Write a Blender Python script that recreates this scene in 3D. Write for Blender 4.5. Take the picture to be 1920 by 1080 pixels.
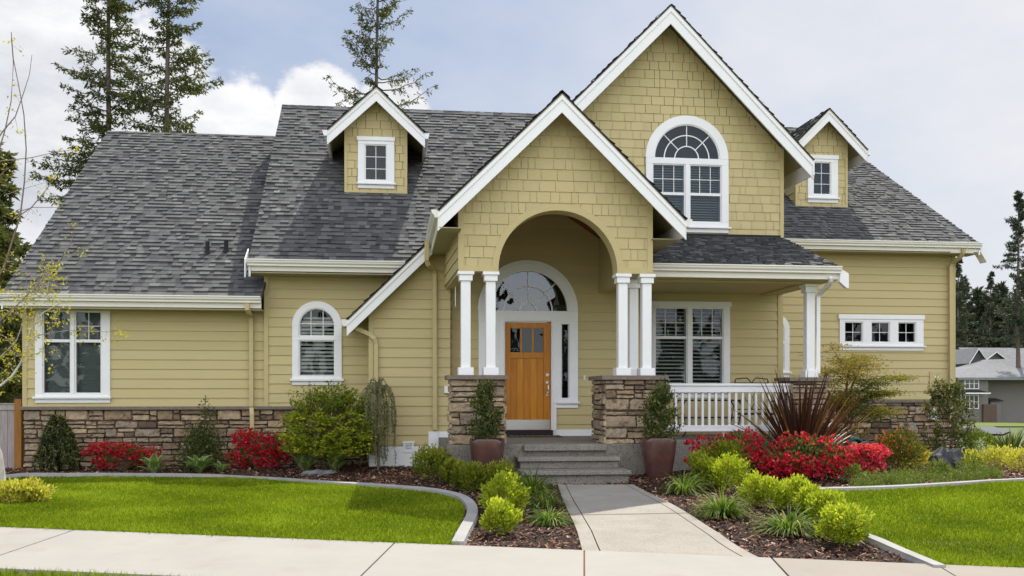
import bpy, math, random
import numpy as np
from mathutils import Vector

# ------------------------------------------------------------------ scene, camera, sky, sun
for o in list(bpy.data.objects):
    bpy.data.objects.remove(o)
SC = bpy.context.scene
COL = SC.collection
ZC = 1.70                      # eye height above the datum
FPX, TH, HOR = 1800.0, math.radians(7.0), 740.0
CT, ST = math.cos(TH), math.sin(TH)
cam_d = bpy.data.cameras.new('camera')
cam_d.sensor_width = 36.0
cam_d.lens = FPX / 1920.0 * 36.0
cam_d.shift_y = (HOR - 540.0) / 1920.0
cam_d.clip_start = 0.1
cam_d.clip_end = 3000
cam = bpy.data.objects.new('camera', cam_d)
cam.location = (0, 0, ZC)
cam.rotation_euler = (math.radians(90), 0, -TH)
COL.objects.link(cam)
SC.camera = cam

SUN = Vector((0.27, 0.60, 1.0)).normalized()
sun_d = bpy.data.lights.new('sun', 'SUN')
sun_d.energy = 3.8
sun_d.angle = math.radians(0.53)
sun_d.color = (1.0, 0.95, 0.87)
sun = bpy.data.objects.new('sun', sun_d)
sun.rotation_euler = SUN.to_track_quat('Z', 'Y').to_euler()
sun.location = (20, 40, 60)
COL.objects.link(sun)

W = bpy.data.worlds.new('World')
SC.world = W
W.use_nodes = True
SKY_STRENGTH = 0.12
CLOUD = 5.1
REAR = 4.1           # added gain on the unseen sky behind the camera, lifts the shaded facade
def build_sky():
    nt = W.node_tree
    nt.nodes.clear()
    N = lambda t: nt.nodes.new(t)
    L = nt.links.new
    out = N('ShaderNodeOutputWorld')
    bg = N('ShaderNodeBackground')
    bg.inputs[1].default_value = SKY_STRENGTH
    sky = N('ShaderNodeTexSky')
    sky.sky_type = 'NISHITA'
    sky.sun_disc = False
    sky.sun_elevation = math.asin(SUN.z)
    sky.sun_rotation = math.atan2(SUN.x, SUN.y)
    sky.air_density = 1.0
    sky.dust_density = 1.2
    tc = N('ShaderNodeTexCoord')
    def noise(scale, detail, rough, zs=2.2, off=(0, 0, 0)):
        mp = N('ShaderNodeMapping')
        mp.inputs['Scale'].default_value = (1, 1, zs)
        mp.inputs['Location'].default_value = off
        L(tc.outputs['Generated'], mp.inputs['Vector'])
        n = N('ShaderNodeTexNoise')
        n.inputs['Scale'].default_value = scale
        n.inputs['Detail'].default_value = detail
        n.inputs['Roughness'].default_value = rough
        L(mp.outputs[0], n.inputs['Vector'])
        return n.outputs['Fac']
    def math_(op, a, b=None, c=None, clamp=False):
        m = N('ShaderNodeMath')
        m.operation = op
        m.use_clamp = clamp
        for i, x in enumerate((a, b, c)):
            if x is None:
                continue
            if isinstance(x, (int, float)):
                m.inputs[i].default_value = x
            else:
                L(x, m.inputs[i])
        return m.outputs[0]
    def bank(u, v, r0, r1):
        # a cloud bank round one compass direction and height of the sky
        d = Vector((ST + CT * (u - 960) / FPX, CT - ST * (u - 960) / FPX, (HOR - v) / FPX)).normalized()
        vm = N('ShaderNodeVectorMath')
        vm.operation = 'DISTANCE'
        nm = N('ShaderNodeVectorMath')
        nm.operation = 'NORMALIZE'
        L(tc.outputs['Generated'], nm.inputs[0])
        L(nm.outputs[0], vm.inputs[0])
        vm.inputs[1].default_value = d
        mr = N('ShaderNodeMapRange')
        mr.interpolation_type = 'SMOOTHSTEP'
        L(vm.outputs['Value'], mr.inputs['Value'])
        mr.inputs['From Min'].default_value = r1
        mr.inputs['From Max'].default_value = r0
        return mr.outputs[0]
    big = noise(3.2, 9, 0.62)
    fine = noise(9.0, 9, 0.62, 1.8, (3.1, 0.4, 1.7))
    veil = noise(1.7, 5, 0.5, 1.6, (7.0, 2.0, 0.3))
    # cumulus banks on the left and low behind the roof
    b1 = bank(40, 190, 0.05, 0.24)
    b2 = bank(600, 215, 0.01, 0.075)
    b3 = bank(420, 265, 0.02, 0.10)
    b4 = bank(300, 170, 0.01, 0.10)
    b5 = bank(735, 215, 0.01, 0.06)
    s = math_('MAXIMUM', b1, b2)
    s = math_('MAXIMUM', s, b3)
    s = math_('MAXIMUM', s, b4)
    s = math_('MAXIMUM', s, b5)
    cu = math_('ADD', math_('MULTIPLY', s, 0.75), math_('MULTIPLY', math_('SUBTRACT', fine, 0.5), 1.15))
    mr = N('ShaderNodeMapRange')
    mr.interpolation_type = 'SMOOTHSTEP'
    L(cu, mr.inputs['Value'])
    mr.inputs['From Min'].default_value = 0.27
    mr.inputs['From Max'].default_value = 0.44
    cumulus = mr.outputs[0]
    # broad bright veil on the right and over the rest of the sky
    v1 = bank(1700, 330, 0.10, 0.66)
    vv = math_('ADD', math_('MULTIPLY', v1, 0.62), math_('MULTIPLY', math_('SUBTRACT', big, 0.42), 0.9))
    vv = math_('ADD', vv, math_('MULTIPLY', math_('SUBTRACT', veil, 0.45), 0.9), clamp=True)
    vv = math_('ADD', math_('MULTIPLY', vv, 0.90), 0.05, clamp=True)
    mixv = N('ShaderNodeMix')
    mixv.data_type = 'RGBA'
    L(vv, mixv.inputs['Factor'])
    # blue of the clear part: the Nishita sky, lightly greyed
    mixb = N('ShaderNodeMix')
    mixb.data_type = 'RGBA'
    mixb.inputs['Factor'].default_value = 0.75
    L(sky.outputs[0], mixb.inputs['A'])
    mixb.inputs['B'].default_value = (CLOUD * .30, CLOUD * .40, CLOUD * .61, 1)
    L(mixb.outputs['Result'], mixv.inputs['A'])
    mixv.inputs['B'].default_value = (CLOUD * 1.01, CLOUD * 1.005, CLOUD * 1.015, 1)
    # cloud bodies: white tops, soft grey bases from the larger noise
    rampc = N('ShaderNodeMix')
    rampc.data_type = 'RGBA'
    g = N('ShaderNodeMapRange')
    L(big, g.inputs['Value'])
    g.inputs['From Min'].default_value = 0.36
    g.inputs['From Max'].default_value = 0.58
    L(g.outputs[0], rampc.inputs['Factor'])
    rampc.inputs['A'].default_value = (CLOUD * .66, CLOUD * .70, CLOUD * .78, 1)
    rampc.inputs['B'].default_value = (CLOUD * 1.12, CLOUD * 1.12, CLOUD * 1.13, 1)
    mixc = N('ShaderNodeMix')
    mixc.data_type = 'RGBA'
    L(cumulus, mixc.inputs['Factor'])
    L(mixv.outputs['Result'], mixc.inputs['A'])
    L(rampc.outputs['Result'], mixc.inputs['B'])
    sp = N('ShaderNodeSeparateXYZ')
    L(tc.outputs['Generated'], sp.inputs[0])
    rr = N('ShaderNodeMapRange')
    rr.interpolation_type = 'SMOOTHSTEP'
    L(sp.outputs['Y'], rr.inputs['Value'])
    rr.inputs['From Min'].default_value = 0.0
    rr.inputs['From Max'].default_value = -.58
    warm = N('ShaderNodeMix')          # warm boost put on the unseen rear sky to light the front walls
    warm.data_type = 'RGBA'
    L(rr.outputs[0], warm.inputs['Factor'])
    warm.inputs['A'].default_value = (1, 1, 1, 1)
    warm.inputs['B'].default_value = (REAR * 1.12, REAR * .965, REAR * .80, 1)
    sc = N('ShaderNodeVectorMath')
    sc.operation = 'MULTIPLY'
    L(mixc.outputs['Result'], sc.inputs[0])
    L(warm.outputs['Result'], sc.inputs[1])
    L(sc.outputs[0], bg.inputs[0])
    L(bg.outputs[0], out.inputs[0])
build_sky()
vs = SC.view_settings
vs.view_transform = 'Standard'
vs.look = 'None'
vs.exposure = 0.55
vs.gamma = 1.0
SC.cycles.max_bounces = 8
SC.cycles.transparent_max_bounces = 24
SC.cycles.use_denoising = True

# ------------------------------------------------------------------ picture-measured points in the world
def ray(u, v=HOR):
    t = (u - 960.0) / FPX
    return ST + CT * t, CT - ST * t, (HOR - v) / FPX
def P(u, v, D):
    """the point of the plane Y = D that lies in the direction of photo pixel (u, v)"""
    rx, ry, rz = ray(u, v)
    k = D / ry
    return Vector((rx * k, D, ZC + rz * k))
def PX(u, D):
    return P(u, HOR, D).x
def PZ(v, u, D):
    return P(u, v, D).z
def sst(a, b, x):
    t = min(1.0, max(0.0, (x - a) / (b - a)))
    return t * t * (3 - 2 * t)
def LM(X, Y):
    r, d = X * CT - Y * ST, X * ST + Y * CT
    a, b = r - .735, d - 9.8
    return (a - .075 * b) / 1.005625, (b + .075 * a) / 1.005625
def unLM(L, M):
    r, d = .735 + L + .075 * M, 9.8 - .075 * L + M
    return r * CT + d * ST, -r * ST + d * CT
def hgt(X, Y):
    """ground height"""
    L, M = LM(X, Y)
    Lc = max(-12.0, min(12.0, L))
    if M <= 0:
        z = -1.62 - .028 * Lc + .04 * max(M, -3.0)
    else:
        z0 = -1.62 - .028 * Lc
        zb = -1.44 + .08 * sst(-1.5, .5, X) - .03 * sst(7, 10, X) + .075 * sst(16.7, 17.6, Y) * sst(1.0, -.5, X)
        z = z0 + (zb - z0) * sst(-1.0, 5.2, M) if M < 5.2 else zb
        z = z0 + (z - z0) * min(1, M / 1.0) if M < 1 else z
        z += .17 * math.exp(-((X - 5.4) ** 2 / 3.0 + (Y - 14.9) ** 2 / .7))
        z += .10 * math.exp(-((X - 1.2) ** 2 / .8 + (Y - 14.6) ** 2 / .5))
        z += .05 * math.exp(-((X - 4.3) ** 2 / 1.6 + (Y - 11.6) ** 2 / 1.2))
        dist = math.hypot(X, Y)
        z -= .016 * max(0.0, min(dist, 110) - 26)
    return z + ZC
def G(u, v):
    """ground point seen in the direction of photo pixel (u, v)"""
    rx, ry, rz = ray(u, v)
    z = -1.5
    for _ in range(40):
        k = z / rz
        z = .5 * z + .5 * (hgt(rx * k, ry * k) - ZC)
    k = z / rz
    return Vector((rx * k, ry * k, hgt(rx * k, ry * k)))
def depth(p):
    return p[0] * ST + p[1] * CT
def mpp(p):
    """metres per photo pixel at point p"""
    return depth(p) / FPX

# ------------------------------------------------------------------ materials
def ramp_set(r, stops):
    while len(r.elements) > 1:
        r.elements.remove(r.elements[-1])
    r.elements[0].position, r.elements[0].color = stops[0][0], (*stops[0][1], 1)
    for p_, c_ in stops[1:]:
        e = r.elements.new(p_)
        e.color = (*c_, 1)
def mat(name, stops, rough=.7, var=.12, vscale=6.0, bump=0.0, bscale=60.0, transl=0.0, metal=0.0, spec=.4, stretch=None, tint=True, grain=None, spots=None):
    """base colour from the per-face 'tint' value through a ramp, broken up by object-space noise"""
    m = bpy.data.materials.new(name)
    m.use_nodes = True
    nt = m.node_tree
    N = lambda t: nt.nodes.new(t)
    L = nt.links.new
    b = nt.nodes['Principled BSDF']
    b.inputs['Roughness'].default_value = rough
    b.inputs['Metallic'].default_value = metal
    b.inputs['Specular IOR Level'].default_value = spec
    if not isinstance(stops[0][0], (int, float)) or not isinstance(stops[0], tuple) or len(stops[0]) != 2:
        stops = [(0.0, tuple(stops))]
    tc = N('ShaderNodeTexCoord')
    vec = tc.outputs['Object']
    if stretch:
        mp = N('ShaderNodeMapping')
        mp.inputs['Scale'].default_value = stretch
        L(vec, mp.inputs['Vector'])
        vec = mp.outputs[0]
    at = N('ShaderNodeAttribute')
    at.attribute_name = 'tint'
    cr = N('ShaderNodeValToRGB')
    ramp_set(cr.color_ramp, stops)
    L(at.outputs['Fac'], cr.inputs[0])
    col = cr.outputs[0]
    if var > 0:
        n = N('ShaderNodeTexNoise')
        n.inputs['Scale'].default_value = vscale
        n.inputs['Detail'].default_value = 6
        n.inputs['Roughness'].default_value = .65
        L(vec, n.inputs['Vector'])
        mr = N('ShaderNodeMapRange')
        L(n.outputs['Fac'], mr.inputs[0])
        mr.inputs['From Min'].default_value = .25
        mr.inputs['From Max'].default_value = .75
        mr.inputs['To Min'].default_value = 1 - var
        mr.inputs['To Max'].default_value = 1 + var
        vm = N('ShaderNodeVectorMath')
        vm.operation = 'SCALE'
        L(col, vm.inputs[0])
        L(mr.outputs[0], vm.inputs['Scale'])
        col = vm.outputs[0]
    if spots:
        n2 = N('ShaderNodeTexNoise')
        n2.inputs['Scale'].default_value = spots[0]
        n2.inputs['Detail'].default_value = 3
        L(vec, n2.inputs['Vector'])
        m2 = N('ShaderNodeMapRange')
        L(n2.outputs['Fac'], m2.inputs[0])
        m2.inputs['From Min'].default_value = spots[1]
        m2.inputs['From Max'].default_value = spots[2]
        mx = N('ShaderNodeMix')
        mx.data_type = 'RGBA'
        L(m2.outputs[0], mx.inputs['Factor'])
        L(col, mx.inputs['A'])
        mx.inputs['B'].default_value = (*spots[3], 1)
        col = mx.outputs['Result']
    L(col, b.inputs['Base Color'])
    if bump > 0:
        n3 = N('ShaderNodeTexNoise')
        n3.inputs['Scale'].default_value = bscale
        n3.inputs['Detail'].default_value = 5
        L(vec, n3.inputs['Vector'])
        bp = N('ShaderNodeBump')
        bp.inputs['Strength'].default_value = bump
        bp.inputs['Distance'].default_value = .02
        L(n3.outputs['Fac'], bp.inputs['Height'])
        L(bp.outputs[0], b.inputs['Normal'])
    if transl > 0:
        tr = N('ShaderNodeBsdfTranslucent')
        vm = N('ShaderNodeVectorMath')
        vm.operation = 'MULTIPLY'
        L(col, vm.inputs[0])
        vm.inputs[1].default_value = (1.25, 1.35, .7)
        L(vm.outputs[0], tr.inputs[0])
        ms = N('ShaderNodeMixShader')
        ms.inputs[0].default_value = transl
        L(b.outputs[0], ms.inputs[1])
        L(tr.outputs[0], ms.inputs[2])
        L(ms.outputs[0], nt.nodes['Material Output'].inputs[0])
    return m
M = {}
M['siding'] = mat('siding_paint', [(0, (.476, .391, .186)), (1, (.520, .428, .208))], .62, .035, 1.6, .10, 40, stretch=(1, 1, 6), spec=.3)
M['white'] = mat('white_trim', [(0, (.78, .775, .75)), (1, (.80, .795, .77))], .5, .03, 3.0, spec=.35)
M['gutter'] = mat('cream_gutter', [(0, (.74, .71, .62)), (1, (.74, .71, .62))], .4, .03, 3.0)
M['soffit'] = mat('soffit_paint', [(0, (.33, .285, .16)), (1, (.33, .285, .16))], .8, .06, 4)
M['redwood'] = mat('red_ceiling_boards', [(0, (.22, .045, .03)), (1, (.22, .045, .03))], .6, .2, 5, stretch=(1, 8, 1))
M['shingle'] = mat('roof_shingle', [(0, (.026, .026, .027)), (.3, (.068, .067, .067)), (.55, (.115, .115, .109)), (.8, (.171, .173, .157)), (1, (.24, .234, .215))], .9, .18, 45, .5, 160, spec=.25)
M['roof_edge'] = mat('roof_edge', [(0, (.02, .019, .02)), (1, (.02, .019, .02))], .9, .1)
M['stone'] = mat('ledge_stone', [(0, (.115, .080, .055)), (.2, (.225, .155, .094)), (.4, (.345, .25, .15)), (.6, (.285, .225, .16)), (.8, (.45, .335, .20)), (1, (.37, .275, .19))], .85, .38, 11, .9, 34, spec=.25, spots=(7, .56, .72, (.12, .075, .05)))
M['mortar'] = mat('mortar', [(0, (.055, .048, .043)), (1, (.055, .048, .043))], .95, .2, 20)
M['ledge'] = mat('stone_cap', [(0, (.165, .13, .10)), (1, (.20, .16, .125))], .85, .3, 14, .6, 40)
M['concrete'] = mat('aggregate_concrete', [(0, (.215, .190, .148)), (1, (.275, .255, .22))], .85, .2, 3.5, .6, 120, spots=(52, .53, .68, (.075, .065, .052)))
M['walkway'] = mat('exposed_aggregate', [(0, (.325, .293, .238)), (1, (.375, .340, .282))], .88, .14, 2.2, .6, 120, spots=(62, .56, .76, (.16, .135, .105)))
M['sidewalk'] = mat('sidewalk_concrete', [(0, (.295, .258, .208)), (1, (.338, .316, .275))], .85, .07, 1.3, .15, 120, spots=(2.2, .60, .85, (.30, .265, .22)))
M['joint'] = mat('joint_filler', [(0, (.05, .036, .02)), (1, (.16, .075, .028))], .95, .2)
M['kerbing'] = mat('edging_concrete', [(0, (.35, .335, .305)), (1, (.375, .36, .33))], .88, .16, 3, .4, 80)
M['mulch'] = mat('bark_mulch', [(0, (.026, .014, .009)), (1, (.026, .014, .009))], .95, .45, 14, 1.0, 50)
M['chip'] = mat('bark_chip', [(0, (.014, .006, .004)), (.5, (.085, .033, .016)), (.8, (.25, .115, .058)), (.92, (.42, .25, .15)), (1, (.60, .45, .33))], .9, .2, 30)
M['soil'] = mat('soil', [(0, (.05, .036, .026)), (1, (.05, .036, .026))], .95, .3, 20, .8, 60)
M['ground'] = mat('meadow_ground', [(0, (.10, .13, .035)), (1, (.10, .13, .035))], .95, .4, .35)
M['lawn'] = mat('lawn_turf', [(0, (.115, .15, .006)), (1, (.115, .15, .006))], .9, .28, 1.1, .7, 120)
M['blade'] = mat('grass_blade', [(0, (.085, .130, .006)), (.55, (.235, .310, .010)), (1, (.46, .49, .06))], .7, .22, 1.1, transl=.35, spec=.08)
M['door'] = mat('fir_door', [(0, (.40, .140, .007)), (1, (.53, .205, .013))], .35, .24, 3.0, .06, 20, stretch=(9, 9, .7), spec=.3)
M['steel'] = mat('brushed_steel', [(0, (.55, .53, .50)), (1, (.55, .53, .50))], .32, .05, 3, metal=1.0)
M['iron'] = mat('wrought_iron', [(0, (.018, .015, .014)), (1, (.018, .015, .014))], .5, .1)
M['pot'] = mat('glazed_pot', [(0, (.085, .040, .034)), (1, (.085, .040, .034))], .22, .3, 5, .12, 12, spec=.6, spots=(3.0, .52, .75, (.15, .055, .034)))
M['mat_coir'] = mat('coir_mat', [(0, (.07, .045, .028)), (1, (.24, .13, .06))], .95, .3, 40, .8, 200)
M['fence'] = mat('weathered_board', [(0, (.29, .25, .225)), (1, (.38, .34, .31))], .9, .25, 4, .3, 30, stretch=(6, 6, .8))
M['post'] = mat('stained_post', [(0, (.31, .135, .028)), (1, (.31, .135, .028))], .8, .25, 4, .2, 30, stretch=(6, 6, .8))
M['bark'] = mat('conifer_bark', [(0, (.095, .070, .055)), (1, (.16, .12, .095))], .95, .35, 6, .6, 20, stretch=(3, 3, .6))
M['birch'] = mat('pale_bark', [(0, (.16, .11, .08)), (.5, (.32, .25, .20)), (1, (.62, .58, .52))], .8, .3, 9, .3, 30)
M['stem'] = mat('shrub_stem', [(0, (.10, .065, .042)), (1, (.26, .19, .13))], .9, .2, 12)
M['grey_box'] = mat('grey_metal_box', [(0, (.27, .29, .30)), (1, (.27, .29, .30))], .5, .05)
M['teal'] = mat('teal_plastic', [(0, (.015, .16, .16)), (1, (.015, .16, .16))], .4, .05)
M['rock'] = mat('grey_rock', [(0, (.16, .16, .155)), (1, (.24, .24, .23))], .9, .35, 9, .9, 20)
M['darkrock'] = mat('dark_boulder', [(0, (.055, .058, .06)), (1, (.10, .10, .10))], .9, .4, 7, .9, 16)
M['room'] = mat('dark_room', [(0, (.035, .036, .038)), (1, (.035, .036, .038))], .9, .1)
M['slat_grey'] = mat('grey_blind_slat', [(0, (.20, .215, .21)), (1, (.20, .215, .21))], .6, .03)
M['slat'] = mat('blind_slat', [(0, (.62, .62, .56)), (1, (.70, .70, .64))], .6, .03)
M['screen_grid'] = mat('window_grid', [(0, (.72, .72, .70)), (1, (.72, .72, .70))], .5, .02)
M['street'] = mat('pale_street', [(0, (.30, .29, .275)), (1, (.30, .29, .275))], .9, .12, 1.5)
M['grey_wall'] = mat('grey_siding', [(0, (.17, .155, .14)), (1, (.17, .155, .14))], .8, .06, 1, stretch=(1, 1, 6))
M['grey_gable'] = mat('grey_gable_siding', [(0, (.11, .115, .11)), (1, (.11, .115, .11))], .8, .06, 1)
M['grey_roof'] = mat('grey_roof', [(0, (.20, .20, .20)), (1, (.20, .20, .20))], .9, .2, 3, .3, 10)
M['asphalt'] = mat('asphalt', [(0, (.11, .11, .113)), (1, (.11, .11, .113))], .9, .1, 3)
M['dark_glass'] = mat('dark_glass', [(0, (.02, .022, .025)), (1, (.02, .022, .025))], .08, 0, spec=.6)
FOL = dict(rough=.55, var=.22, vscale=9.0, spec=.28)
def fol(name, stops, transl=.35, **k):
    M[name] = mat(name, stops, transl=transl, **{**FOL, **k})
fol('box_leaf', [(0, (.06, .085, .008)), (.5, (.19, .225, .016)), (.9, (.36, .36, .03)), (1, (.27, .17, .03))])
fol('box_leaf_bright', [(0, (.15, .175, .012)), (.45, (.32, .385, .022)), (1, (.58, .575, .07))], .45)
fol('azalea_leaf', [(0, (.06, .085, .02)), (1, (.26, .26, .07))])
fol('azalea_flower', [(0, (.34, .006, .02)), (.6, (.62, .014, .045)), (1, (.80, .06, .12))], .4, var=.15)
fol('azalea_pink', [(0, (.55, .015, .04)), (.6, (.80, .05, .11)), (1, (.88, .17, .23))], .35, var=.15)
fol('dark_conifer', [(0, (.018, .028, .010)), (.7, (.045, .058, .015)), (1, (.26, .25, .06))], .2)
fol('needle', [(0, (.035, .048, .014)), (.6, (.085, .098, .024)), (1, (.18, .17, .045))], .3)
fol('far_needle', [(0, (.034, .050, .030)), (1, (.085, .10, .055))], .25)
fol('evergreen_leaf', [(0, (.035, .052, .015)), (.7, (.10, .12, .028)), (1, (.26, .25, .07))], .3)
fol('euonymus', [(0, (.08, .115, .012)), (.5, (.25, .30, .02)), (1, (.56, .53, .045))], .4)
fol('weeping_leaf', [(0, (.10, .13, .045)), (1, (.32, .35, .17))])
fol('lily_blade', [(0, (.05, .10, .014)), (.6, (.14, .22, .025)), (1, (.34, .38, .085))], .35, spec=.12)
fol('lily_dry', [(0, (.36, .28, .14)), (1, (.50, .41, .25))], .3)
fol('bronze_blade', [(0, (.035, .014, .012)), (.6, (.085, .032, .02)), (.88, (.19, .085, .03)), (1, (.42, .19, .06))], .35, rough=.4)
fol('maple_leaf', [(0, (.055, .085, .012)), (.6, (.19, .19, .022)), (1, (.36, .19, .03))], .45)
fol('pieris_leaf', [(0, (.07, .085, .012)), (.6, (.22, .18, .025)), (1, (.58, .13, .055))], .4)
fol('rhodo_leaf', [(0, (.05, .07, .015)), (.55, (.13, .15, .028)), (1, (.46, .40, .14))], .35)
fol('yellow_leaf', [(0, (.17, .19, .014)), (.5, (.48, .44, .04)), (1, (.72, .65, .22))], .4)
fol('spring_leaf', [(0, (.30, .28, .03)), (1, (.55, .46, .06))], .45)
fol('cover_leaf', [(0, (.065, .105, .014)), (.7, (.16, .21, .035)), (1, (.30, .22, .08))], .35)
fol('spiky_green', [(0, (.03, .05, .012)), (.7, (.085, .11, .025)), (1, (.26, .25, .08))], .3)

def hosta_mat():
    m = mat('hosta_leaf', [(0, (.13, .21, .045)), (1, (.20, .29, .065))], .5, .15, 14, transl=.35)
    nt = m.node_tree
    b = nt.nodes['Principled BSDF']
    col = b.inputs['Base Color'].links[0].from_socket
    uv = nt.nodes.new('ShaderNodeUVMap')
    sx = nt.nodes.new('ShaderNodeSeparateXYZ')
    nt.links.new(uv.outputs[0], sx.inputs[0])
    cr = nt.nodes.new('ShaderNodeValToRGB')
    ramp_set(cr.color_ramp, [(0, (1, 1, 1)), (.20, (0, 0, 0)), (.80, (0, 0, 0)), (1, (1, 1, 1))])
    nt.links.new(sx.outputs[0], cr.inputs[0])
    mx = nt.nodes.new('ShaderNodeMix')
    mx.data_type = 'RGBA'
    nt.links.new(cr.outputs[0], mx.inputs['Factor'])
    nt.links.new(col, mx.inputs['A'])
    mx.inputs['B'].default_value = (.62, .62, .30, 1)
    nt.links.new(mx.outputs['Result'], b.inputs['Base Color'])
    return m
M['hosta'] = hosta_mat()
def glass_mat(name, refl, tintc):
    m = bpy.data.materials.new(name)
    m.use_nodes = True
    nt = m.node_tree
    nt.nodes.clear()
    N = lambda t: nt.nodes.new(t)
    L = nt.links.new
    out = N('ShaderNodeOutputMaterial')
    gl = N('ShaderNodeBsdfGlossy')
    gl.inputs['Roughness'].default_value = .0
    gl.inputs['Color'].default_value = (.9, .95, 1, 1)
    tr = N('ShaderNodeBsdfTransparent')
    tr.inputs[0].default_value = (*tintc, 1)
    fr = N('ShaderNodeFresnel')
    fr.inputs[0].default_value = 1.5
    ad = N('ShaderNodeMath')
    ad.operation = 'ADD'
    ad.use_clamp = True
    ad.inputs[1].default_value = refl
    L(fr.outputs[0], ad.inputs[0])
    tc = N('ShaderNodeTexCoord')
    nz = N('ShaderNodeTexNoise')
    nz.inputs['Scale'].default_value = 2.2
    nz.inputs['Detail'].default_value = 1
    L(tc.outputs['Object'], nz.inputs['Vector'])
    bp = N('ShaderNodeBump')
    bp.inputs['Strength'].default_value = .35
    bp.inputs['Distance'].default_value = .02
    L(nz.outputs['Fac'], bp.inputs['Height'])
    L(bp.outputs[0], gl.inputs['Normal'])
    mx = N('ShaderNodeMixShader')
    L(ad.outputs[0], mx.inputs[0])
    L(tr.outputs[0], mx.inputs[1])
    L(gl.outputs[0], mx.inputs[2])
    L(mx.outputs[0], out.inputs[0])
    return m
M['glass'] = glass_mat('window_glass', -.006, (.84, .90, .87))
M['glass_sky'] = glass_mat('lunette_glass', .05, (.55, .6, .6))

# ------------------------------------------------------------------ mesh helpers
def np_mesh(name, V, F, tint=None, mi=None, uv=None, smooth=False):
    V = np.asarray(V, dtype=np.float32)
    F = np.asarray(F, dtype=np.int32)
    me = bpy.data.meshes.new(name)
    m, k = F.shape
    me.vertices.add(len(V))
    me.vertices.foreach_set('co', V.ravel())
    me.loops.add(m * k)
    me.loops.foreach_set('vertex_index', F.ravel())
    me.polygons.add(m)
    me.polygons.foreach_set('loop_start', np.arange(0, m * k, k, dtype=np.int32))
    if mi is not None:
        me.polygons.foreach_set('material_index', np.asarray(mi, dtype=np.int32))
    if smooth:
        me.polygons.foreach_set('use_smooth', np.ones(m, dtype=bool))
    if tint is not None:
        a = me.attributes.new('tint', 'FLOAT', 'FACE')
        a.data.foreach_set('value', np.asarray(tint, dtype=np.float32))
    if uv is not None:
        l = me.uv_layers.new(name='UVMap')
        l.data.foreach_set('uv', np.asarray(uv, dtype=np.float32).ravel())
    me.update(calc_edges=True)
    return me
def link(name, me, mats, parent=None, loc=None):
    o = bpy.data.objects.new(name, me)
    for m in (mats if isinstance(mats, (list, tuple)) else [mats]):
        me.materials.append(M[m])
    COL.objects.link(o)
    if loc is not None:
        o.location = loc
    if parent is not None:
        o.parent = parent
        par = parent
        # children are authored in world coordinates: undo every ancestor's location
        off = Vector((0, 0, 0))
        while par is not None:
            off += par.location
            par = par.parent
        o.location = o.location - off
    return o
def tag(o, label, cat, group=None, kind=None):
    if label:
        o['label'] = label
    if cat:
        o['category'] = cat
    if group:
        o['group'] = group
    if kind:
        o['kind'] = kind
    return o
def empty(name, loc):
    o = bpy.data.objects.new(name, None)
    o.empty_display_size = .2
    o.location = loc
    COL.objects.link(o)
    return o
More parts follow.
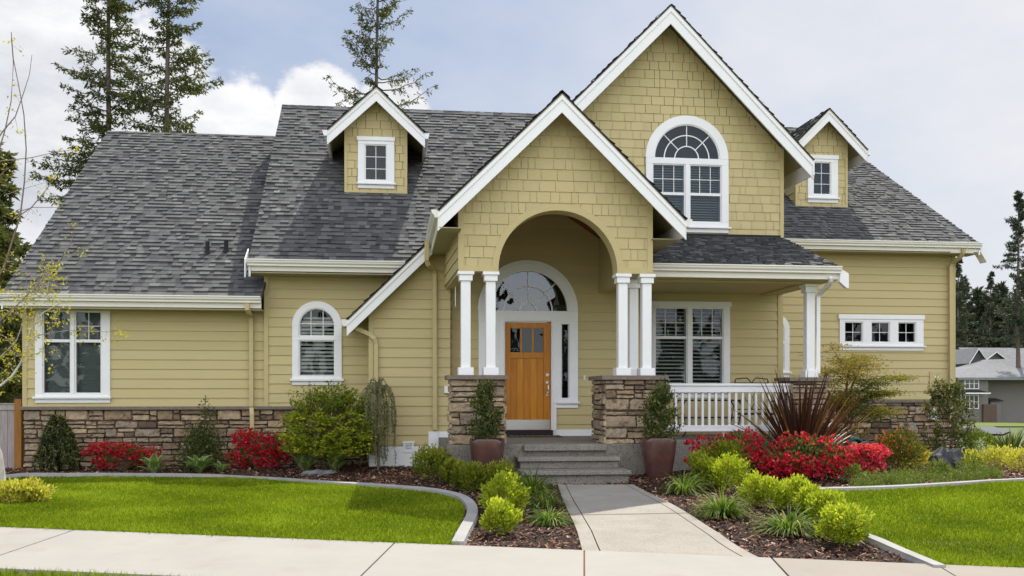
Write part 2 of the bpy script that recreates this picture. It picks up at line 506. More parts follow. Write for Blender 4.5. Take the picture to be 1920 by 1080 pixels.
class MB:
    """collects faces of one mesh object"""
    def __init__(s):
        s.v, s.f, s.m, s.t = [], [], [], []
    def add(s, verts, faces, m=0, t=.5):
        k = len(s.v)
        s.v += [tuple(p) for p in verts]
        for f in faces:
            s.f.append(tuple(k + i for i in f))
            s.m.append(m)
            s.t.append(t)
    def box(s, x0, x1, y0, y1, z0, z1, m=0, t=.5):
        x0, x1 = min(x0, x1), max(x0, x1)
        y0, y1 = min(y0, y1), max(y0, y1)
        z0, z1 = min(z0, z1), max(z0, z1)
        s.add([(x0, y0, z0), (x1, y0, z0), (x1, y1, z0), (x0, y1, z0), (x0, y0, z1), (x1, y0, z1), (x1, y1, z1), (x0, y1, z1)],
              [(3, 2, 1, 0), (4, 5, 6, 7), (0, 1, 5, 4), (1, 2, 6, 5), (2, 3, 7, 6), (3, 0, 4, 7)], m, t)
    def prism(s, poly, vec, m=0, t=.5):
        n = len(poly)
        vec = Vector(vec)
        a = [Vector(p) for p in poly]
        b = [p + vec for p in a]
        fs = [tuple(range(n)), tuple(range(2 * n - 1, n - 1, -1))]
        fs += [((i + 1) % n, i, n + i, n + (i + 1) % n) for i in range(n)]
        s.add(a + b, fs, m, t)
    def strip(s, A, B, m=0, t=.5, closed=False):
        """quads between two equally long rows of points"""
        n = len(A)
        s.add(list(A) + list(B), [(i, i + 1, n + i + 1, n + i) for i in range(n - 1)], m, t)
    def tube(s, path, rad, n=8, m=0, t=.5, cap=True):
        path = [Vector(p) for p in path]
        if not isinstance(rad, (list, tuple)):
            rad = [rad] * len(path)
        rings = []
        up = Vector((.0123, .0371, 1)).normalized()
        for i, p in enumerate(path):
            d = (path[min(i + 1, len(path) - 1)] - path[max(i - 1, 0)])
            d = d.normalized() if d.length > 1e-9 else Vector((0, 0, 1))
            a = d.cross(up)
            if a.length < .05:
                a = d.cross(Vector((1, 0, 0)))
            a.normalize()
            b = d.cross(a)
            rings.append([p + (a * math.cos(2 * math.pi * j / n) + b * math.sin(2 * math.pi * j / n)) * rad[i] for j in range(n)])
        vs_, fs_ = [], []
        for r in rings:
            vs_ += r
        for i in range(len(rings) - 1):
            for j in range(n):
                fs_.append((i * n + j, i * n + (j + 1) % n, (i + 1) * n + (j + 1) % n, (i + 1) * n + j))
        if cap:
            fs_.append(tuple(range(n)))
            fs_.append(tuple(range(len(vs_) - 1, len(vs_) - n - 1, -1)))
        s.add(vs_, fs_, m, t)
    def duct(s, path, w, d, m=0, t=.5):
        """rectangular pipe with mitred bends in an X-Z (or X-Y-Z) run; w across, d deep (Y)"""
        path = [Vector(p) for p in path]
        rings = []
        for i, p in enumerate(path):
            dv = (path[min(i + 1, len(path) - 1)] - path[max(i - 1, 0)]).normalized()
            a = dv.cross(Vector((0, 1, 0)))
            if a.length < .2:
                a = Vector((1, 0, 0))
            a.normalize()
            b = a.cross(dv).normalized()
            rings.append([p + a * w / 2 + b * d / 2, p - a * w / 2 + b * d / 2, p - a * w / 2 - b * d / 2, p + a * w / 2 - b * d / 2])
        vs_, fs_ = [q for r in rings for q in r], []
        for i in range(len(rings) - 1):
            for j in range(4):
                fs_.append((i * 4 + j, i * 4 + (j + 1) % 4, (i + 1) * 4 + (j + 1) % 4, (i + 1) * 4 + j))
        fs_ += [(0, 1, 2, 3), tuple(len(vs_) - 1 - k for k in range(4))]
        s.add(vs_, fs_, m, t)
    def build(s, name, mats, parent=None, smooth=False, bevel=0):
        me = bpy.data.meshes.new(name)
        me.from_pydata(s.v, [], s.f)
        me.polygons.foreach_set('material_index', s.m)
        a = me.attributes.new('tint', 'FLOAT', 'FACE')
        a.data.foreach_set('value', s.t)
        if smooth:
            me.polygons.foreach_set('use_smooth', [True] * len(s.f))
        me.update()
        o = link(name, me, mats, parent)
        if bevel:
            md = o.modifiers.new('soft_edges', 'BEVEL')
            md.width = bevel
            md.segments = 1
            md.limit_method = 'ANGLE'
        return o
def build_each(mb, name, mats, parent=None, bevel=0):
    """one object per loose piece"""
    par = list(range(len(mb.v)))
    def find(i):
        while par[i] != i:
            par[i] = par[par[i]]
            i = par[i]
        return i
    for f in mb.f:
        for i in f[1:]:
            par[find(i)] = find(f[0])
    grp = {}
    for f, m, t in zip(mb.f, mb.m, mb.t):
        grp.setdefault(find(f[0]), []).append((f, m, t))
    out = []
    for g in grp.values():
        ids = sorted({i for f, _, _ in g for i in f})
        mp = {i: k for k, i in enumerate(ids)}
        q = MB()
        q.v = [mb.v[i] for i in ids]
        q.f = [tuple(mp[i] for i in f) for f, _, _ in g]
        q.m = [m for _, m, _ in g]
        q.t = [t for _, _, t in g]
        out.append(q.build(name, mats, parent, bevel=bevel))
    return out
def clip(poly, ax, lim, keep_less):
    """cut a convex polygon (list of 2-tuples) at coordinate ax = lim"""
    out = []
    n = len(poly)
    for i in range(n):
        a, b = poly[i], poly[(i + 1) % n]
        ia = a[ax] <= lim if keep_less else a[ax] >= lim
        ib = b[ax] <= lim if keep_less else b[ax] >= lim
        if ia:
            out.append(a)
        if ia != ib:
            t = (lim - a[ax]) / (b[ax] - a[ax])
            out.append((a[0] + (b[0] - a[0]) * t, a[1] + (b[1] - a[1]) * t))
    return out
def band(poly, ax, lo, hi):
    q = clip(poly, ax, lo, False)
    return clip(q, ax, hi, True) if len(q) > 2 else []
def area(poly):
    return abs(sum(poly[i][0] * poly[(i + 1) % len(poly)][1] - poly[(i + 1) % len(poly)][0] * poly[i][1] for i in range(len(poly)))) / 2
XA, NF = Vector((1, 0, 0)), Vector((0, -1, 0))
def lap(mb, poly, O, ax=XA, n=NF, expo=.178, zref=0.0, holes=(), thick=.018, m=0, cells=None, rng=None, below=None):
    """lap siding (or, with cells, separate wall shingles) on an upright plane.
    poly: convex outline in (along, world z); holes: strips (z0, z1, x0, x1); below: function x -> lowest z (an arch)."""
    O = Vector(O)
    zs = [p[1] for p in poly]
    k0 = math.floor((min(zs) - zref) / expo)
    k1 = math.ceil((max(zs) - zref) / expo)
    rng = rng or random.Random(5)
    def pt(x, z, off):
        q = O + ax * x + n * off
        return (q.x, q.y, z)
    for k in range(k0, k1):
        a, b = zref + k * expo, zref + (k + 1) * expo
        cuts = sorted({a, b} | {z for h in holes for z in h[:2] if a < z < b})
        off = lambda z: .003 + thick * (1 - (z - a) / expo)
        ct = rng.random()
        for lo, hi in zip(cuts[:-1], cuts[1:]):
            q = band(poly, 1, lo, hi)
            if len(q) < 3 or area(q) < 1e-5:
                continue
            pieces = [q]
            mid = (lo + hi) / 2
            for h in holes:
                if h[0] <= mid <= h[1]:
                    nxt = []
                    for p_ in pieces:
                        for r in (clip(p_, 0, h[2], True), clip(p_, 0, h[3], False)):
                            if len(r) > 2 and area(r) > 1e-5:
                                nxt.append(r)
                    pieces = nxt
            for q in pieces:
                if cells is None:
                    todo = [(q, ct, 0)]
                else:
                    todo = []
                    x, xe = min(p_[0] for p_ in q), max(p_[0] for p_ in q)
                    # joints stay put through a course: seed by course
                    rr = random.Random(k * 7919 + cells)
                    xs = -20.0
                    while xs < xe:
                        w_ = rr.choice((.11, .15, .19, .22, .26, .30))
                        tt = rr.random()
                        dz = rr.uniform(-.002, .002)
                        if xs + w_ > x:
                            r = band(q, 0, xs + .004, xs + w_ - .004)
                            if len(r) > 2 and area(r) > 2e-5:
                                todo.append((r, tt, dz))
                        xs += w_
                for r, tt, dz in todo:
                    if below is not None:
                        xa, xb = min(p_[0] for p_ in r), max(p_[0] for p_ in r)
                        xs_ = np.linspace(xa, xb, 6)
                        for i in range(5):
                            z0a, z0b = max(lo, below(xs_[i])), max(lo, below(xs_[i + 1]))
                            rr_ = band(r, 0, xs_[i], xs_[i + 1])
                            if len(rr_) < 3:
                                continue
                            if min(z0a, z0b) >= hi:
                                continue
                            if max(z0a, z0b) > lo:
                                rr_ = [(p_[0], max(p_[1], min(hi, z0a if abs(p_[0] - xs_[i]) < 1e-6 else z0b))) for p_ in rr_]
                            mb.add([pt(x_, z_, off(z_)) for x_, z_ in rr_], [tuple(range(len(rr_)))], m, tt)
                        continue
                    mb.add([pt(x_, z_, off(z_) + dz) for x_, z_ in r], [tuple(range(len(r)))], m, tt)
                    for i in range(len(r)):
                        p0, p1 = r[i], r[(i + 1) % len(r)]
                        if abs(p0[1] - lo) < 1e-6 and abs(p1[1] - lo) < 1e-6 and abs(lo - a) < 1e-6:
                            mb.add([pt(p0[0], lo, off(lo) + dz), pt(p1[0], lo, off(lo) + dz), pt(p1[0], lo, 0), pt(p0[0], lo, 0)], [(0, 1, 2, 3)], m, tt)
    return mb
def roof_plane(mb, pts, expo=.148, seed=1, m=0, deck=None, thick=.024, sof=2):
    """laminated shingles course by course on the plane of pts (first two points = eave); deck adds a board layer below"""
    p = [Vector(q) for q in pts]
    s = (p[1] - p[0]).normalized()
    s.z = 0
    s.normalize()
    n = s.cross(p[-1] - p[0]).normalized()
    if n.z < 0:
        n = -n
    t = n.cross(s)
    if t.z < 0:
        t = -t
    o = p[0]
    poly = [((q - o).dot(s), (q - o).dot(t)) for q in p]
    # polygon orientation does not matter for clipping
    t0, t1 = min(q[1] for q in poly), max(q[1] for q in poly)
    rng = random.Random(seed)
    k = 0
    a = t0
    while a < t1:
        b = a + expo
        q = band(poly, 1, a, min(b, t1))
        if len(q) > 2 and area(q) > 1e-5:
            x0, x1 = min(c[0] for c in q), max(c[0] for c in q)
            x = x0 - rng.random() * .3
            lastt = .5
            while x < x1:
                w_ = rng.uniform(.075, .19)
                r = band(q, 0, x, x + w_)
                if len(r) > 2 and area(r) > 1e-5:
                    up = rng.random() < .55
                    th = thick * (1.0 if up else .22) + rng.uniform(0, .003)
                    tt = min(1, max(0, rng.gauss(.53 if up else .43, .12)))
                    off = lambda y: .004 + th * (1 - (y - a) / expo)
                    P3 = [o + s * c[0] + t * c[1] + n * off(c[1]) for c in r]
                    mb.add(P3, [tuple(range(len(r)))], m, tt)
                    for i in range(len(r)):
                        c0, c1 = r[i], r[(i + 1) % len(r)]
                        if abs(c0[1] - a) < 1e-6 and abs(c1[1] - a) < 1e-6:
                            mb.add([o + s * c0[0] + t * c0[1] + n * off(c0[1]), o + s * c1[0] + t * c1[1] + n * off(c1[1]),
                                    o + s * c1[0] + t * c1[1] - n * .002, o + s * c0[0] + t * c0[1] - n * .002], [(0, 1, 2, 3)], m, tt * .6)
                x += w_
        a = b
    if deck:
        top = [q for q in p]
        mb.prism([q - n * deck for q in top], n * (deck - .001), 1)
        mb.prism([q - n * (deck + .012) for q in top], n * .010, sof)
    return n
# ------------------------------------------------------------------ the house
D_L, D_M, D_B, D_D, D_E, D_R, D_C = 18.5, 18.45, 17.70, 18.0, 15.1, 20.8, 16.3
FLOOR = PZ(834, 900, 14.95)
house = empty('house', (2.5, 18.0, hgt(2.5, 15)))
tag(house, 'large olive yellow house with white trim, grey shingle roof and arched front porch', 'house')
HOLES = {k: [] for k in 'LMGPRD'}

def arc(cx, cz, r, a0, a1, n):
    return [(cx + r * math.cos(a0 + (a1 - a0) * i / n), cz + r * math.sin(a0 + (a1 - a0) * i / n)) for i in range(n + 1)]
def ring(mb, cx, cz, ro, ri, y0, y1, n=28, m=0, a0=0, a1=math.pi):
    o, i_ = arc(cx, cz, ro, a0, a1, n), arc(cx, cz, ri, a0, a1, n)
    f = lambda L_, y: [(x, y, z) for x, z in L_]
    mb.strip(f(o, y0), f(i_, y0), m)
    mb.strip(f(o, y0), f(o, y1), m)
    mb.strip(f(i_, y0), f(i_, y1), m)
def window(D, outer, panes, key=None, arch=None, sill=None, apron=None, blind=None, slat='slat', head=None, glass='glass', case=.045, parent=None, room=.7, blind_gap=0):
    """casing + sashes as one white mesh with panes, blinds and the dark room behind as sub-parts"""
    par = parent or house
    u0, u1, v0, v1 = outer
    um = (u0 + u1) / 2
    X = lambda u: PX(u, D)
    Z = lambda v: PZ(v, um, D)
    mb = MB()
    x0, x1 = X(u0), X(u1)
    zt, zb = Z(v0), Z(v1)
    if arch:
        uc, vsp, ro, ri, style = arch
        cx, cz = X(uc), Z(vsp)
        Ro, Ri = X(uc + ro) - cx, X(uc + ri) - cx
        zt = cz
    xc = sorted({x0, x1} | {X(p[i]) for p in panes for i in (0, 1)})
    zc = sorted({zt, zb} | {Z(p[i]) for p in panes for i in (2, 3)})
    xc = [x for x in xc if x0 - 1e-6 <= x <= x1 + 1e-6]
    zc = [z for z in zc if zb - 1e-6 <= z <= zt + 1e-6]
    rects = [(X(p[0]), X(p[1]), Z(p[3]), Z(p[2])) for p in panes]
    # merge the solid cells into horizontal runs
    for a, b in zip(zc[:-1], zc[1:]):
        run = None
        for c, d in zip(xc[:-1], xc[1:]):
            mx_, mz_ = (c + d) / 2, (a + b) / 2
            solid = not any(r[0] < mx_ < r[1] and r[2] < mz_ < r[3] for r in rects)
            if solid:
                run = (run[0], d) if run else (c, d)
            if run and (not solid or d == xc[-1]):
                mb.box(run[0], run[1], D - case, D + .06, a, b)
                run = None
    g = MB()
    for p, r in zip(panes, rects):
        fr = .022                                     # sash frame
        mb.box(r[0], r[0] + fr, D - case + .018, D + .05, r[2], r[3])
        mb.box(r[1] - fr, r[1], D - case + .018, D + .05, r[2], r[3])
        mb.box(r[0] + fr, r[1] - fr, D - case + .018, D + .05, r[2], r[2] + fr)
        if not (arch and abs(r[3] - cz) < .01):
            mb.box(r[0] + fr, r[1] - fr, D - case + .018, D + .05, r[3] - fr, r[3])
        g.add([(r[0] + fr, D + .012, r[2] + fr), (r[1] - fr, D + .012, r[2] + fr), (r[1] - fr, D + .012, r[3]), (r[0] + fr, D + .012, r[3])], [(0, 1, 2, 3)])
        nx, nz = p[4], p[5]
        zsplit = Z(p[6]) if len(p) > 6 else r[2]
        for i in range(1, nx):
            x = r[0] + (r[1] - r[0]) * i / nx
            mb.box(x - .007, x + .007, D + .002, D + .02, zsplit, r[3])
        for i in range(1, nz):
            z = zsplit + (r[3] - zsplit) * i / nz
            mb.box(r[0] + fr, r[1] - fr, D + .004, D + .018, z - .007, z + .007)
        if len(p) > 6:
            mb.box(r[0] + fr, r[1] - fr, D - case + .022, D + .04, zsplit - .03, zsplit + .025)
    if arch:
        ring(mb, cx, cz, Ro, Ri, D - case, D + .06)
        ring(mb, cx, cz, Ri + .001, Ri - .022, D - case + .018, D + .05)
        a_ = arc(cx, cz, Ri - .01, 0, math.pi, 28)
        g.add([(x, D + .012, z) for x, z in a_], [tuple(range(len(a_)))])
        if style == 'sun':
            for k_ in (.36, .68):
                ring(mb, cx, cz, Ri * k_ + .010, Ri * k_ - .010, D - .004, D + .02, 24)
            for an in (45, 90, 135):
                c_, s_ = math.cos(math.radians(an)), math.sin(math.radians(an))
                q = [(cx + c_ * Ri * .36 - s_ * .009, cz + s_ * Ri * .36 + c_ * .009), (cx + c_ * Ri * .36 + s_ * .009, cz + s_ * Ri * .36 - c_ * .009),
                     (cx + c_ * Ri * .98 + s_ * .009, cz + s_ * Ri * .98 - c_ * .009), (cx + c_ * Ri * .98 - s_ * .009, cz + s_ * Ri * .98 + c_ * .009)]
                mb.prism([(x, D - .001, z) for x, z in q], (0, .018, 0))
        elif style == 'grid':
            for i in (-1, 1):
                x = cx + i * Ri / 3
                mb.box(x - .007, x + .007, D + .002, D + .02, cz, cz + math.sqrt(Ri * Ri - (x - cx) ** 2) - .01)
            mb.box(cx - Ri * .99, cx + Ri * .99, D + .004, D + .018, cz + .03, cz + .048)
    if head:
        mb.box(X(head[0]), X(head[1]), D - case - .02, D + .02, Z(head[3]), Z(head[2]))
    if sill:
        mb.box(X(sill[0]), X(sill[1]), D - .095, D + .02, Z(sill[3]), Z(sill[2]))
        if apron:
            mb.box(X(u0), X(u1), D - case + .004, D + .02, Z(apron), Z(sill[3]))
    w = mb.build('window', ['white'], par, bevel=.004)
    build_each(g, 'pane', [glass], w)
    # the room behind
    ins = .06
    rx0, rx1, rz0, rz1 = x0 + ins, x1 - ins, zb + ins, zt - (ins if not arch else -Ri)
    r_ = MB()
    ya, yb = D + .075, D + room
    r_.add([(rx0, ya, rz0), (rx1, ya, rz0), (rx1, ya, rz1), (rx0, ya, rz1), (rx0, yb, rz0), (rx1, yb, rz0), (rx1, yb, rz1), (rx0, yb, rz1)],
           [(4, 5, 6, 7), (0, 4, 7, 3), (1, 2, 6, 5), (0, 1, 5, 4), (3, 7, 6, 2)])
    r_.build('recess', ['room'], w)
    if blind:
        bl = MB()
        sp, dp, tilt = blind
        if arch and style == 'grid':
            top = cz + Ri * .72
        else:
            top = max(r[3] for r in rects)
        for c, d in sorted({(r[0], r[1]) for r in rects}):
            z = min(r[2] for r in rects) + .03
            bl.box(c + .01, c + .03, D + .085, D + .10, z, top)
            bl.box(d - .03, d - .01, D + .085, D + .10, z, top)
            while z < top - .02:
                xa, xb = c + .03, d - .03
                if arch and z > cz:
                    hw = math.sqrt(max(.0, Ri * Ri - (z - cz) ** 2)) * .88
                    xa, xb = max(xa, cx - hw), min(xb, cx + hw)
                ca, sa = math.cos(tilt) * dp / 2, math.sin(tilt) * dp / 2
                q = [(D + .115 - ca, z - sa), (D + .115 + ca, z + sa), (D + .115 + ca, z + sa + .006), (D + .115 - ca, z - sa + .006)]
                bl.prism([(xa, y, zz) for y, zz in q], (xb - xa, 0, 0))
                z += sp
        bl.build('blind', [slat], w)
    if key:
        e = .05
        H = HOLES[key]
        H.append((zb + e, zt - (0 if arch else e), x0 + e, x1 - e))
        if arch:
            Rm, n = (Ro + Ri) / 2, 12
            for i in range(n):
                a, b = cz + Rm * i / n, cz + Rm * (i + 1) / n
                hw = math.sqrt(max(0, Rm * Rm - (b - cz) ** 2))
                if hw > .03:
                    H.append((a, b, cx - hw, cx + hw))
    return w
# ---- windows (all measured on their wall planes)
window(D_L, (67, 207.5, 577, 744), [(80.5, 134, 583.5, 738.5, 1, 1, 639), (141, 191.5, 583.5, 738.5, 2, 2, 639)], 'L',
       sill=(63.5, 210, 743.5, 747.5), apron=755.5, head=(66, 208.5, 575.5, 580), blind=(.026, .028, .9), slat='slat_grey')
window(D_M, (548, 641, 600, 710.5), [(560.5, 628.5, 611, 631, 3, 1), (560.5, 628.5, 638, 706, 1, 1)], 'M', arch=(594.5, 611, 46.5, 34, 'grid'),
       sill=(545, 645, 710, 714.5), apron=722, blind=(.072, .066, .58))
window(D_M - .04, (1210.5, 1365, 290, 426), [(1222.5, 1284, 309, 417, 3, 2, 364), (1292, 1352, 309, 417, 3, 2, 364)], 'G', arch=(1287.5, 297.5, 77, 61.5, 'sun'),
       sill=(1208, 1368.5, 425.5, 428.5), apron=436, blind=(.05, .040, .55), slat='slat_grey')
window(D_M, (1221, 1367.5, 570, 733), [(1227, 1288, 577, 728, 3, 2, 633), (1296, 1355.5, 577, 728, 3, 2, 633)], 'P',
       head=(1219, 1370, 565.5, 575), sill=(1219, 1371, 733, 737), apron=746, blind=(.074, .056, .38), slat='slat')
window(D_R, (1573, 1730, 598, 649), [(1582, 1616.5, 604, 642.5, 2, 2), (1632, 1667, 604, 642.5, 2, 2), (1682, 1716, 604, 642.5, 2, 2)], 'R',
       head=(1570.5, 1731.5, 590.5, 599), sill=(1570.5, 1732.5, 648, 651), apron=657.5)
window(D_R, (1426, 1479, 616, 698), [(1436, 1469, 617, 640, 2, 1), (1436, 1469, 645, 693, 1, 1)], 'R', arch=(1452.5, 617, 26.5, 17, 'grid'),
       sill=(1424, 1481.7, 697.5, 700.5), apron=707.5)

# ---- front door, its surround, lunette and sidelights
def front_door():
    D = D_D
    um = 990
    X = lambda u: PX(u, D)
    Z = lambda v: PZ(v, um, D)
    fl = Z(807.5)
    mb = MB()
    y0, y1 = D - .05, D + .08
    cx, cz = X(989.8), Z(583)
    Ro, Ri = X(1083) - cx, X(1065.5) - cx
    # solid panel between lunette and door, jambs, sidelight casings
    mb.box(X(896.5), X(1083), y0, y1, Z(603), cz)
    for a, b in ((897, 912), (929, 946.5), (1033, 1051.5), (1067, 1083)):
        lo = fl if a in (929, 1033) else Z(753)
        if a == 929:
            mb.box(X(929), X(937), y0, y1, Z(753), Z(603))
            mb.box(X(937), X(946.5), y0, y1, fl, Z(603))
        elif a == 1033:
            mb.box(X(1033), X(1042.5), y0, y1, fl, Z(603))
            mb.box(X(1042.5), X(1051.5), y0, y1, Z(753), Z(603))
        else:
            mb.box(X(a), X(b), y0, y1, lo, Z(603))
    for a, b in ((912, 929), (1051.5, 1067)):
        mb.box(X(a), X(b), y0, y1, Z(753), Z(746))
        mb.box(X(a), X(b), y0, y1, Z(607.5), Z(603))
        for p, q in ((a, a + 1.6), (b - 1.6, b)):
            mb.box(X(p), X(q), y0 + .02, y1, Z(746), Z(607.5))
    mb.box(X(894.5), X(937), D - .09, D + .02, Z(757), Z(753))
    mb.box(X(1042.5), X(1086), D - .09, D + .02, Z(757), Z(753))
    mb.box(X(897), X(937), D - .045, D + .02, Z(765), Z(757))
    mb.box(X(1042.5), X(1083), D - .045, D + .02, Z(765), Z(757))
    # thin moulding round the door opening
    mb.box(X(943), X(945), D - .062, D - .04, fl, Z(601))
    mb.box(X(1034.5), X(1036.5), D - .062, D - .04, fl, Z(601))
    mb.box(X(943), X(1036.5), D - .062, D - .04, Z(601), Z(599.5))
    ring(mb, cx, cz, Ro, Ri, y0, y1, 36)
    ring(mb, cx, cz, Ro - .06, Ro - .085, y0 - .012, y0 + .01, 36)
    ring(mb, cx, cz, Ri + .001, Ri - .025, y0 + .025, y1, 36)
    for k_ in (.205, .60):
        ring(mb, cx, cz, Ri * k_ + .011, Ri * k_ - .011, D - .008, D + .02, 28)
    for an in (45, 90, 135):
        c_, s_ = math.cos(math.radians(an)), math.sin(math.radians(an))
        q = [(cx + c_ * Ri * .2 - s_ * .010, cz + s_ * Ri * .2 + c_ * .010), (cx + c_ * Ri * .2 + s_ * .010, cz + s_ * Ri * .2 - c_ * .010),
             (cx + c_ * Ri * .98 + s_ * .010, cz + s_ * Ri * .98 - c_ * .010), (cx + c_ * Ri * .98 - s_ * .010, cz + s_ * Ri * .98 + c_ * .010)]
        mb.prism([(x, D - .005, z) for x, z in q], (0, .02, 0))
    sur = mb.build('door_surround', ['white'], house, bevel=.004)
    g = MB()
    a_ = arc(cx, cz, Ri - .01, 0, math.pi, 32)
    g.add([(x, D + .012, z) for x, z in a_], [tuple(range(len(a_)))])
    g.build('fanlight', ['glass_sky'], sur)
    for a, b in ((912, 929), (1051.5, 1067)):
        g = MB()
        g.add([(X(a), D + .012, Z(746)), (X(b), D + .012, Z(746)), (X(b), D + .012, Z(607.5)), (X(a), D + .012, Z(607.5))], [(0, 1, 2, 3)])
        g.build('sidelight', ['glass'], sur)
    bl = MB()
    z = Z(724)
    while z < Z(662):
        bl.box(X(1051.8), X(1057), D + .10, D + .14, z, z + .012)
        z += .038
    bl.build('blind', ['slat'], sur)
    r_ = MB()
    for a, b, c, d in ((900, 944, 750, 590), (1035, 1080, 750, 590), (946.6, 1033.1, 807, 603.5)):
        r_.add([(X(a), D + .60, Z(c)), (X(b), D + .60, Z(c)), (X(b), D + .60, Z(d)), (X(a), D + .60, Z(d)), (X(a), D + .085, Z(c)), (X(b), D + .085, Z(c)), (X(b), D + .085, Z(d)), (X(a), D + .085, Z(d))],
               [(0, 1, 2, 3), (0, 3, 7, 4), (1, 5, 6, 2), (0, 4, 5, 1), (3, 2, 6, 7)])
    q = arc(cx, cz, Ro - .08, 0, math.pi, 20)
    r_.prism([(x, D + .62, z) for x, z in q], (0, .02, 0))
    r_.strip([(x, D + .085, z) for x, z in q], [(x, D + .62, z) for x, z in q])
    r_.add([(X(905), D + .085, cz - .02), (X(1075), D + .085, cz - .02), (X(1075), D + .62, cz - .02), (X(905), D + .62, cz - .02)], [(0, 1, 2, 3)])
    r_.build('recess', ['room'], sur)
    # door leaf: stiles, rails and recessed boards
    d = MB()
    f0, f1 = D + .0, D + .045
    xa, xb, za, zt = X(946.8), X(1032.8), fl + .012, Z(604.5)
    lites = [(957, 975.2), (978.6, 997), (1000.6, 1018.8)]
    pz = (Z(786), Z(672))
    lz = (Z(660.5), Z(615))
    d.box(xa, X(957), f0, f1, za, zt, 0, .3)
    d.box(X(1019.5), xb, f0, f1, za, zt, 0, .4)
    d.box(X(957), X(1019.5), f0, f1, lz[1], zt, 0, .6)
    d.box(X(957), X(1019.5), f0, f1, pz[1], lz[0], 0, .5)
    d.box(X(957), X(1019.5), f0, f1, za, pz[0], 0, .45)
    for a, b in ((975.2, 978.6), (997, 1000.6), (1018.8, 1019.5)):
        d.box(X(a), X(b), f0 + .003, f1, lz[0], lz[1], 0, .5)
    for i, t_ in enumerate((.15, .8, .35, .95, .55)):
        a = 957 + 12.5 * i
        d.box(X(a + (.1 if i else 0)), X(a + 12.4), f0 + .016, f1 - .005, pz[0], pz[1], 0, t_)
    leaf = d.build('front_door', ['door'], house, bevel=.003)
    for a, b in lites:
        g = MB()
        g.add([(X(a), D + .02, lz[0]), (X(b), D + .02, lz[0]), (X(b), D + .02, lz[1]), (X(a), D + .02, lz[1])], [(0, 1, 2, 3)])
        g.build('pane', ['glass'], leaf)
    k = MB()
    k.box(X(948.5), X(1031), f0 - .004, f0 + .003, fl + .02, Z(787), 0)
    k.build('kick_plate', ['steel'], leaf)
    h = MB()
    xh = X(1025.8)
    h.tube([(xh, f0 + .002, Z(703)), (xh, f0 - .03, Z(703))], .030, 14)
    h.tube([(xh, f0 + .002, Z(717)), (xh, f0 - .016, Z(717))], .028, 14)
    h.tube([(xh, f0, Z(719)), (xh + .012, f0 - .05, Z(722)), (xh + .016, f0 - .06, Z(730)), (xh + .006, f0 - .05, Z(737)), (xh, f0, Z(740))], .011, 8)
    h.tube([(xh, f0 + .002, Z(740)), (xh, f0 - .016, Z(740))], .024, 14)
    build_each(h, 'handle', ['steel'], leaf)
    th = MB()
    th.box(X(944), X(1035.5), D - .10, D + .05, FLOOR - .02, fl + .010)
    th.build('threshold', ['roof_edge'], house)
    H = HOLES['D']
    H.append((fl - 1, Z(762), X(941), X(1038.5)))
    H.append((Z(762), cz, X(900), X(1079.5)))
    Rm = (Ro + Ri) / 2
    for i in range(14):
        a, b = cz + Rm * i / 14, cz + Rm * (i + 1) / 14
        hw = math.sqrt(max(0, Rm * Rm - (b - cz) ** 2))
        if hw > .03:
            H.append((a, b, cx - hw, cx + hw))
front_door()

# ---- gable helper: roof slopes from photo points on the plane of the rake
def gable_frame(D, apex, lt, rt):
    A, Lp, Rp = P(*apex, D), P(*lt, D), P(*rt, D)
    pl, pr = (A.z - Lp.z) / (A.x - Lp.x), (A.z - Rp.z) / (Rp.x - A.x)
    return A, Lp, Rp, pl, pr
def rake(mb, A, T, D, hv, th=.035, m=0):
    """barge board below the roof line A->T on plane Y=D, hv tall (vertical), with a proud upper strip"""
    D += .052
    A, T = A - Vector((0, 0, .012)), T - Vector((0, 0, .012))
    mb.prism([(A.x, D, A.z), (T.x, D, T.z), (T.x, D, T.z - hv), (A.x, D, A.z - hv)], (0, th, 0), m)
    h2 = hv * .36
    mb.prism([(A.x, D - .018, A.z + .006), (T.x, D - .018, T.z + .006), (T.x, D - .018, T.z - h2), (A.x, D - .018, A.z - h2)], (0, .017, 0), m)
def gutter(mb, xa, xb, D, zt, fasc=.10, m=0):
    pr = [(0, 0), (-.118, 0), (-.118, -.022), (-.104, -.030), (-.100, -.058), (-.070, -.088), (-.070, -.118), (0, -.118)]
    mb.prism([(xa, D + y, zt + z) for y, z in pr], (xb - xa, 0, 0), m)
    mb.prism([(xa, D + .002, zt - .118 - fasc), (xa, D + .030, zt - .118 - fasc), (xa, D + .030, zt - .01), (xa, D + .002, zt - .01)], (xb - xa, 0, 0), m)
RM = ['shingle', 'roof_edge', 'soffit']

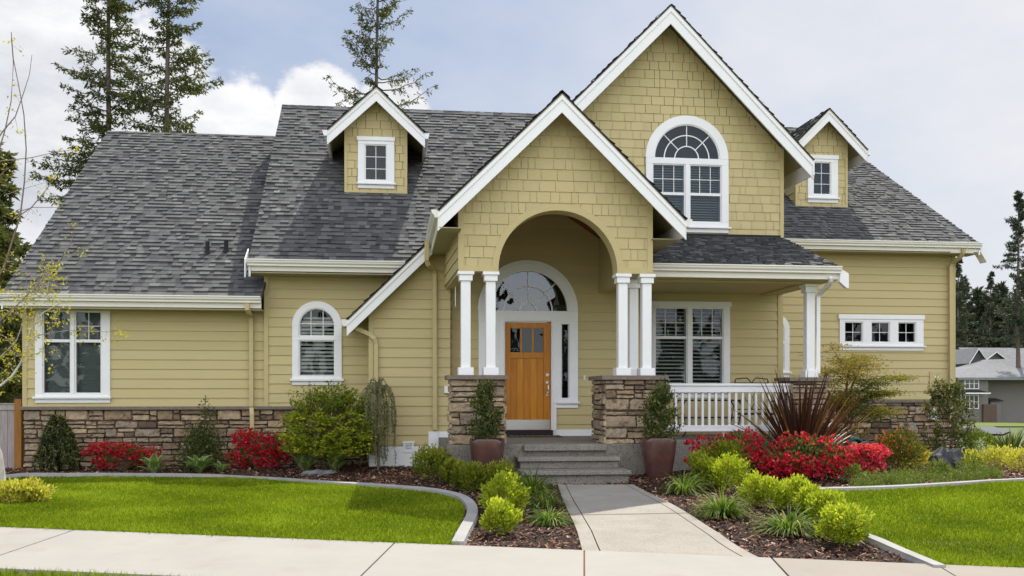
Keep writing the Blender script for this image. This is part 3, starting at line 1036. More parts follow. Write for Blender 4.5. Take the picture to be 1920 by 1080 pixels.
# ---- left wing: roof, wall, stone base
def left_wing():
    D = D_L
    e0, e1 = P(2, 553, 18.0), P(498, 556, 18.0)
    e0.z = e1.z = (e0.z + e1.z) / 2
    DR = 23.7
    r0, r1 = P(203, 248, DR), P(560, 254, DR)
    r0.z = r1.z = (r0.z + r1.z) / 2
    e1.x = PX(498, D_M) - .02
    r1.x = e1.x + .4
    mb = MB()
    roof_plane(mb, [e0, e1, r1, r0], seed=11, deck=.05)
    # the far slope
    mb2 = MB()
    b0, b1 = Vector((e0.x, 2 * DR - e0.y, e0.z)), Vector((r1.x, 2 * DR - e0.y, e0.z))
    mb2.prism([r0, r1, b1, b0], (0, 0, -.06), 1)
    mb.build('roof', RM, house)
    mb2.build('roof', RM, house)
    g = MB()
    gutter(g, e0.x - .08, e1.x, 18.0, e0.z + .01, .095)
    g.build('gutter', ['gutter'], house, bevel=.003)
    rk = MB()
    dz = Vector((0, 0, .075))
    rk.prism([e0 - dz, r0 - dz, r0 - Vector((0, 0, .26)), e0 - Vector((0, 0, .26))], (.03, 0, 0))
    rk.prism([r0 - dz, b0 - dz, b0 - Vector((0, 0, .26)), r0 - Vector((0, 0, .26))], (.03, 0, 0))
    build_each(rk, 'rake_board', ['white'], house)
    s = MB()
    s.box(e0.x, e1.x, 18.03, D, e0.z - .24, e0.z - .21)
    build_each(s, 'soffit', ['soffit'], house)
    xl, xr = PX(45, D), PX(496, D)
    zt, zb = e0.z - .20, PZ(762, 300, D)
    w = MB()
    lap(w, [(xl, zb), (xr, zb), (xr, zt), (xl, zt)], (0, D, 0), zref=zb - .02, holes=HOLES['L'])
    w.build('wall', ['siding'], house)
    c = MB()
    c.box(xl - .02, xl + .06, D - .028, D + .06, zb, zt)
    c.build('corner_board', ['siding'], house)
    # gable end on the left and a plain back
    e = MB()
    lap(e, [(-(DR + DR - 18.2), hgt(-7, 20) - .1), (-D, hgt(-7, 20) - .1), (-D, zt), (-DR, r0.z - .25), (-(2 * DR - 18.2), zt)], (xl, 0, 0), ax=Vector((0, -1, 0)), n=Vector((-1, 0, 0)), zref=zb)
    e.build('wall', ['siding'], house)
    return zb
LEDGE = left_wing()

# ---- ledge stone
def stones(mb, x0, x1, z0, z1, O, ax, n, seed, dmin=.03, dmax=.075):
    rng = random.Random(seed)
    O = Vector(O)
    def at(x, z, d):
        q = O + ax * x + n * d
        return (q.x, q.y, z)
    mb.add([at(x0, z0, .008), at(x1, z0, .008), at(x1, z1, .008), at(x0, z1, .008)], [(0, 1, 2, 3)], 1)
    def stone(a, b, c, d):
        g = .006
        a, b, c, d = a + g, b - g, c + g, d - g
        if b - a < .02 or d - c < .02:
            return
        nx, nz = max(3, int((b - a) / .07) + 2), 4
        dep = rng.uniform(dmin, dmax)
        tl, tr_ = rng.uniform(-.012, .012), rng.uniform(-.012, .012)
        vs_, fs_ = [], []
        for j in range(nz + 1):
            for i in range(nx + 1):
                fx, fz = i / nx, j / nz
                edge = i in (0, nx) or j in (0, nz)
                jx = rng.uniform(-.006, .006) if edge else rng.uniform(-.01, .01)
                jz = rng.uniform(-.006, .006) if edge else rng.uniform(-.006, .006)
                # second ring sits near the rim so the face stays broad
                if not edge:
                    fx = .04 + (fx - 1 / nx) / max(1e-6, 1 - 2 / nx) * .92 if nx > 2 else .5
                    fz = .13 + (fz - 1 / nz) / (1 - 2 / nz) * .74
                dd = 0 if edge else dep + tl * (fx - .5) + tr_ * (fz - .5) + rng.uniform(-.008, .008)
                vs_.append(at(a + (b - a) * fx + jx, c + (d - c) * fz + jz, dd + .004))
        for j in range(nz):
            for i in range(nx):
                k = j * (nx + 1) + i
                fs_.append((k, k + 1, k + nx + 2, k + nx + 1))
        mb.add(vs_, fs_, 0, rng.random())
    z = z0
    while z < z1 - .01:
        h = rng.choice((.07, .09, .12, .14, .17, .20))
        if z1 - z - h < .06:
            h = z1 - z
        x = x0
        while x < x1 - .01:
            w_ = rng.uniform(.12, .52)
            if x1 - x - w_ < .10:
                w_ = x1 - x
            if h > .12 and rng.random() < .55:
                s_ = h * rng.uniform(.35, .65)
                if rng.random() < .4 and w_ > .28:
                    q = w_ * rng.uniform(.35, .65)
                    stone(x, x + q, z, z + s_)
                    stone(x + q, x + w_, z, z + s_)
                    stone(x, x + w_, z + s_, z + h)
                else:
                    stone(x, x + w_, z, z + s_)
                    stone(x, x + w_, z + s_, z + h)
            else:
                stone(x, x + w_, z, z + h)
            x += w_
        z += h
YA = Vector((0, 1, 0))
s = MB()
xl, xr = PX(46, D_L), PX(697, D_B) + .3
stones(s, xl, xr, hgt(-4, 18) - .12, LEDGE - .055, (0, D_L - .01, 0), XA, NF, 3)
s.box(xl - .05, xr, D_L - .13, D_L + .02, LEDGE - .058, LEDGE, 2)
s.box(xl, xr, D_L - .02, D_L + .3, hgt(-4, 18) - .2, LEDGE - .06, 1)
s.build('stone_base', ['stone', 'mortar', 'ledge'], house)

# ---- main body: roof, middle wall, dormer
ENT = gable_frame(14.7, (1054, 172), (813, 394), (1280, 412))
EA, EL, ER, EPL, EPR = ENT
EP = (EPL + EPR) / 2
def zE(x):
    return EA.z - EP * abs(x - EA.x)
BIG = gable_frame(17.95, (1258, 8), (1066, 190), (1517, 300))
BA, BL_, BR_, BPL, BPR = BIG
BP = (BPL + BPR) / 2
def zB(x):
    return BA.z - BP * abs(x - BA.x)
def main_body():
    e0 = P(465, 487.5, 17.9)
    DR = 23.15
    r0 = P(530, 198, DR)
    e0.x = r0.x = (e0.x + r0.x) / 2
    xa = EA.x - (EA.z - e0.z) / EP - .05
    mb = MB()
    roof_plane(mb, [e0, Vector((xa, e0.y, e0.z)), Vector((5.0, DR, r0.z)), r0], seed=21, deck=.05)
    mb.prism([r0, Vector((5.2, DR, r0.z)), Vector((5.2, 2 * DR - 17.9, e0.z)), Vector((e0.x, 2 * DR - 17.9, e0.z))], (0, 0, -.06), 1)
    # ridge caps
    x = r0.x
    rng = random.Random(4)
    while x < 5.0:
        t_ = rng.random() * .7
        for sg in (-1, 1):
            mb.add([(x, DR, r0.z + .03), (x + .24, DR, r0.z + .022), (x + .24, DR + sg * .15, r0.z - .10), (x, DR + sg * .15, r0.z - .095)], [(0, 1, 2, 3)], 0, t_)
        x += .2
    mb.build('roof', RM, house)
    g = MB()
    gutter(g, e0.x - .02, xa + .25, 17.9, e0.z + .012, .088)
    g.build('gutter', ['gutter'], house, bevel=.003)
    rk = MB()
    hv = .30
    rk.prism([e0 - Vector((0, .02, .09)), r0 - Vector((0, 0, .075)), r0 - Vector((0, 0, hv)), e0 - Vector((0, .02, hv))], (.035, 0, 0))
    rk.prism([e0 + Vector((-.04, -.12, .0)), e0 + Vector((-.04, .3, .25)), e0 + Vector((-.04, .3, .06)), e0 + Vector((-.04, -.12, -.33))], (-.02, 0, 0))
    build_each(rk, 'rake_board', ['white'], house)
    s = MB()
    s.box(e0.x, xa + .2, 17.93, D_M, e0.z - .23, e0.z - .205)
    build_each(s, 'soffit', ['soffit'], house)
    xl, xr = PX(500, D_M), PX(700, D_B) + .6
    zt, zb = e0.z - .2, LEDGE
    w = MB()
    lap(w, [(xl, zb), (xr, zb), (xr, zt), (xl, zt)], (0, D_M, 0), zref=zb - .02 + .09, holes=HOLES['M'])
    w.build('wall', ['siding'], house)
    c = MB()
    c.box(xl - .045, xl + .035, D_M - .035, D_M + .08, zb, zt)
    c.build('corner_board', ['siding'], house)
    # the gable end of the main body above the left wing
    e = MB()
    lap(e, [(-(2 * DR - 18.4), zb), (-D_M, zb), (-D_M, zt), (-DR, r0.z - .2), (-(2 * DR - 18.4), zt)], (xl, 0, 0), ax=Vector((0, -1, 0)), n=Vector((-1, 0, 0)), zref=zb)
    e.build('wall', ['siding'], house)
    return e0, r0, DR
ME, MR, MDR = main_body()
def zMain(D):
    return ME.z + (MR.z - ME.z) * (D - 17.9) / (MDR - 17.9)

# ---- dormers
def dormer(Dw, apex, lt, rt, wl, wr, vb, win, panes, head, sill, apron, zroof, seed, back):
    Dr = Dw - .36
    A, Lp, Rp, pl, pr = gable_frame(Dr, apex, lt, rt)
    pit = (pl + pr) / 2
    hw = max(A.x - Lp.x, Rp.x - A.x)
    xl, xr = PX(wl, Dw), PX(wr, Dw)
    um = (wl + wr) / 2
    zb = PZ(vb, um, Dw)
    Z = lambda x: A.z - pit * abs(x - A.x)
    w = MB()
    xc = A.x
    poly = [(xl, zb), (xr, zb), (xr, Z(xr) - .12), (xc, A.z - .12), (xl, Z(xl) - .12)]
    k = 'X%d' % seed
    HOLES[k] = []
    # wall first as the dormer part, its pieces are sub-parts
    X_ = lambda u: PX(u, Dw)
    zz = lambda v: PZ(v, um, Dw)
    HOLES[k].append((zz(win[3]) + .05, zz(win[2]) - .05, X_(win[0]) + .05, X_(win[1]) - .05))
    lap(w, poly, (0, Dw, 0), zref=zb - .03, holes=HOLES[k], cells=seed, thick=.012, expo=.165)
    # side walls running back into the roof
    for x, n in ((xl, Vector((-1, 0, 0))), (xr, Vector((1, 0, 0)))):
        lap(w, [(Dw, zb), (back, zb), (back, Z(x) - .1), (Dw, Z(x) - .1)], (x, 0, 0), ax=Vector((0, 1, 0)), n=n, zref=zb - .03)
        w.box(x - .028, x + .028, Dw - .028, Dw + .06, zb - .02, Z(x) - .1)
    w.box(xl - .03, xr + .03, Dw - .03, Dw + .1, zb - .035, zb + .004)
    d = w.build('dormer', ['siding'], house)
    r = MB()
    yb = back + 1.3
    for sg in (-1, 1):
        xe = A.x + sg * hw
        e = [Vector((xe, Dr, Z(xe))), Vector((xe, yb, Z(xe))), Vector((A.x, yb, A.z)), Vector((A.x, Dr, A.z))]
        roof_plane(r, e, seed=seed + sg, deck=.022)
    r.build('roof', RM, d)
    b = MB()
    T = [Vector((A.x + sg * hw, 0, Z(A.x + hw))) for sg in (-1, 1)]
    for t_ in T:
        rake(b, A, t_, Dr - .02, .29)
        sg = 1 if t_.x > A.x else -1
        # eave gutters running back
        b.prism([(t_.x + sg * .0, Dr, t_.z - .02), (t_.x + sg * .09, Dr, t_.z - .02), (t_.x + sg * .06, Dr, t_.z - .13), (t_.x, Dr, t_.z - .13)], (0, back - Dr - .1, 0))
        b.prism([(t_.x - sg * .02, Dr + .02, t_.z - .26), (t_.x + sg * .0, Dr + .02, t_.z - .26), (t_.x + sg * .0, Dr + .02, t_.z), (t_.x - sg * .02, Dr + .02, t_.z)], (0, back - Dr - .2, 0))
    build_each(b, 'rake_board', ['white'], d)
    ow = window(Dw, win, panes, None, head=head, sill=sill, apron=apron, parent=d, room=.5)
    return d
dormer(19.95, (705.5, 160), (613, 243), (797, 247), 648.4, 761, 359,
       (671, 739.5, 262, 345), [(684, 725.5, 271.5, 339, 2, 3)], (669, 740.5, 257.5, 265), (669, 742, 344, 347), 354, zMain, 31, 21.6)

# ---- entry gable
def entry():
    D = D_E
    A = EA
    xl, xr = PX(862, D), PX(1220.5, D)
    zb = PZ(505, 880, D)
    cx = PX(1046.5, D)
    R = (PX(1157.5, D) - PX(935, D)) / 2
    cz = zb
    def below(x):
        return cz + math.sqrt(max(0, (R + .05) ** 2 - (x - cx) ** 2)) if abs(x - cx) < R + .05 else -99
    w = MB()
    poly = [(xl, zb), (xr, zb), (xr, zE(xr) - .16), (A.x, A.z - .16), (xl, zE(xl) - .16)]
    # cut the polygon in thirds so the arch test sees convex pieces
    lap(w, poly, (0, D, 0), zref=zb + .01, cells=77, below=below, thick=.013)
    # backing so joints read dark
    bk = [(x, z) for x, z in poly]
    n = 40
    xs = np.linspace(xl, xr, n + 1)
    for i in range(n):
        a, b = xs[i], xs[i + 1]
        top = lambda x: zE(x) - .16
        za, zb_ = max(zb, below(a)), max(zb, below(b))
        w.add([(a, D + .002, za), (b, D + .002, zb_), (b, D + .002, top(b)), (a, D + .002, top(a))], [(0, 1, 2, 3)])
    ring(w, cx, cz, R + .105, R, D - .022, D + .30, 40)
    w.box(xl - .02, cx - R - .0, D - .020, D + .05, zb - .03, zb + .055)
    w.box(cx + R, xr + .02, D - .020, D + .05, zb - .03, zb + .055)
    w.box(xl - .025, xl + .065, D - .024, D + .05, zb + .0, zE(xl) - .16)
    w.box(xr - .065, xr + .025, D - .024, D + .05, zb + .0, zE(xr) - .16)
    # inner face and soffits of the arch beam
    w.box(xl, cx - R, D + .05, D + .28, zb - .028, zb + .3)
    w.box(cx + R, xr, D + .05, D + .28, zb - .028, zb + .3)
    inn = [(a, max(zb, below(a))) for a in xs]
    w.strip([(a, D + .29, z) for a, z in inn], [(a, D + .29, zE(a) - .2) for a in xs])
    w.build('gable_wall', ['siding'], house)
    zp = P(1070, 405, 17.8).z + .66 * (P(1070, 405, 17.8).x - A.x)
    zin = zp - .66 * 1.34
    # side walls of the porch, open below
    s = MB()
    xbl = P(834.4, 541, D_B).x
    ax = (Vector((xbl, D_B, 0)) - Vector((xl, D, 0)))
    ln = ax.length
    ax.normalize()
    nl = Vector((-ax.y, ax.x, 0))
    zt = zE(xl) - .1
    lap(s, [(0, zb), (ln, zb), (ln, zt), (0, zt)], (xl, D, 0), ax=ax, n=nl, zref=zb + .02)
    s.prism([Vector((xl, D + .05, zb - .03)), Vector((xl + .22, D + .05, zb - .03)), Vector((xbl + .22, D_D, zb - .03)), Vector((xbl, D_D, zb - .03))], (0, 0, .03))
    s.prism([Vector((xl + .22, D + .05, zb)), Vector((xbl + .22, D_D, zb)), Vector((xbl + .22, D_D, zin)), Vector((xl + .22, D + .05, zin))], (-.02, 0, 0))
    s.build('wall', ['siding'], house)
    s = MB()
    lap(s, [(D + .05, zb), (D_D, zb), (D_D, zt), (D + .05, zt)], (xr, 0, 0), ax=YA, n=Vector((1, 0, 0)), zref=zb + .02)
    s.box(xr - .22, xr - .001, D + .05, D_D, zb - .03, zb)
    s.box(xr - .24, xr - .22, D + .05, D_D, zb - .03, zin)
    s.build('wall', ['siding'], house)
    # sloped board ceiling
    c = MB()
    for sg in (-1, 1):
        xe = A.x + sg * 1.42
        c.prism([(A.x, D + .3, zp), (xe, D + .3, zp - .66 * 1.42), (xe, D_D + .05, zp - .66 * 1.42), (A.x, D_D + .05, zp)], (0, 0, .03))
    c.build('porch_ceiling', ['redwood'], house)
    # roof
    r = MB()
    yb = 21.0
    zl = EL.z
    xle, xre = A.x - (A.z - EL.z) / EP, A.x + (A.z - ER.z) / EP
    low = P(650, 588, 17.4)
    xlow = low.x
    zlow = zE(xlow)
    F0 = 14.68
    roof_plane(r, [Vector((xle, F0, zE(xle))), Vector((xle, yb, zE(xle))), Vector((A.x, yb, A.z)), Vector((A.x, F0, A.z))], seed=41, deck=.022)
    roof_plane(r, [Vector((xlow, 17.38, zlow)), Vector((xlow, 18.6, zlow)), Vector((xle + .004, 20.4, zE(xle))), Vector((xle + .004, 17.38, zE(xle)))], seed=42, deck=.022)
    roof_plane(r, [Vector((xre, F0, zE(xre))), Vector((xre, yb, zE(xre))), Vector((A.x, yb, A.z)), Vector((A.x, F0, A.z))], seed=43, deck=.022)
    rng = random.Random(9)
    y = F0
    while y < yb:
        t_ = rng.random() * .6
        for sg in (-1, 1):
            r.add([(A.x, y, A.z + .028), (A.x, y + .24, A.z + .02), (A.x + sg * .13, y + .24, A.z - .10), (A.x + sg * .13, y, A.z - .09)], [(0, 1, 2, 3)], 0, t_)
        y += .2
    r.build('roof', RM, house)
    b = MB()
    rake(b, A, Vector((xle, 0, zE(xle))), F0 - .03, .305)
    rake(b, A, Vector((xre, 0, zE(xre))), F0 - .03, .305)
    rake(b, Vector((xle + .12, 0, zE(xle + .12))), Vector((xlow, 0, zlow)), 17.35, .285)
    build_each(b, 'rake_board', ['white'], house)
    # eave gutter of the porch roof on the left and on the right
    g = MB()
    for sg, x in ((-1, xle), (1, xre)):
        z = zE(x)
        pr = [(0, 0), (.118, 0), (.118, -.022), (.100, -.058), (.070, -.088), (.070, -.118), (0, -.118)]
        g.prism([(x + sg * (px - .02), F0 + .02, z + .01 + pz) for px, pz in pr], (0, (17.34 if sg < 0 else 18.3) - F0 - .02, 0))
        g.prism([(x - sg * .03, F0 + .02, z - .26), (x - sg * .005, F0 + .02, z - .26), (x - sg * .005, F0 + .02, z), (x - sg * .03, F0 + .02, z)], (0, (17.34 if sg < 0 else 18.3) - F0 - .02, 0))
    g.prism([(xlow - .10, 17.42, zlow + .0), (xlow - .0, 17.42, zlow + .0), (xlow - .0, 17.42, zlow - .12), (xlow - .07, 17.42, zlow - .12)], (0, .95, 0))
    build_each(g, 'gutter', ['gutter'], house)
    # soffit boxes under the overhangs
    sf = MB()
    sf.prism([(xle + .02, F0 + .02, zE(xle) - .27), (xl, F0 + .02, zE(xle) - .27), (xl, 17.6, zE(xle) - .27), (xle + .02, 17.6, zE(xle) - .27)], (0, 0, .015))
    sf.prism([(xr, F0 + .3, zE(xre) - .27), (xre - .02, F0 + .3, zE(xre) - .27), (xre - .02, 18.3, zE(xre) - .27), (xr, 18.3, zE(xre) - .27)], (0, 0, .015))
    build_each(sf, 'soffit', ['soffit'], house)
    # bump-out wall on the left, door wall behind the porch
    xbo = PX(695, D_B)
    zbb = PZ(837, 760, D_B)
    bw = MB()
    lap(bw, [(xbo, zbb), (xbl + .1, zbb), (xbl + .1, zE(xbl) - .1), (xbo, zE(xbo) - .1)], (0, D_B, 0), zref=zbb + .03)
    lap(bw, [(D_B, zbb), (D_M, zbb), (D_M, zE(xbo) - .1), (D_B, zE(xbo) - .1)], (xbo, 0, 0), ax=YA, n=Vector((-1, 0, 0)), zref=zbb + .03)
    bw.box(xbo - .035, xbo + .05, D_B - .035, D_B + .05, zbb, zE(xbo) - .2)
    bw.build('wall', ['siding'], house)
    dw = MB()
    fz = PZ(807, 1000, D_D)
    xdl, xdr = xbl + .02, PX(1215, D_D)
    zp2 = zp + .2
    ztop = lambda x: zp2 - .66 * abs(x - A.x)
    lap(dw, [(xdl, fz), (xdr, fz), (xdr, ztop(xr)), (xr, ztop(xr)), (A.x, zp2), (xdl, ztop(xdl))], (0, D_D, 0), zref=zbb + .03, holes=HOLES['D'])
    dw.build('wall', ['siding'], house)
    lw = MB()
    lap(lw, [(D_B, zbb), (D_D, zbb), (D_D, zt), (D_B, zt)], (xbl + .1, 0, 0), ax=YA, n=Vector((1, 0, 0)), zref=zbb + .03)
    lw.build('wall', ['siding'], house)
    # white skirt boards
    k = MB()
    gz = hgt(-.3, 17.4) - .1
    k.box(xbo - .03, PX(803, D_B), D_B - .03, D_B + .2, gz, zbb - .002)
    k.box(PX(803, D_B) + .002, PX(822, D_B), D_B - .045, D_B + .1, FLOOR - .2, PZ(809, 810, D_B))
    k.box(PX(822, D_B) + .002, xbl + .1, D_B - .03, D_B + .05, FLOOR - .1, PZ(809, 830, D_B))
    k.box(xbl + .12, PX(945, D_D), D_D - .03, D_D + .05, FLOOR - .1, fz + .015)
    k.box(PX(1035, D_D), xdr, D_D - .03, D_D + .05, FLOOR - .1, fz + .015)
    k.build('skirt_board', ['white'], house)
    v = MB()
    vz = lambda q: PZ(q, 766, D_B)
    v.box(PX(755, D_B), PX(777.5, D_B), D_B - .06, D_B + .02, vz(831), vz(827))
    v.box(PX(756, D_B), PX(760, D_B), D_B - .05, D_B + .02, vz(848), vz(831))
    v.box(PX(772, D_B), PX(776, D_B), D_B - .05, D_B + .02, vz(848), vz(831))
    v.box(PX(760, D_B), PX(772, D_B), D_B - .045, D_B + .02, vz(848), vz(844))
    for q in (832, 835, 838):
        v.prism([(PX(760, D_B), D_B - .06, vz(q + 2.2)), (PX(760, D_B), D_B - .056, vz(q + 2.2)), (PX(760, D_B), D_B - .02, vz(q)), (PX(760, D_B), D_B - .024, vz(q))], (PX(772, D_B) - PX(760, D_B), 0, 0))
    v.build('foundation_vent', ['white'], house)
    bell = MB()
    bell.box(PX(1094, D_D), PX(1097, D_D), D_D - .03, D_D, PZ(712, 1095, D_D), PZ(704, 1095, D_D))
    bell.build('doorbell', ['white'], house)
    ob = MB()
    ob.box(PX(836, D_B) - .03, PX(843, D_B), D_B - .09, D_B, PZ(737, 840, D_B), PZ(724, 840, D_B))
    ob.build('outlet_box', ['white'], house)
    ch = MB()
    q = P(854, 528, D_B - .5)
    ch.tube([q, q - Vector((0, 0, .45))], .008, 6)
    ch.tube([q + Vector((0, 0, .03)), q - Vector((0, 0, .02))], .018, 8)
    ch.build('wind_chime', ['steel'], house)
    return xl, xr, zb, xbl
EXL, EXR, EZB, XBL = entry()

# ---- big front gable
def big_gable():
    D = D_M - .04
    A = BA
    xr = PX(1466, D)
    hw = xr - A.x
    xl = A.x - hw
    zb = PZ(444, 1300, D)
    zl = P(0, 400, D).z
    w = MB()
    lap(w, [(xl, zb), (xr, zb), (xr, zB(xr) - .16), (A.x, A.z - .16), (xl, zB(xl) - .16)], (0, D, 0), zref=zb, cells=55, holes=HOLES['G'], thick=.013, expo=.172)
    w.box(xr - .045, xr + .03, D - .028, D + .05, zb, zB(xr) - .16)
    for h0, h1 in (((xl, PX(1208, D)), None), ((PX(1368, D), xr), None)):
        w.add([(h0[0], D + .003, zb), (h0[1], D + .003, zb), (h0[1], D + .003, zB(h0[1]) - .3), (h0[0], D + .003, zB(h0[0]) - .3)], [(0, 1, 2, 3)])
    w.build('gable_wall', ['siding'], house)
    sd = MB()
    lap(sd, [(D, zb - .6), (26, zb - .6), (26, zB(xr) - .1), (D, zB(xr) - .1)], (xr, 0, 0), ax=YA, n=Vector((1, 0, 0)), zref=zb)
    lap(sd, [(D, zb - .6), (23, zb - .6), (23, zB(xl) - .1), (D, zB(xl) - .1)], (xl, 0, 0), ax=YA, n=Vector((-1, 0, 0)), zref=zb)
    sd.build('wall', ['siding'], house)
    r = MB()
    F0 = 17.93
    xe = A.x + (A.z - BR_.z) / BP
    xw = A.x - (A.z - BR_.z) / BP
    roof_plane(r, [Vector((xw, F0, zB(xw))), Vector((xw, 24.5, zB(xw))), Vector((A.x, 26, A.z)), Vector((A.x, F0, A.z))], seed=51, deck=.022)
    roof_plane(r, [Vector((xe, F0, zB(xe))), Vector((xe, 24, zB(xe))), Vector((A.x, 26, A.z)), Vector((A.x, F0, A.z))], seed=52, deck=.022)
    r.build('roof', RM, house)
    b = MB()
    rake(b, A, Vector((xw, 0, zB(xw))), F0 - .03, .36)
    rake(b, A, Vector((xe, 0, zB(xe))), F0 - .03, .36)
    b.prism([(xe - .03, F0, zB(xe) - .30), (xe, F0, zB(xe) - .30), (xe, F0, zB(xe)), (xe - .03, F0, zB(xe))], (0, 4.2, 0))
    build_each(b, 'rake_board', ['white'], house)
    return xl, xr, zb
BXL, BXR, BZB = big_gable()

# ---- right wing
def right_wing():
    D = D_R
    De = 20.3
    e1 = P(1837, 457, De)
    DR = 27.5
    r1 = P(1541, 241, DR)
    e0 = Vector((BXR - .3, De, e1.z))
    r0 = Vector((6.0, DR, r1.z))
    zslope = (r1.z - e1.z) / (DR - De)
    mb = MB()
    roof_plane(mb, [e0, e1, r1, r0], seed=61, deck=.05)
    mb.prism([r0, r1, Vector((e1.x, 2 * DR - De, e1.z)), Vector((6, 2 * DR - De, e1.z))], (0, 0, -.06), 1)
    rng = random.Random(14)
    mb.build('roof', RM, house)
    g = MB()
    gutter(g, PX(1466, De), e1.x + .0, De, e1.z + .01, .085)
    g.build('gutter', ['gutter'], house, bevel=.003)
    rk = MB()
    rk.prism([e1 - Vector((0, .02, .09)), r1 - Vector((0, 0, .075)), r1 - Vector((0, 0, .26)), e1 - Vector((0, .02, .26))], (-.035, 0, 0))
    # boxed return at the foot of the rake
    rk.prism([e1 + Vector((.0, -.02, -.03)), e1 + Vector((.16, -.02, -.15)), e1 + Vector((.16, -.02, -.42)), e1 + Vector((-.02, -.02, -.14))], (0, .25, 0))
    build_each(rk, 'rake_board', ['white'], house)
    s = MB()
    s.box(BXR, e1.x, De + .03, D, e1.z - .225, e1.z - .205)
    build_each(s, 'soffit', ['soffit'], house)
    xl, xr = BXR + .02, PX(1788, D)
    zt, zb = e1.z - .2, PZ(750, 1680, D)
    w = MB()
    lap(w, [(xl, zb), (xr, zb), (xr, zt), (xl, zt)], (0, D, 0), zref=zb + .02, holes=HOLES['R'])
    w.build('wall', ['siding'], house)
    c = MB()
    c.box(xr - .07, xr + .03, D - .03, D + .06, zb, zt)
    # flush access panel
    a, b = PX(1742, D), PX(1776, D)
    za, zb_ = PZ(735, 1760, D), PZ(697, 1760, D)
    c.box(a, b, D - .035, D - .01, za, zb_)
    c.build('corner_board', ['siding'], house)
    lp = MB()
    lp.box(PX(1751, D), PX(1758, D), D - .040, D - .034, PZ(708, 1755, D), PZ(705, 1755, D))
    lp.build('panel_plate', ['white'], house)
    e = MB()
    lap(e, [(D, zb - 1.6), (2 * DR - D, zb - 1.6), (2 * DR - D, zt), (DR, r1.z - .3), (D, zt)], (xr, 0, 0), ax=YA, n=Vector((1, 0, 0)), zref=zb)
    e.build('wall', ['siding'], house)
    s = MB()
    zg = hgt(10, 20) - .3
    stones(s, xl, xr + .02, zg, zb - .055, (0, D - .01, 0), XA, NF, 17)
    stones(s, D - .06, D + 3.0, zg, zb - .055, (xr + .01, 0, 0), YA, Vector((1, 0, 0)), 18)
    s.box(xl, xr + .10, D - .12, D + .02, zb - .058, zb, 2)
    s.box(xl, xr, D - .02, D + .3, zg, zb - .06, 1)
    s.build('stone_base', ['stone', 'mortar', 'ledge'], house)
    m = MB()
    q = lambda v: PZ(v, 1700, D)
    m.box(PX(1693, D), PX(1707, D), D - .24, D - .06, q(806), q(795), 0)
    m.prism([(PX(1693, D) - .01, D - .25, q(795)), (PX(1707, D) + .01, D - .25, q(795)), (PX(1705, D), D - .2, q(792)), (PX(1695, D), D - .2, q(792))], (0, .15, 0))
    m.box(PX(1698, D), PX(1702, D), D - .15, D - .1, q(812), q(806))
    m.build('junction_box', ['grey_box'], house)
    m = MB()
    m.box(PX(1736, D), PX(1747, D), D - .20, D - .06, q(786), q(766), 0)
    m.tube([(PX(1741.5, D), D - .2, q(775)), (PX(1741.5, D), D - .27, q(775))], .055, 16, 1)
    m.build('electric_meter', ['white', 'grey_box'], house)
    return zslope, e1.z, De
RS, REZ, RDE = right_wing()
def zRight(D):
    return REZ + RS * (D - RDE)
DW2 = 22.06
dormer(DW2, (1556, 202), (1483, 277), (1628, 279), 1493, 1586.5, 386,
       (1513.5, 1570, 296, 372), [(1523.5, 1557, 304.5, 365.5, 2, 3)], (1511, 1571, 291.5, 299), (1512, 1572, 371, 374), 380.5, zRight, 71, 24.6)

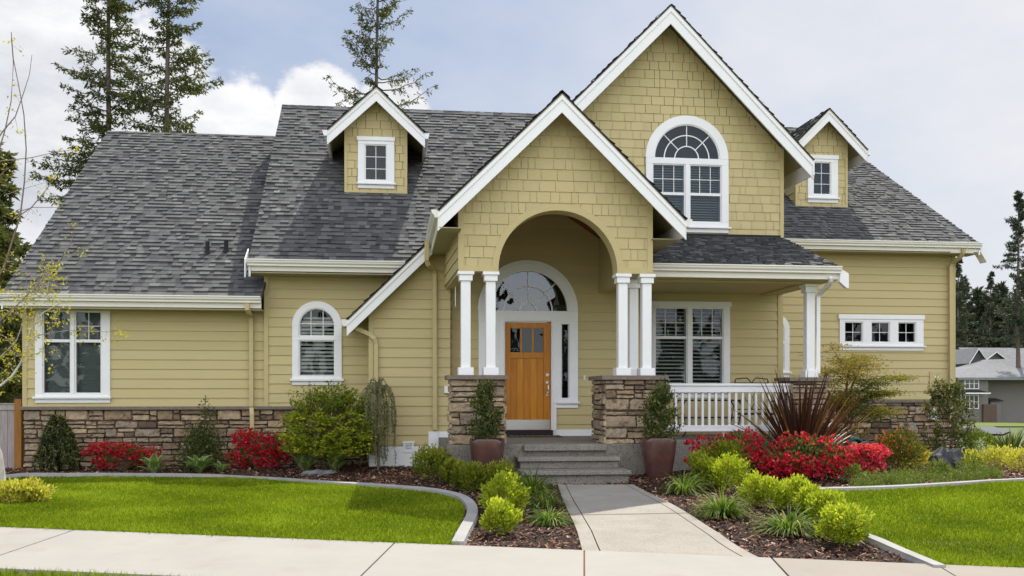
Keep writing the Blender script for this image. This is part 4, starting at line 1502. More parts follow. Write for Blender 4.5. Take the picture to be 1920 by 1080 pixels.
# ---- right porch: low roof, wall, beams, columns, railing
def right_porch():
    De = 15.9
    zt_ = PZ(443, 1330, D_M)
    e0, e1 = P(1222, 494, De), P(1580, 503.5, De)
    ez = (e0.z + e1.z) / 2
    e0 = Vector((EXR + .03, De, ez))
    e1 = Vector((BXR + .02, De, ez))
    pit = (zt_ - ez) / (D_M - De)
    mb = MB()
    t1 = Vector((e1.x, D_M - .03, zt_))
    t0 = Vector((e0.x, D_M - .03, zt_))
    roof_plane(mb, [e0, e1, t1, t0], seed=81, deck=.04, expo=.135)
    mb.box(EXR, BXR - .05, D_M - .10, D_M - .02, zt_ - .02, zt_ + .03, 1)
    mb.build('roof', RM, house)
    g = MB()
    gutter(g, e0.x, e1.x - .02, De, ez + .01, .10)
    g.build('gutter', ['gutter'], house, bevel=.003)
    rk = MB()
    rk.prism([e1 - Vector((0, .05, .08)), t1 - Vector((0, 0, .06)), t1 - Vector((0, 0, .22)), e1 - Vector((0, .05, .22))], (-.035, 0, 0))
    rk.prism([e1 + Vector((-.02, -.06, -.03)), e1 + Vector((.12, -.06, -.11)), e1 + Vector((.12, -.06, -.36)), e1 + Vector((.08, -.06, -.36)), e1 + Vector((-.05, -.06, -.25))], (0, .10, 0))
    build_each(rk, 'rake_board', ['white'], house)
    zc = ez - .20
    s = MB()
    s.box(EXR + .03, e1.x - .02, De + .03, D_M - .03, zc - .01, zc + .01)
    s.build('porch_ceiling', ['siding'], house)
    # wall with the big porch window
    xl, xr = EXR - .25, BXR
    zb = FLOOR - .1
    w = MB()
    lap(w, [(xl, zb), (xr, zb), (xr, zc), (xl, zc)], (0, D_M, 0), zref=zb + .06, holes=HOLES['P'])
    lap(w, [(D_M, zb - .6), (D_R, zb - .6), (D_R, BZB), (D_M, BZB)], (xr, 0, 0), ax=YA, n=Vector((1, 0, 0)), zref=zb + .06)
    w.box(xr - .075, xr + .03, D_M - .03, D_M + .05, zb, zc)
    w.build('wall', ['siding'], house)
    # beams
    b = MB()
    zbm = PZ(532, 1515, D_C)
    cxr = P(1521, HOR, D_C).x
    b.box(EXR + .04, cxr + .10, D_C - .02, D_C + .20, zbm, zc - .012)
    b.box(cxr - .12, cxr + .10, D_C + .203, D_M - .04, zbm, zc - .012)
    b.build('porch_beam', ['siding'], house)
    return zbm, cxr, zc
ZBM, CXR, ZPC = right_porch()

PT = PZ(703.5, 900, 15.0)          # top of the stone piers
def pier(u0, u1, Yf, dep, seed, xs=None):
    x0, x1 = xs if xs else (PX(u0, Yf), PX(u1, Yf))
    s = MB()
    zb = FLOOR - .01
    o = .045
    xa, xb, ya, yb = x0 + o, x1 - o, Yf + o, Yf + dep - o
    stones(s, x0 + .01, x1 - .01, zb, PT - .066, (0, ya, 0), XA, NF, seed, .03, .055)
    stones(s, Yf + .01, Yf + dep - .01, zb, PT - .066, (xa, 0, 0), YA, Vector((-1, 0, 0)), seed + 1, .03, .055)
    stones(s, Yf + .01, Yf + dep - .01, zb, PT - .066, (xb, 0, 0), YA, Vector((1, 0, 0)), seed + 2, .03, .055)
    s.box(xa + .004, xb - .004, ya + .004, yb, zb, PT - .068, 1)
    s.box(x0 - .045, x1 + .03, Yf - .045, Yf + dep + .045, PT - .066, PT, 2)
    s.build('pier', ['stone', 'mortar', 'ledge'], house)
pier(843, 949, 14.98, .55, 101)
pier(1133, 1249, 14.98, 1.0, 111)
pier(1484, 1553, D_C - .1, .62, 121)
def column(xc, yc, ztop, w=.15):
    c = MB()
    h = w / 2
    c.box(xc - h - .045, xc + h + .045, yc - h - .045, yc + h + .045, PT + .002, PT + .125)
    c.box(xc - h, xc + h, yc - h, yc + h, PT + .125, ztop - .15)
    c.box(xc - h - .03, xc + h + .03, yc - h - .03, yc + h + .03, ztop - .15, ztop - .055)
    c.box(xc - h - .055, xc + h + .055, yc - h - .055, yc + h + .055, ztop - .055, ztop - .004)
    c.build('column', ['white'], house, bevel=.004)
for u in (873.5, 920.5, 1168.5, 1213.5):
    column(PX(u, D_E) + 0, D_E + .08, EZB - .03)
column(PX(1189, D_E + .7), D_E + .78, EZB - .03)
column(CXR, D_C + .09, ZBM)

# porch slab and steps
def slab():
    s = MB()
    g0 = hgt(2, 14.9) - .3
    x0 = PX(838, 14.95)
    x1 = PX(1262, 14.95)
    nose = .05
    s.box(x0, x1, 14.95, D_D, FLOOR - .62, FLOOR, 0, .3)
    s.box(x1 + .002, BXR - .1, D_C - .15, D_M, FLOOR - .62, FLOOR - .002, 0, .9)
    s.box(PX(982, 14.9), PX(1137, 14.9), 14.87, 14.948, FLOOR - .10, FLOOR + .002, 0, .5)
    s.build('porch_slab', ['concrete'], house, bevel=.008)
    st = MB()
    z1 = FLOOR - .178
    z2 = FLOOR - .356
    st.box(PX(975, 14.62), PX(1159, 14.62), 14.60, 14.948, z2, z1 - .065, 0, .4)
    st.box(PX(971, 14.56), PX(1163, 14.56), 14.54, 14.948, z1 - .064, z1, 0, .6)
    st.box(PX(984, 14.2), PX(1178, 14.2), 14.18, 14.90, hgt(3, 14.2) - .1, z2 - .065, 0, .4)
    st.box(PX(978, 14.14), PX(1184, 14.14), 14.12, 14.90, z2 - .064, z2 - .001, 0, .6)
    st.build('steps', ['concrete'], house, bevel=.008)
slab()
def railing():
    Y = D_C + .02
    X = lambda u: PX(u, Y)
    Z = lambda v: PZ(v, 1380, Y)
    r = MB()
    xa, xb = X(1252), X(1486)
    r.box(xa, xb, Y - .07, Y + .07, Z(723.5), Z(719))
    r.box(xa, xb, Y - .045, Y + .045, Z(735.5), Z(723.5))
    r.box(xa, xb, Y - .045, Y + .045, Z(806), Z(797))
    r.box(xa, xb, Y - .06, Y + .06, Z(808.5), Z(806))
    for u in (1355.5,):
        r.box(X(u) - .02, X(u) + .02, Y - .02, Y + .02, FLOOR, Z(808.5))
    rail = r.build('railing', ['white'], house, bevel=.003)
    b0 = None
    i = 0
    while 1267 + i * 12.52 < 1482:
        x = X(1267 + i * 12.52)
        if b0 is None:
            b = MB()
            b.box(x - .02, x + .02, Y - .02, Y + .02, Z(797), Z(735.5))
            b0 = b.build('baluster', ['white'], rail)
            x_0 = x
        else:
            c = b0.copy()
            COL.objects.link(c)
            c.parent = rail
            c.location = b0.location + Vector((x - x_0, 0, 0))
        i += 1
railing()
# second railing closing the porch on the right side
def down(path, mat_='siding', w=.075, d=.06):
    m = MB()
    m.duct(path, w, d)
    m.build('downspout', [mat_], house)
def pl(D, *uv, dy=None):
    return [P(u, v, D + (dy[i] if dy else 0)) for i, (u, v) in enumerate(uv)]
down([P(463.5, 569, 17.92), P(463.5, 580, 17.92), P(466, 586, 18.0), P(471, 595, 18.42), P(471.5, 762, 18.42), P(472.5, 776, 18.30), P(473.5, 866, 18.30)])
down([P(664, 612, 17.7), P(668, 616, 17.66), P(694, 627, 17.64), P(702, 634, 17.62), P(705, 645, 17.64), P(705, 850, 17.64)])
down([P(800, 452, 17.3), P(800, 488, 17.3), P(803, 496, 17.34), P(812, 506, 17.60), P(814.5, 514, 17.64), P(815.5, 806, 17.64)])
down([P(1558, 520, 15.86), P(1558, 526, 15.9), P(1555, 533, 16.0), P(1537, 551, 16.36), P(1533.5, 557, 16.4), P(1533.5, 700, 16.4)], 'white', .065)
down([P(1806.5, 467, 20.25), P(1806, 474, 20.28), P(1800, 483, 20.4), P(1786, 493, 20.66), P(1782.5, 500, 20.7), P(1783.5, 790, 20.7)], w=.08)
# roof vents on the left wing
for u, v in ((389, 476), (424, 473)):
    q = P(u, v, 19.0)
    # drop onto the roof plane of the left wing
    e0 = P(2, 553, 18.0)
    sl = (PZ(251, 380, 23.7) - e0.z) / (23.7 - 18.0)
    rx, ry, rz = ray(u, v)
    k = (e0.z - ZC - sl * 18.0) / (rz - sl * ry)
    x, y, z = rx * k, ry * k, ZC + rz * k
    m = MB()
    m.tube([(x, y, z - .05), (x, y, z + .24)], .042, 12)
    m.tube([(x, y, z - .02), (x, y, z + .06)], [.075, .05], 12)
    m.build('vent_pipe', ['roof_edge'], house)
# ------------------------------------------------------------------ ground, walks, lawns
def sheet(name, mats, poly_world, lift, step=.18, tint=.5, kind='structure'):
    """a ground-following sheet cut to an outline (list of X, Y)"""
    P_ = np.array(poly_world)
    x0, y0 = P_.min(0)
    x1, y1 = P_.max(0)
    mb = MB()
    nx, ny = int((x1 - x0) / step) + 1, int((y1 - y0) / step) + 1
    # rows: clip each row of the outline by scan intervals at its borders
    def spans(y):
        xs = []
        n = len(P_)
        for i in range(n):
            a, b = P_[i], P_[(i + 1) % n]
            if (a[1] <= y) != (b[1] <= y):
                xs.append(a[0] + (b[0] - a[0]) * (y - a[1]) / (b[1] - a[1]))
        return sorted(xs)
    e = 1e-5
    ys = np.linspace(y0, y1, ny + 1)
    ys = sorted(set(list(ys) + [float(p[1]) for p in P_]))
    for ya, yb in zip(ys[:-1], ys[1:]):
        if yb - ya < 1e-6:
            continue
        A, B = spans(ya + e * 1), spans(yb - e * 1)
        if len(A) != len(B):
            continue
        for k in range(0, len(A) - 1, 2):
            la, ra, lb, rb = A[k], A[k + 1], B[k], B[k + 1]
            n = max(1, int(max(ra - la, rb - lb) / step))
            ra_ = [(la + (ra - la) * i / n, ya) for i in range(n + 1)]
            rb_ = [(lb + (rb - lb) * i / n, yb) for i in range(n + 1)]
            f = lambda L_: [(x, y, hgt(x, y) + lift) for x, y in L_]
            mb.strip(f(ra_), f(rb_), 0, tint)
    o = mb.build(name, mats, None, smooth=True)
    tag(o, None, None, None, kind)
    return o
def smooth_line(pts, n=8):
    """Catmull-Rom through 2-D points"""
    out = []
    p = [pts[0]] + list(pts) + [pts[-1]]
    for i in range(1, len(p) - 2):
        for k in range(n):
            t = k / n
            out.append(tuple(.5 * (2 * p[i][j] + (p[i + 1][j] - p[i - 1][j]) * t + (2 * p[i - 1][j] - 5 * p[i][j] + 4 * p[i + 1][j] - p[i + 2][j]) * t * t
                                   + (3 * p[i][j] - p[i - 1][j] - 3 * p[i + 1][j] + p[i + 2][j]) * t ** 3) for j in (0, 1)))
    out.append(tuple(pts[-1]))
    return out
g2 = lambda u, v: tuple(G(u, v)[:2])

# far ground: one sheet out to the horizon
def far_ground():
    rs = [0.5, 4, 8, 12, 16, 22, 30, 45, 70, 110, 200, 400, 900]
    n = 48
    V, F = [(0, 0, hgt(0, 0) - .06)], []
    for r in rs:
        for k in range(n):
            a = 2 * math.pi * k / n
            x, y = r * math.cos(a), r * math.sin(a)
            V.append((x, y, hgt(x, y) - (.10 if r < 40 else .05)))
    for k in range(n):
        F.append((0, 1 + k, 1 + (k + 1) % n))
    mb = MB()
    mb.add(V, F, 0)
    fs = []
    for i in range(len(rs) - 1):
        for k in range(n):
            a, b = 1 + i * n + k, 1 + i * n + (k + 1) % n
            fs.append((a, b, b + n, a + n))
    mb.v, mb.f, mb.m, mb.t = [], [], [], []
    mb.add(V, F + fs, 0)
    tag(mb.build('ground', ['ground'], smooth=True), None, None, None, 'structure')
far_ground()
# planting bed: everything between the sidewalk and the house
BEDX0, BEDX1 = -9.5, 17.0
bed = [unLM(L, .0) for L in np.linspace(-9.5, 14.0, 30)] + [(19.2, 12), (19.2, 22), (-7.4, 22), (BEDX0, 17)]
sheet('planting_bed', ['mulch'], bed, 0.0, .16)

# sidewalk in panels with open joints
def sidewalk():
    mb = MB()
    Ls = [-14, -11.2]
    L0 = -6.05
    jl = []
    for u, v in ((145, 998), (742, 1022.5), (1095, 1037.5), (1450, 1056)):
        q = G(u, v)
        jl.append(LM(q.x, q.y)[0])
    jl = [jl[0] - 4.6, jl[0] - 2.3] + jl + [jl[-1] + 1.6, jl[-1] + 3.2, jl[-1] + 6.4, jl[-1] + 9.6, jl[-1] + 12.8]
    W_ = 1.80
    for i, (a, b) in enumerate(zip(jl[:-1], jl[1:])):
        gp = .011 if i in (2, 4, 5) else .006
        n = 4
        t_ = 1.0 if i < 5 else .15
        for k in range(n):
            la, lb = a + (b - a) * k / n + (gp if k == 0 else 0), a + (b - a) * (k + 1) / n - (gp if k == n - 1 else 0)
            c = [unLM(la, -W_), unLM(lb, -W_), unLM(lb, -.012), unLM(la, -.012)]
            top = [(x, y, hgt(x, y) + .035) for x, y in c]
            bot = [(x, y, hgt(x, y) - .08) for x, y in c]
            mb.add(top + bot, [(0, 1, 2, 3), (0, 4, 5, 1), (1, 5, 6, 2), (2, 6, 7, 3), (3, 7, 4, 0)], 0, t_)
        c = [unLM(a - .02, -W_), unLM(a + .02, -W_), unLM(a + .02, -.02), unLM(a - .02, -.02)]
        mb.add([(x, y, hgt(x, y) + (.028 if i in (2, 4) else .02)) for x, y in c], [(0, 1, 2, 3)], 1, 1.0 if i in (2, 4) else .1)
    o = mb.build('sidewalk', ['sidewalk', 'joint'])
    tag(o, None, None, None, 'structure')
    return jl
JL = sidewalk()
# front walk from the sidewalk to the steps
wl = [g2(1046, 911), g2(1056, 940), g2(1072, 975), g2(1084, 1005), g2(1092, 1036)]
wr = [g2(1187, 911), g2(1240, 938), g2(1300, 972), g2(1358, 1010), g2(1425, 1050)]
walk_poly = wl + wr[::-1]
def front_walk():
    ysl = smooth_line(wl, 6)
    ysr = smooth_line(wr, 6)
    mb = MB()
    n = len(ysl)
    lift = .022
    fA, fB = .125, .90
    lerp = lambda a, b, t: (a[0] + (b[0] - a[0]) * t, a[1] + (b[1] - a[1]) * t)
    up = lambda p, h=lift: (p[0], p[1], hgt(*p) + h)
    cuts = [0.0, .098, .106, .905, .913, 1.0]
    for a, b in zip(cuts[:-1], cuts[1:]):
        gr = b - a < .02
        A = [up(lerp(l, r, a), lift - (.012 if gr else 0)) for l, r in zip(ysl, ysr)]
        B = [up(lerp(l, r, b), lift - (.012 if gr else 0)) for l, r in zip(ysl, ysr)]
        mb.strip(A, B, 1 if gr else 0, .1 if gr else .6)
    mb.strip([up(l) for l in ysl], [up(l, -.1) for l in ysl], 0, .3)
    mb.strip([up(r) for r in ysr], [up(r, -.1) for r in ysr], 0, .3)
    # a cross joint
    q = G(1150, 968)
    for yy in (q.y,):
        i = min(range(n), key=lambda k: abs(ysl[k][1] - yy))
        a, b = ysl[i], ysr[i]
        mb.add([up((a[0], a[1] - .008), lift + .004), up((b[0], b[1] - .008), lift + .004), up((b[0], b[1] + .008), lift + .004), up((a[0], a[1] + .008), lift + .004)], [(0, 1, 2, 3)], 1, .3)
    tag(mb.build('front_walk', ['walkway', 'joint']), None, None, None, 'structure')
front_walk()

# lawns and their concrete edging
kl_px = [(858, 1026), (868, 1006), (880, 984), (886, 964), (878, 947), (858, 935), (815, 925.5), (730, 917.5), (605, 909), (500, 901.5), (400, 897), (250, 895), (120, 895), (5, 899)]
kl = smooth_line([g2(*p) for p in kl_px] + [(-7.6, 15.3), (-8.6, 14.6)], 6)
kr_px = [(1920, 904), (1860, 907), (1790, 912), (1700, 917.5), (1600, 921.5), (1545, 923), (1512, 931), (1510, 946), (1530, 965), (1570, 988), (1612, 1008), (1660, 1027), (1715, 1051), (1762, 1071)]
kr = smooth_line([tuple(np.array(g2(1920, 904)) + 9.0 * (np.array(g2(1920, 904)) - np.array(g2(1860, 907))))] + [g2(*p) for p in kr_px], 6)
def offset(line, d):
    out = []
    for i, p in enumerate(line):
        a, b = line[max(0, i - 1)], line[min(len(line) - 1, i + 1)]
        tx, ty = b[0] - a[0], b[1] - a[1]
        l = math.hypot(tx, ty) or 1
        out.append((p[0] - ty / l * d, p[1] + tx / l * d))
    return out
def edging(line, w, h):
    mb = MB()
    A, B = offset(line, w / 2), offset(line, -w / 2)
    A2, B2 = offset(line, w / 2 - .02), offset(line, -w / 2 + .02)
    Z = lambda p, k: (p[0], p[1], hgt(*p) + k)
    rng = random.Random(2)
    for i in range(len(line) - 1):
        t_ = rng.random()
        q = lambda a, b, ka, kb: mb.add([Z(a[i], ka), Z(a[i + 1], ka), Z(b[i + 1], kb), Z(b[i], kb)], [(0, 1, 2, 3)], 0, t_)
        q(A, A2, -.05, h - .02)
        q(A2, A2, h - .02, h)
        q(A2, B2, h, h)
        q(B2, B2, h, h - .02)
        q(B2, B, h - .02, -.05)
    mb.add([Z(A[0], -.05), Z(A2[0], h), Z(B2[0], h), Z(B[0], -.05)], [(0, 1, 2, 3)])
    mb.add([Z(A[-1], -.05), Z(A2[-1], h), Z(B2[-1], h), Z(B[-1], -.05)], [(0, 1, 2, 3)])
    return tag(mb.build('lawn_kerb', ['kerbing'], smooth=False), None, None, None, 'structure')
edging(kl, .17, .062)
edging(kr, .16, .062)
edgeL = [unLM(L, .03) for L in np.linspace(-10.5, LM(*kl[0])[0] - .05, 30)]
kl_in = [p for p in offset(kl, .10)]
lawnL = edgeL + [p for p in kl_in] + [(-9.0, 14.2)]
edgeR = [unLM(L, .03) for L in np.linspace(LM(*kr[-1])[0] + .05, 14.0, 26)]
lawnR = edgeR + [(19.0, 12.0), (19.0, 20.4)] + offset(kr, .10)
sheet('lawn', ['lawn'], lawnL, .020, .14)
sheet('lawn', ['lawn'], lawnR, .020, .14)
# verge between sidewalk and street
verge = [unLM(L, -1.84) for L in np.linspace(-14, 15, 24)] + [unLM(L, -3.4) for L in np.linspace(15, -14, 24)]
sheet('verge', ['lawn'], verge, .01, .3)
road = [unLM(L, -3.42) for L in np.linspace(-60, 60, 30)] + [unLM(L, -12.5) for L in np.linspace(60, -60, 30)]
sheet('street', ['street'], road, -.03, 1.5)
def inside(poly, pts):
    P_ = np.array(poly)
    x, y = pts[:, 0], pts[:, 1]
    r = np.zeros(len(pts), bool)
    n = len(P_)
    j = n - 1
    for i in range(n):
        xi, yi, xj, yj = P_[i, 0], P_[i, 1], P_[j, 0], P_[j, 1]
        c = ((yi > y) != (yj > y)) & (x < (xj - xi) * (y - yi) / (yj - yi + 1e-12) + xi)
        r ^= c
        j = i
    return r
def in_view(pts, pad=60):
    d = pts[:, 0] * ST + pts[:, 1] * CT
    r = pts[:, 0] * CT - pts[:, 1] * ST
    u = 960 + FPX * r / np.maximum(d, .1)
    return (d > 3) & (u > -pad) & (u < 1920 + pad)
HG = np.vectorize(hgt)
def grass(name, poly, dens, h0, h1, seed, w=.0065):
    rng = np.random.default_rng(seed)
    Q = np.array(poly)
    lo, hi = Q.min(0), Q.max(0)
    n = int(dens * (hi[0] - lo[0]) * (hi[1] - lo[1]))
    p = lo + rng.random((n, 2)) * (hi - lo)
    p = p[inside(poly, p) & in_view(p, 320)]
    # thin out with distance: far blades are wider and fewer
    d = p[:, 0] * ST + p[:, 1] * CT
    keep = rng.random(len(p)) < np.clip((11.0 / d) ** 1.3, 0, 1)
    p, d = p[keep], d[keep]
    n = len(p)
    # coarse height grid, then nearest sample (the lawn is gentle)
    gx, gy = np.meshgrid(np.linspace(lo[0], hi[0], 50), np.linspace(lo[1], hi[1], 50), indexing='ij')
    gz = HG(gx, gy)
    fx = (p[:, 0] - lo[0]) / (hi[0] - lo[0]) * 49
    fy = (p[:, 1] - lo[1]) / (hi[1] - lo[1]) * 49
    ix, iy = np.minimum(fx.astype(int), 48), np.minimum(fy.astype(int), 48)
    tx, ty = fx - ix, fy - iy
    z = (gz[ix, iy] * (1 - tx) * (1 - ty) + gz[ix + 1, iy] * tx * (1 - ty) + gz[ix, iy + 1] * (1 - tx) * ty + gz[ix + 1, iy + 1] * tx * ty) + .012
    patch = .5 + .5 * np.sin(p[:, 0] * 2.3 + np.sin(p[:, 1] * 1.3) * 2) * np.sin(p[:, 1] * 2.1 + p[:, 0] * .6)
    h = (h0 + (h1 - h0) * rng.random(n)) * (.85 + .3 * patch)
    a = rng.random(n) * 2 * np.pi
    w_ = w * np.clip(d / 10, .8, 1.8)
    ox, oy = np.cos(a) * w_, np.sin(a) * w_
    la = rng.random(n) * 2 * np.pi
    ll = h * (.15 + .75 * rng.random(n))
    V = np.empty((n, 3, 3))
    V[:, 0] = np.stack([p[:, 0] - ox, p[:, 1] - oy, z], 1)
    V[:, 1] = np.stack([p[:, 0] + ox, p[:, 1] + oy, z], 1)
    V[:, 2] = np.stack([p[:, 0] + np.cos(la) * ll, p[:, 1] + np.sin(la) * ll, z + h], 1)
    F = np.arange(n * 3).reshape(n, 3)
    t = np.clip(rng.normal(.40, .27, n) + .34 * (patch - .5), 0, 1)
    o = link(name, np_mesh(name, V.reshape(-1, 3), F, t), 'blade')
    tag(o, None, None, None, 'stuff')
grass('grass', lawnL, 5600, .028, .052, 1)
grass('grass', lawnR, 5600, .028, .052, 2)
grass('grass', verge, 2500, .03, .07, 3)
# ragged grass along the sidewalk edge
def edge_grass(name, line, n, seed, spread=.03):
    rng = np.random.default_rng(seed)
    L_ = np.array(line)
    k = rng.integers(0, len(L_) - 1, n)
    t = rng.random((n, 1))
    p = L_[k] * (1 - t) + L_[k + 1] * t + rng.normal(0, spread, (n, 2))
    z = HG(p[:, 0], p[:, 1]) + .01
    h = .03 + .06 * rng.random(n)
    a, la = rng.random(n) * 6.28, rng.random(n) * 6.28
    ll = h * (.3 + 1.0 * rng.random(n))
    w_ = .006
    V = np.empty((n, 3, 3))
    V[:, 0] = np.stack([p[:, 0] - np.cos(a) * w_, p[:, 1] - np.sin(a) * w_, z], 1)
    V[:, 1] = np.stack([p[:, 0] + np.cos(a) * w_, p[:, 1] + np.sin(a) * w_, z], 1)
    V[:, 2] = np.stack([p[:, 0] + np.cos(la) * ll, p[:, 1] + np.sin(la) * ll, z + h], 1)
    o = link(name, np_mesh(name, V.reshape(-1, 3), np.arange(n * 3).reshape(n, 3), np.clip(rng.normal(.4, .25, n), 0, 1)), 'blade')
    tag(o, None, None, None, 'stuff')
edge_grass('edge_grass', edgeL, 6500, 5)
edge_grass('edge_grass', edgeR, 3500, 6, .025)
# bark chips over the bed
def chips():
    rng = np.random.default_rng(12)
    n = 230000
    lo, hi = np.array([-7.6, 9.2]), np.array([12.0, 20.5])
    p = lo + rng.random((n, 2)) * (hi - lo)
    walkp = wl + wr[::-1]
    keep = inside(bed, p) & in_view(p) & ~inside(lawnL, p) & ~inside(lawnR, p) & ~inside(walkp, p)
    r, d = p[:, 0] * CT - p[:, 1] * ST, p[:, 0] * ST + p[:, 1] * CT
    slab_ = (p[:, 0] > PX(838, 14.95) - .0) & (p[:, 0] < BXR) & (p[:, 1] > 14.95)
    keep &= ~slab_
    p = p[keep]
    n = len(p)
    z = HG(p[:, 0], p[:, 1])
    ln = rng.gamma(2.6, .0058, n) + .005
    wd = ln * (.14 + .34 * rng.random(n))
    a = rng.random(n) * 6.283
    tl = rng.normal(0, .35, n)
    ax = np.stack([np.cos(a), np.sin(a), tl], 1)
    ax /= np.linalg.norm(ax, axis=1)[:, None]
    up = np.stack([rng.normal(0, .4, n), rng.normal(0, .4, n), np.ones(n)], 1)
    sd = np.cross(up, ax)
    sd /= np.linalg.norm(sd, axis=1)[:, None]
    c = np.stack([p[:, 0], p[:, 1], z + .006 + .014 * rng.random(n)], 1)
    V = np.stack([c - ax * ln[:, None] - sd * wd[:, None], c + ax * ln[:, None] * .9 - sd * wd[:, None] * .8, c + ax * ln[:, None] + sd * wd[:, None] * .7, c - ax * ln[:, None] * .85 + sd * wd[:, None]], 1)
    o = link('bark_chips', np_mesh('bark_chips', V.reshape(-1, 3), np.arange(n * 4).reshape(n, 4), rng.random(n) ** .9), 'chip')
    tag(o, None, None, None, 'stuff')
chips()

# ------------------------------------------------------------------ plant builders
def leaf_quads(B, Dr, Ln, Wd, rng, fold=.0):
    """diamond leaves: base points B, unit directions Dr, lengths, widths"""
    n = len(B)
    rv = rng.normal(size=(n, 3))
    S = np.cross(Dr, rv)
    S /= np.linalg.norm(S, axis=1)[:, None] + 1e-9
    Ln, Wd = np.asarray(Ln).reshape(-1, 1) * np.ones((n, 1)), np.asarray(Wd).reshape(-1, 1) * np.ones((n, 1))
    mid = B + Dr * Ln * .5
    V = np.stack([B, mid - S * Wd / 2, B + Dr * Ln, mid + S * Wd / 2], 1).reshape(-1, 3)
    return V, np.arange(4 * n).reshape(n, 4)
def unit(a):
    return a / (np.linalg.norm(a, axis=1)[:, None] + 1e-9)
class NB:
    """numpy mesh collector of quads"""
    def __init__(s):
        s.V, s.F, s.T, s.M, s.U, s.n = [], [], [], [], [], 0
    def add(s, V, F, t, m=0, uv=None):
        s.V.append(V)
        s.F.append(F + s.n)
        s.n += len(V)
        s.T.append(np.broadcast_to(np.asarray(t, dtype=float), (len(F),)))
        s.M.append(np.full(len(F), m))
        s.U.append(uv if uv is not None else np.zeros((len(F) * 4, 2)))
    def mesh(s, name):
        return np_mesh(name, np.concatenate(s.V), np.concatenate(s.F), np.concatenate(s.T), np.concatenate(s.M), np.concatenate(s.U))
    def sticks(s, segs, m, t=.5):
        """square twigs: list of (p0, p1, r0, r1)"""
        if not segs:
            return
        p0 = np.array([q[0] for q in segs], float)
        p1 = np.array([q[1] for q in segs], float)
        r0 = np.array([q[2] for q in segs])[:, None]
        r1 = np.array([q[3] for q in segs])[:, None]
        d = unit(p1 - p0)
        a = np.cross(d, np.array([.11, .23, .97]))
        bad = np.linalg.norm(a, axis=1) < .05
        a[bad] = np.cross(d[bad], np.array([1., 0, 0]))
        a = unit(a)
        b = np.cross(d, a)
        c3 = [(1, 0), (-.5, .866), (-.5, -.866)]
        n = len(p0)
        ring0 = np.stack([p0 + (a * x + b * y) * r0 for x, y in c3], 1)
        ring1 = np.stack([p1 + (a * x + b * y) * r1 for x, y in c3], 1)
        V = np.concatenate([ring0, ring1], 1).reshape(-1, 3)
        base = (np.arange(n) * 6)[:, None]
        F = np.concatenate([base + np.array([[i, (i + 1) % 3, 3 + (i + 1) % 3, 3 + i]]) for i in range(3)], 0)
        s.add(V, F, t, m)
def shrub_mesh(name, rx, ry, rz, n, leaf, wid, seed, lumps=22, tmean=.5, tip=None, tipmat=1, flow=0, flowmat=1, flowsize=.03, updir=.8, flat=0.0, stems=0, hollow=.45, squash=0.0, topbright=0.0):
    """leafy mound built of clumps over an ellipsoid standing on z = 0"""
    rng = np.random.default_rng(seed)
    nb = NB()
    L_ = unit(rng.normal(size=(lumps, 3)))
    L_[:, 2] = np.abs(L_[:, 2]) * 1.65 - .78
    L_ = unit(L_)
    rad = .50 + .32 * rng.random(lumps)
    lump_t = rng.normal(0, .10, lumps)
    k = rng.integers(0, lumps, n)
    o = unit(rng.normal(size=(n, 3))) * (.40 * rng.random((n, 1)) ** .45)
    q = L_[k] * rad[k][:, None] + o
    fill = rng.random(n) < .22
    q[fill] = unit(rng.normal(size=(int(fill.sum()), 3))) * (hollow + (.85 - hollow) * rng.random((int(fill.sum()), 1)))
    q[:, 2] = np.where(q[:, 2] < -.9, -.9, q[:, 2])
    c = np.array([0, 0, rz * .92])
    S = np.array([rx, ry, rz])
    B = q * S + c
    B[:, 2] = np.maximum(B[:, 2], .01)
    out = unit(q)
    D = unit(out * (1 - flat * .5) + np.array([0, 0, updir]) + rng.normal(0, .45, (n, 3)))
    if flat:
        D[:, 2] *= 1 - flat
        D = unit(D)
    ln = leaf * (.7 + .6 * rng.random(n))
    V, F = leaf_quads(B, D, ln, ln * wid, rng)
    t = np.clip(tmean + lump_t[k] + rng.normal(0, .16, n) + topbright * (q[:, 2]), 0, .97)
    if tip is not None:
        far = np.linalg.norm(q, axis=1) > .86
        t = np.where(far & (rng.random(n) < tip), 1.0, t)
    nb.add(V, F, t, 0)
    if flow:
        kk = rng.integers(0, lumps, flow)
        o = unit(rng.normal(size=(flow, 3))) * (.40 * rng.random((flow, 1)) ** .22)
        q = L_[kk] * rad[kk][:, None] + o
        q = q[(np.linalg.norm(q, axis=1) > .62) & (q[:, 2] > -.75)]
        m = len(q)
        B = q * S * 1.03 + c
        for j in range(4):
            D = unit(unit(q) * .7 + rng.normal(0, .75, (m, 3)))
            ln = flowsize * (.7 + .6 * rng.random(m))
            V, F = leaf_quads(B, D, ln, ln * .95, rng)
            nb.add(V, F, np.clip(rng.normal(.5, .28, m), 0, 1), flowmat)
    if stems:
        segs = []
        for _ in range(stems):
            e = unit(rng.normal(size=(1, 3)))[0] * .75
            e[2] = abs(e[2])
            p1 = e * S + c
            p0 = np.array([rng.normal(0, rx * .12), rng.normal(0, ry * .12), 0.0])
            pm = p0 * .4 + p1 * .6 * np.array([.7, .7, 1])
            segs += [(p0, pm, .009, .006), (pm, p1, .006, .002)]
        nb.sticks(segs, max(flowmat, tipmat) + (1 if flow else 0) if (flow) else 1)
    return nb.mesh(name)
